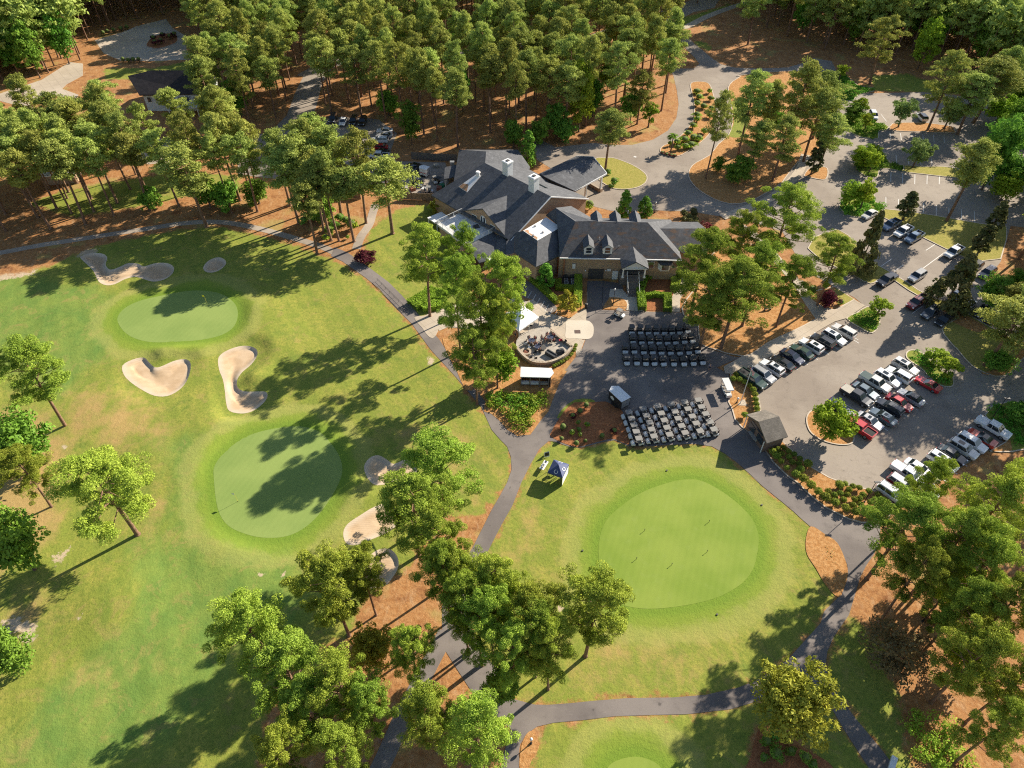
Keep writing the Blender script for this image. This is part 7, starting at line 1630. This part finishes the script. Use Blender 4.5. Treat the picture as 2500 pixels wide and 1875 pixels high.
GU = [(1060,915,'blue','navy','seated person in blue shirt at the far side of the first patio table'),(1000,975,'white','khaki','seated person in white shirt at the pine side of the first patio table'),(1125,925,'red','navy','seated person in dark red shirt at the back of the first patio table'),(1150,985,'white','navy','seated person in white shirt between the first and second patio tables'),(1085,1015,'blue','khaki','seated person in light blue shirt with back to the fire pit'),
      (1185,1035,'red','navy','seated person in red shirt left of the second patio table'),(1225,1095,'orange','navy','seated person in orange-red shirt at the foot of the second patio table'),(1240,1030,'white','navy','seated person in white shirt at the right of the second patio table'),(1385,850,'pink','khaki','seated person in striped pink shirt at the walk-side table'),(1465,860,'red','navy','seated person in red shirt at the back of the walk-side table'),(1425,945,'white','navy','seated person in white shirt at the front of the walk-side table'),(1500,950,'red','navy','seated person in red shirt with white cap at the walk-side table'),(1385,900,'navy','navy','seated person in dark shirt at the left of the walk-side table')]
TB = [CE(1090,965,PZ+.7), CE(1200,1075,PZ+.7), CE(1425,905,PZ+.7)]
for x, y, s_, l_, lab in GU:
    p = CE(x, y, PZ + .9); tb = min(TB, key=lambda t_: (t_ - p).length); a = atan2(tb.y - p.y, tb.x - p.x)
    if (tb - p).length < .95: p = Vector((tb.x - cos(a) * .98, tb.y - sin(a) * .98, 0))
    person(p, a, True, s_, l_, lab, PZ); chair('black', (p.x - cos(a)*.02, p.y - sin(a)*.02), a, 'black patio chair with a guest sitting in it', 'occupied patio chairs', PZ)
person(CE(1330,1010,PZ), radians(200), False, 'red', 'khaki', 'standing person in red shirt in the middle of the patio', PZ)
person(CE(1265,985,PZ), radians(-60), False, 'white', 'navy', 'standing person in white shirt in the middle of the patio', PZ)
person(CE(800,880,PZ), radians(20), False, 'navy', 'navy', 'person in dark clothes standing under the edge of the marquee', .1)
for x, y, k, lab in ((1150,1185,'black','empty black armchair nearest the fire pit'),(1070,1275,'black','left of two empty black chairs by the patio wall'),(1160,1290,'black','right of two empty black chairs by the patio wall'),(1610,965,'red','red chair against the walk-side patio wall'),(1690,1000,'black','black chair beside the red one at the patio wall'),(1530,890,'black','black chair at the corner of the patio wall'),(1050,1090,'white','white chair behind the fire pit'),(980,1030,'white','white chair nearest the pines on the patio')):
    p = CE(x, y, PZ + .4); chair(k, p, (x * 7 % 6), lab, None, PZ)
t = thing('covered_sofa', 'long black covered sofa on the patio', 'sofa', CE(1440,1200,PZ+.7), radians(-42)); t.location.z = PZ; MB().box(0,0,0,2.4,.8,.75, taper=.95).box(-.0,.35,.7,2.3,.2,.2).build('cover', MATS['cart_roof_dark'], t)
t = thing('covered_grill', 'black covered grill right of the long sofa on the patio', 'grill', CE(1605,1150,PZ+.7), radians(22)); t.location.z = PZ; MB().box(0,0,0,1.6,.8,.9, taper=.9).box(0,0,.9,1.1,.6,.2,taper=.7).build('cover', MATS['cart_roof_dark'], t)
# marquee
t = thing('marquee_tent', 'white peaked marquee beside the pines at the patio', 'tent', (0,0,0)); cs_ = [CE(1222,547,2.5), CE(865,795,2.5), CE(590,490,2.5), CE(930,325,2.5)]; pk = sum(cs_, Vector()) / 4 + Vector((0,0,1.5))
m_ = MB(); [m_.add([cs_[i], cs_[(i+1)%4], pk], [(0,1,2),(2,1,0)][:1]) for i in range(4)]; [m_.add([cs_[i], cs_[(i+1)%4], cs_[(i+1)%4]-Vector((0,0,.3)), cs_[i]-Vector((0,0,.3))], [(0,1,2,3)]) for i in range(4)]
m_.build('canopy', mat('tent_white', (.80,.80,.79), .6, .04, 1), t)
for c in cs_ + [(cs_[i] + cs_[(i+1)%4]) / 2 for i in range(4)]: MB().tube((c.x,c.y,0),(c.x,c.y,2.4),.05,.05,6).build('pole', MATS['trim_white'], t)
table(CE(1000,640,0), 'round table in the shade under the marquee', .75, .06); table(CE(1080,700,.0), 'round table at the open edge of the marquee', .7, .06)
# blue canopy on the lawn
t = thing('canopy_tent', 'navy pop-up canopy with one white side wall on the lawn by the cart path', 'tent', (0,0,0))
cc = [L4(480,700,2.3), L4(597,737,2.3), L4(548,838,2.3), L4(433,797,2.3)]; ctr = sum(cc, Vector())/4; ctr.z = 2.3
cc = [ctr + (c - ctr) for c in cc]; pk = ctr + Vector((0,0,.95)); mat('canopy_blue', (.05,.07,.17), .6, .1, 2)
m_ = MB(); [m_.add([cc[i], cc[(i+1)%4], pk], [(0,1,2)]) for i in range(4)]; [m_.add([cc[i], cc[(i+1)%4], cc[(i+1)%4]-Vector((0,0,.35)), cc[i]-Vector((0,0,.35))], [(0,1,2,3)]) for i in range(4)]; m_.build('canopy', MATS['canopy_blue'], t)
MB().add([cc[1]-Vector((0,0,.35)), cc[2]-Vector((0,0,.35)), Vector((cc[2].x,cc[2].y,.05)), Vector((cc[1].x,cc[1].y,.05))], [(0,1,2,3)]).build('side_wall', MATS['tent_white'], t)
lg = MB()
for i in (0, 1, 2):   # round emblems and lettering bars on the canopy faces
    a, b = cc[i], cc[(i+1)%4]; c0 = (a + b) * .36 + pk * .28; u = (b - a).normalized(); w_ = (pk - (a + b)/2).normalized(); nn = u.cross(w_).normalized() * (.02 if u.cross(w_).z > 0 else -.02)
    for k in range(14):
        if k in (3, 4): continue
        a0, a1 = 2*pi*k/14, 2*pi*(k+1)/14; P4 = [c0 + nn + (u*cos(q)+w_*sin(q))*r for q, r in ((a0,.24),(a1,.24),(a1,.34),(a0,.34))]; lg.add(P4, [(0,1,2,3)])
    for k in range(6): s_ = a.lerp(b, .2 + k*.1) - Vector((0,0,.1)); out = Vector((-(b-a).y, (b-a).x, 0)).normalized() * -.015; 
lg.build('emblem', MATS['trim_white'], t)
for c in cc: MB().tube((c.x,c.y,0),(c.x,c.y,2.2),.035,.035,5).build('pole', MATS['steel'], t)
t = thing('display_table', 'folding table with white cloth and boxes left of the navy canopy', 'table', (0,0,0)); a, b = L4(425,712,.75), L4(385,775,.75); c = (a+b)/2; an = atan2((b-a).y,(b-a).x)
MB().box(c.x,c.y,.72,1.9,.75,.04,an).build('tabletop', MATS['tent_white'], t); l_ = MB(); [l_.tube((c.x+cos(an)*s*.8, c.y+sin(an)*s*.8, 0),(c.x+cos(an)*s*.8, c.y+sin(an)*s*.8,.72),.03,.03,4) for s in (-1,1)]; l_.build('legs', MATS['steel'], t)
for k, (s, mm, h, lb) in enumerate(((-.6,'cloth_navy',.25,'small navy box on the far end of the display table'),(-.1,'cart_white',.3,'white box in the middle of the display table'),(.5,'tonneau',.2,'tan box on the near end of the display table'))):
    tag(MB().box(c.x+cos(an)*s, c.y+sin(an)*s, .765, .35,.3,h,an).build('box', MATS[mm]), lb, 'box')
q = L4(425,655,.6); t = thing('a_frame_sign', 'small dark A-frame sign board on the grass above the display table', 'sign', (q.x,q.y,.06), radians(20)); MB().add([(-.45,.3,0),(.45,.3,0),(.45,0,1.0),(-.45,0,1.0),(-.45,-.3,0),(.45,-.3,0)], [(0,1,2,3),(3,2,5,4)]).build('board', MATS['trim_white'], t); MB().add([(-.36,-.275,.2),(.36,-.275,.2),(.36,-.075,.86),(-.36,-.075,.86)], [(0,1,2,3)]).build('panel', MATS['cart_black'], t)
person(L4(505,840), radians(40), False, 'navy', 'khaki', 'person in dark shirt standing under the navy canopy', .05)
person(L4(470,815), radians(-20), True, 'white', 'navy', 'person in white shirt seated under the navy canopy', .05); chair('black', L4(470,815), radians(-20), 'folding chair with a person under the navy canopy', None, .05)
# trailers
def box_trailer(a, b, label, side, roofm, W=2.1, H=2.2, emblem=True):
    c = (a + b) / 2; an = atan2((b - a).y, (b - a).x); L = (b - a).length; t = thing('cargo_trailer', label, 'trailer', (c.x, c.y, .03), an)
    m = MB().prism([(-L/2,-W/2),(L/2,-W/2),(L/2,W/2),(-L/2,W/2),(-L/2-.7,0)], .45, H); m.build('body', MATS[side], t)
    MB().prism([(-L/2-.02,-W/2-.03),(L/2+.03,-W/2-.03),(L/2+.03,W/2+.03),(-L/2-.02,W/2+.03),(-L/2-.74,0)], H, H+.05).build('roof', MATS[roofm], t)
    for x in (-.35,.45):
        for y in (-W/2-.05, W/2+.05): o = MB().tube((0,-.1,0),(0,.1,0),.33,.33,12).build('wheel', MATS['tyre'], t); o.location = (x, y, .33)
    MB().tube((-L/2-.6,0,.5),(-L/2-1.6,0,.5),.06,.06,5).build('hitch', MATS['cart_black'], t)
    if emblem:
        for y in (-W/2-.02, W/2+.02): e = MB(); e.add([(-.7 + .5*cos(q), y, 1.35 + .38*sin(q)) for q in [k*pi/8 for k in range(16)]], [tuple(range(16)) if y > 0 else tuple(range(15,-1,-1))]); e.build('emblem', MATS['trim_white'], t)
    MB().box(L/2+.015, 0, .6, .03, W*.86, H-.75).build('rear_door', MATS['vent_metal'], t); return t
box_trailer(C9(225,990,1.3), C9(365,1120,1.3), 'black cargo trailer with white roof and round emblem at the edge of the cart lot', 'cart_black', 'white_metal', 2.1, 2.35)
tt = box_trailer(C2(905,1150,1.2), C2(960,1165,1.2), 'white box trailer with a red stripe in the service yard', 'white_metal', 'white_metal', 2.1, 2.4, False)
tt.scale = (.8,.9,.95); MB().box(0,-1.075,1.2,2.4,.03,.16,0).build('stripe', MATS['cloth_red'], tt)
for k, (x, y, c_) in enumerate(((860,1120,'black'),(850,1150,'navy'))): vehicle('sedan', c_, C2(x,y,.7), radians(160), ('upper' if k == 0 else 'lower') + ' dark car beside the white box trailer', 'dark vehicles in the service yard')
for k, (x, y) in enumerate(((850,1232),(885,1228),(905,1240),(1000,1220),(1030,1225),(960,1285))): cart('grey' if k % 2 else 'dark', C2(x, y, .6), radians(200 + k * 31), 'golf cart parked loosely in the service yard', 'loose golf carts in the service yard')
t = thing('dumpster', 'green metal dumpster behind the straw bank fence', 'dumpster', C2(393,1265), radians(5)); MB().box(0,0,.1,2.0,1.6,1.5, taper=1.1).build('bin', mat('dump_green', (.02,.22,.12), .5, .1, 2), t); MB().box(0,0,1.62,2.1,1.7,.08).build('lid', MATS['dump_green'], t)
for k, (x, y, mm, l) in enumerate(((1030,1270,'terra','rust-red crate stacked in the service yard'),(1050,1255,'dump_green','green drum in the service yard'),(800,1270,'tonneau','pile of pale pallets by the service yard fence'),(850,1275,'terra','reddish pallet pile by the service yard fence'),(930,1280,'cart_white','white cooler by the service yard fence'),(1010,1120,'tonneau','pallet stack behind the box trailer'))):
    p = C2(x, y, .4); t = thing('crate', l, 'crate', (p.x, p.y, .03), k * .7); b_ = MB(); [b_.box(0, (i - 1.5) * .32, .02 + j * .28, 1.3, .26, .22) for i in range(4) for j in range(3)]; b_.build('slats', MATS[mm], t)
# condensers
t = thing('condenser_bank', 'dark gravel pad with rows of air conditioner units beside the brick wall', 'air conditioner', (0,0,0)); MB().prism(C8.poly([(535,500),(692,492),(690,645),(545,648)]), 0, .1).build('pad', MATS['garage'], t)
for x in (575, 650):
    for y in (525, 560, 600, 632):
        p = C8(x + (y-525)*.1, y, .5); u = MB().box(p.x, p.y, .1, .9, .8, .8).build('unit', MATS['cart_roof_dark'] if y in (560,) else MATS['vent_metal'], t); MB().tube((p.x,p.y,.9),(p.x,p.y,.93),.34,.34,14).build('fan', MATS['garage'], u)
# fences
def fence(pts, h, m, label, w=.08, post=2.4):
    t = thing('fence', label, 'fence', (0,0,0)); pn = MB(); n = 0
    for i in range(len(pts)-1):
        a, b = Vector(pts[i][:2]), Vector(pts[i+1][:2]); L = (b-a).length; an = atan2((b-a).y,(b-a).x); k = int(L/.2)
        for j in range(k): c = a.lerp(b, (j+.5)/k); pn.box(c.x, c.y, .05, L/k*.9, w, h + .05*((j*7)%3), an)
    pn.build('boards', MATS[m], t)
    for i in range(len(pts)-1):
        a, b = Vector(pts[i][:2]), Vector(pts[i+1][:2]); k = max(1, int((b-a).length/post))
        for j in range(k+1): c = a.lerp(b, j/k); MB().box(c.x, c.y, 0, .14, .14, h+.15).build('post', MATS[m], t)
    return t
fence([C2(845,1075), C2(1150,1092)], 1.9, 'wood_grey', 'grey wooden fence behind the service yard, in front of the pine wood')
fence([C2(240,1332), C2(500,1345)], 1.6, 'wood_fence', 'brown wooden fence on the straw bank left of the service yard'); fence([C2(770,1345), C2(995,1355)], 1.8, 'wood_fence', 'brown wooden fence joining the clubhouse corner')
def handrail(pts, label, h=1.0):
    t = thing('handrail', label, 'railing', (0,0,0)); m = MB()
    for i in range(len(pts)-1):
        a, b = Vector(pts[i]), Vector(pts[i+1]); u = Vector((0,0,h)); m.tube(a+u, b+u, .035, .035, 4); m.tube(a+u*.5, b+u*.5, .02, .02, 4); k = max(1, int((b-a).length/1.6)); [m.tube(a.lerp(b,j/k), a.lerp(b,j/k)+u, .03, .03, 4) for j in range(k+1)]
    m.build('rails', MATS['cart_black'], t)
handrail([C8(975,690), C8(975,912), C8(1320,926)], 'black handrail along the right side of the cart ramp'); handrail([C8(808,680), C8(806,900)], 'black handrail along the left side of the cart ramp'); handrail([CP(-60,560), CP(60,690), CP(-10,760)] if False else [O(815,607), O(880,672)], 'low black rail beside the cart path left of the round hedge', .7)
# poles, flags and lamps
t = thing('flagpole', 'tall white flagpole flying the stars and stripes in the straw bed by the car park', 'flagpole', CA(315,1580), 0); base = t.location.copy()
MB().tube((0,0,0),(0,0,9.2),.09,.045,8).ball((0,0,9.28),.1).build('pole', MATS['trim_white'], t)
mat('flag_red', (.55,.02,.04), .8); mat('flag_blue', (.02,.04,.2), .8)
def flag_pt(u, v): return (.08 + u*.55 + .12*sin(u*5), .35*u + .18*sin(u*4+v), 9.0 - v*.95 - u*1.15)
fg = {0: MB(), 1: MB(), 2: MB()}
for j in range(13):
    for i in range(8):
        u0, u1, v0, v1 = i/8*1.5, (i+1)/8*1.5, j/13, (j+1)/13; k = 2 if (i < 3 and j < 7) else (j % 2)
        fg[k].add([flag_pt(u0,v0), flag_pt(u1,v0), flag_pt(u1,v1), flag_pt(u0,v1)], [(0,1,2,3)])
fo = fg[0].build('flag', MATS['flag_red'], t); fg[1].build('white_stripes', MATS['trim_white'], fo); fg[2].build('canton', MATS['flag_blue'], fo)
def lamp(p, h, label, arm=None):
    t = thing('lamp_post', label, 'lamp post', (p[0], p[1], .05)); MB().tube((0,0,0),(0,0,h),.08,.05,6).tube((0,0,0),(0,0,.25),.16,.14,8).build('pole', MATS['cart_black'], t)
    if arm: MB().box(arm[0]*.5, arm[1]*.5, h-.05, abs(arm[0])+.5, abs(arm[1])+.3, .14).build('lamp_head', MATS['cart_black'], t)
    else: MB().ball((0,0,h+.12), .2, .26).build('lamp_head', MATS['trim_white'], t)
    return t
lamp(C8(1092,850), 3.6, 'lamp post on the round straw bed between ramp and stair'); lamp(C7(1590,1225), 5.2, 'dark lamp post among the clipped shrubs by the white SUV', (.4,0)); lamp(C6(1865,760), 5.0, 'dark lamp post on the ivy bank above the white and red pickup', (.4,0)); lamp(L8(1110,780), 5.5, 'lamp post on the straw among the lower right pines', (.3,0)); lamp(B(1645,940), 2.6, 'small dark post on the walk behind the clubhouse')
lamp(C7(215,150), 1.0, 'low dark post left of the flagpole slab'); lamp(L7(305,1470), 1.3, 'short white-topped post on the straw at the bottom path fork')
def pin(p, col, label, h=2.1):
    t = thing('golf_pin', label, 'golf flag', (p[0], p[1], .04)); MB().tube((0,0,0),(0,0,h),.025,.02,5).build('stick', mat('pin_yellow', (.7,.6,.1), .5), t)
    MB().add([(0,0,h),(-.5,.12,h-.08),(-.48,.1,h-.4),(0,0,h-.42),(.01,.01,h),(.01,.01,h-.42)], [(0,1,2,3)]).build('flag', MATS[col], t)
    MB().tube((0,0,.001),(0,0,.006),.07,.07,10).build('cup', MATS['cart_black'], t)
mat('pin_flag', (.8,.65,.02), .6); pin(L1(1597,762), 'pin_flag', 'yellow flag on the upper left green'); pin(L2(255,1025), 'trim_white', 'white flag on the middle green')
for i, q in enumerate([(1678,1183),(1180,1252),(1662,1415),(1118,1470),(1390,1515)]):
    p = L4(*q); t = thing('practice_marker', 'short black hole marker on the practice green', 'marker', (p.x,p.y,.04), 0, 'short black hole markers on the practice green'); MB().tube((0,0,0),(0,0,.42),.035,.03,6).build('stick', MATS['cart_black'], t); MB().tube((0,0,.42),(0,0,.5),.07,.05,6).build('cap', MATS['cart_black'], t)
for i, q in enumerate([(1352,787),(2085,1052),(702,1405),(1740-0,475+1422)]):
    p = L4(*q); t = thing('turf_marker', 'dark sprinkler head in the lawn round the practice green', 'sprinkler', (p.x,p.y,0), 0, 'dark sprinkler heads round the practice green'); MB().tube((0,0,0),(0,0,.12),.14,.14,8).build('head', MATS['garage'], t)
def bench(p, a, label):
    t = thing('park_bench', label, 'bench', (p[0],p[1],.1), a); MB().box(0,0,.42,1.6,.45,.06).build('seat', MATS['wood_fence'], t); MB().box(0,.25,.55,1.6,.05,.4).build('backrest', MATS['wood_fence'], t)
    for x in (-.65,.65): MB().box(x,0,0,.08,.45,.42).build('leg', MATS['cart_black'], t)
bench(CA(680,320), radians(15), 'brown wooden bench in the shade of the pines beside the sidewalk')
t = thing('bin', 'dark litter bin beside the straw corner at the top of the pale pad', 'bin', C8(798,895)); MB().tube((0,0,0),(0,0,1.1),.3,.3,12).build('bin_body', MATS['cart_black'], t); MB().tube((0,0,1.1),(0,0,1.2),.33,.2,12).build('lid', MATS['garage'], t)
p = L8(925,1640); tag(MB().box(p.x,p.y,.02,.6,1.8,.5,radians(-35)).box(p.x,p.y,.52,.66,1.86,.05,radians(-35)).build('white_bench', MATS['trim_white']), 'low white box bench beside the path in the lower right corner', 'bench')
# yellow-painted things on the terrace
p = HL(-13.5, 9.8, 4.5); t = thing('terrace_furniture', 'dark covered table on the white roof terrace', 'table', p); MB().box(0,0,0,1.5,.9,.6,taper=.7,rot=.4).build('cover', MATS['cart_roof_dark'], t)
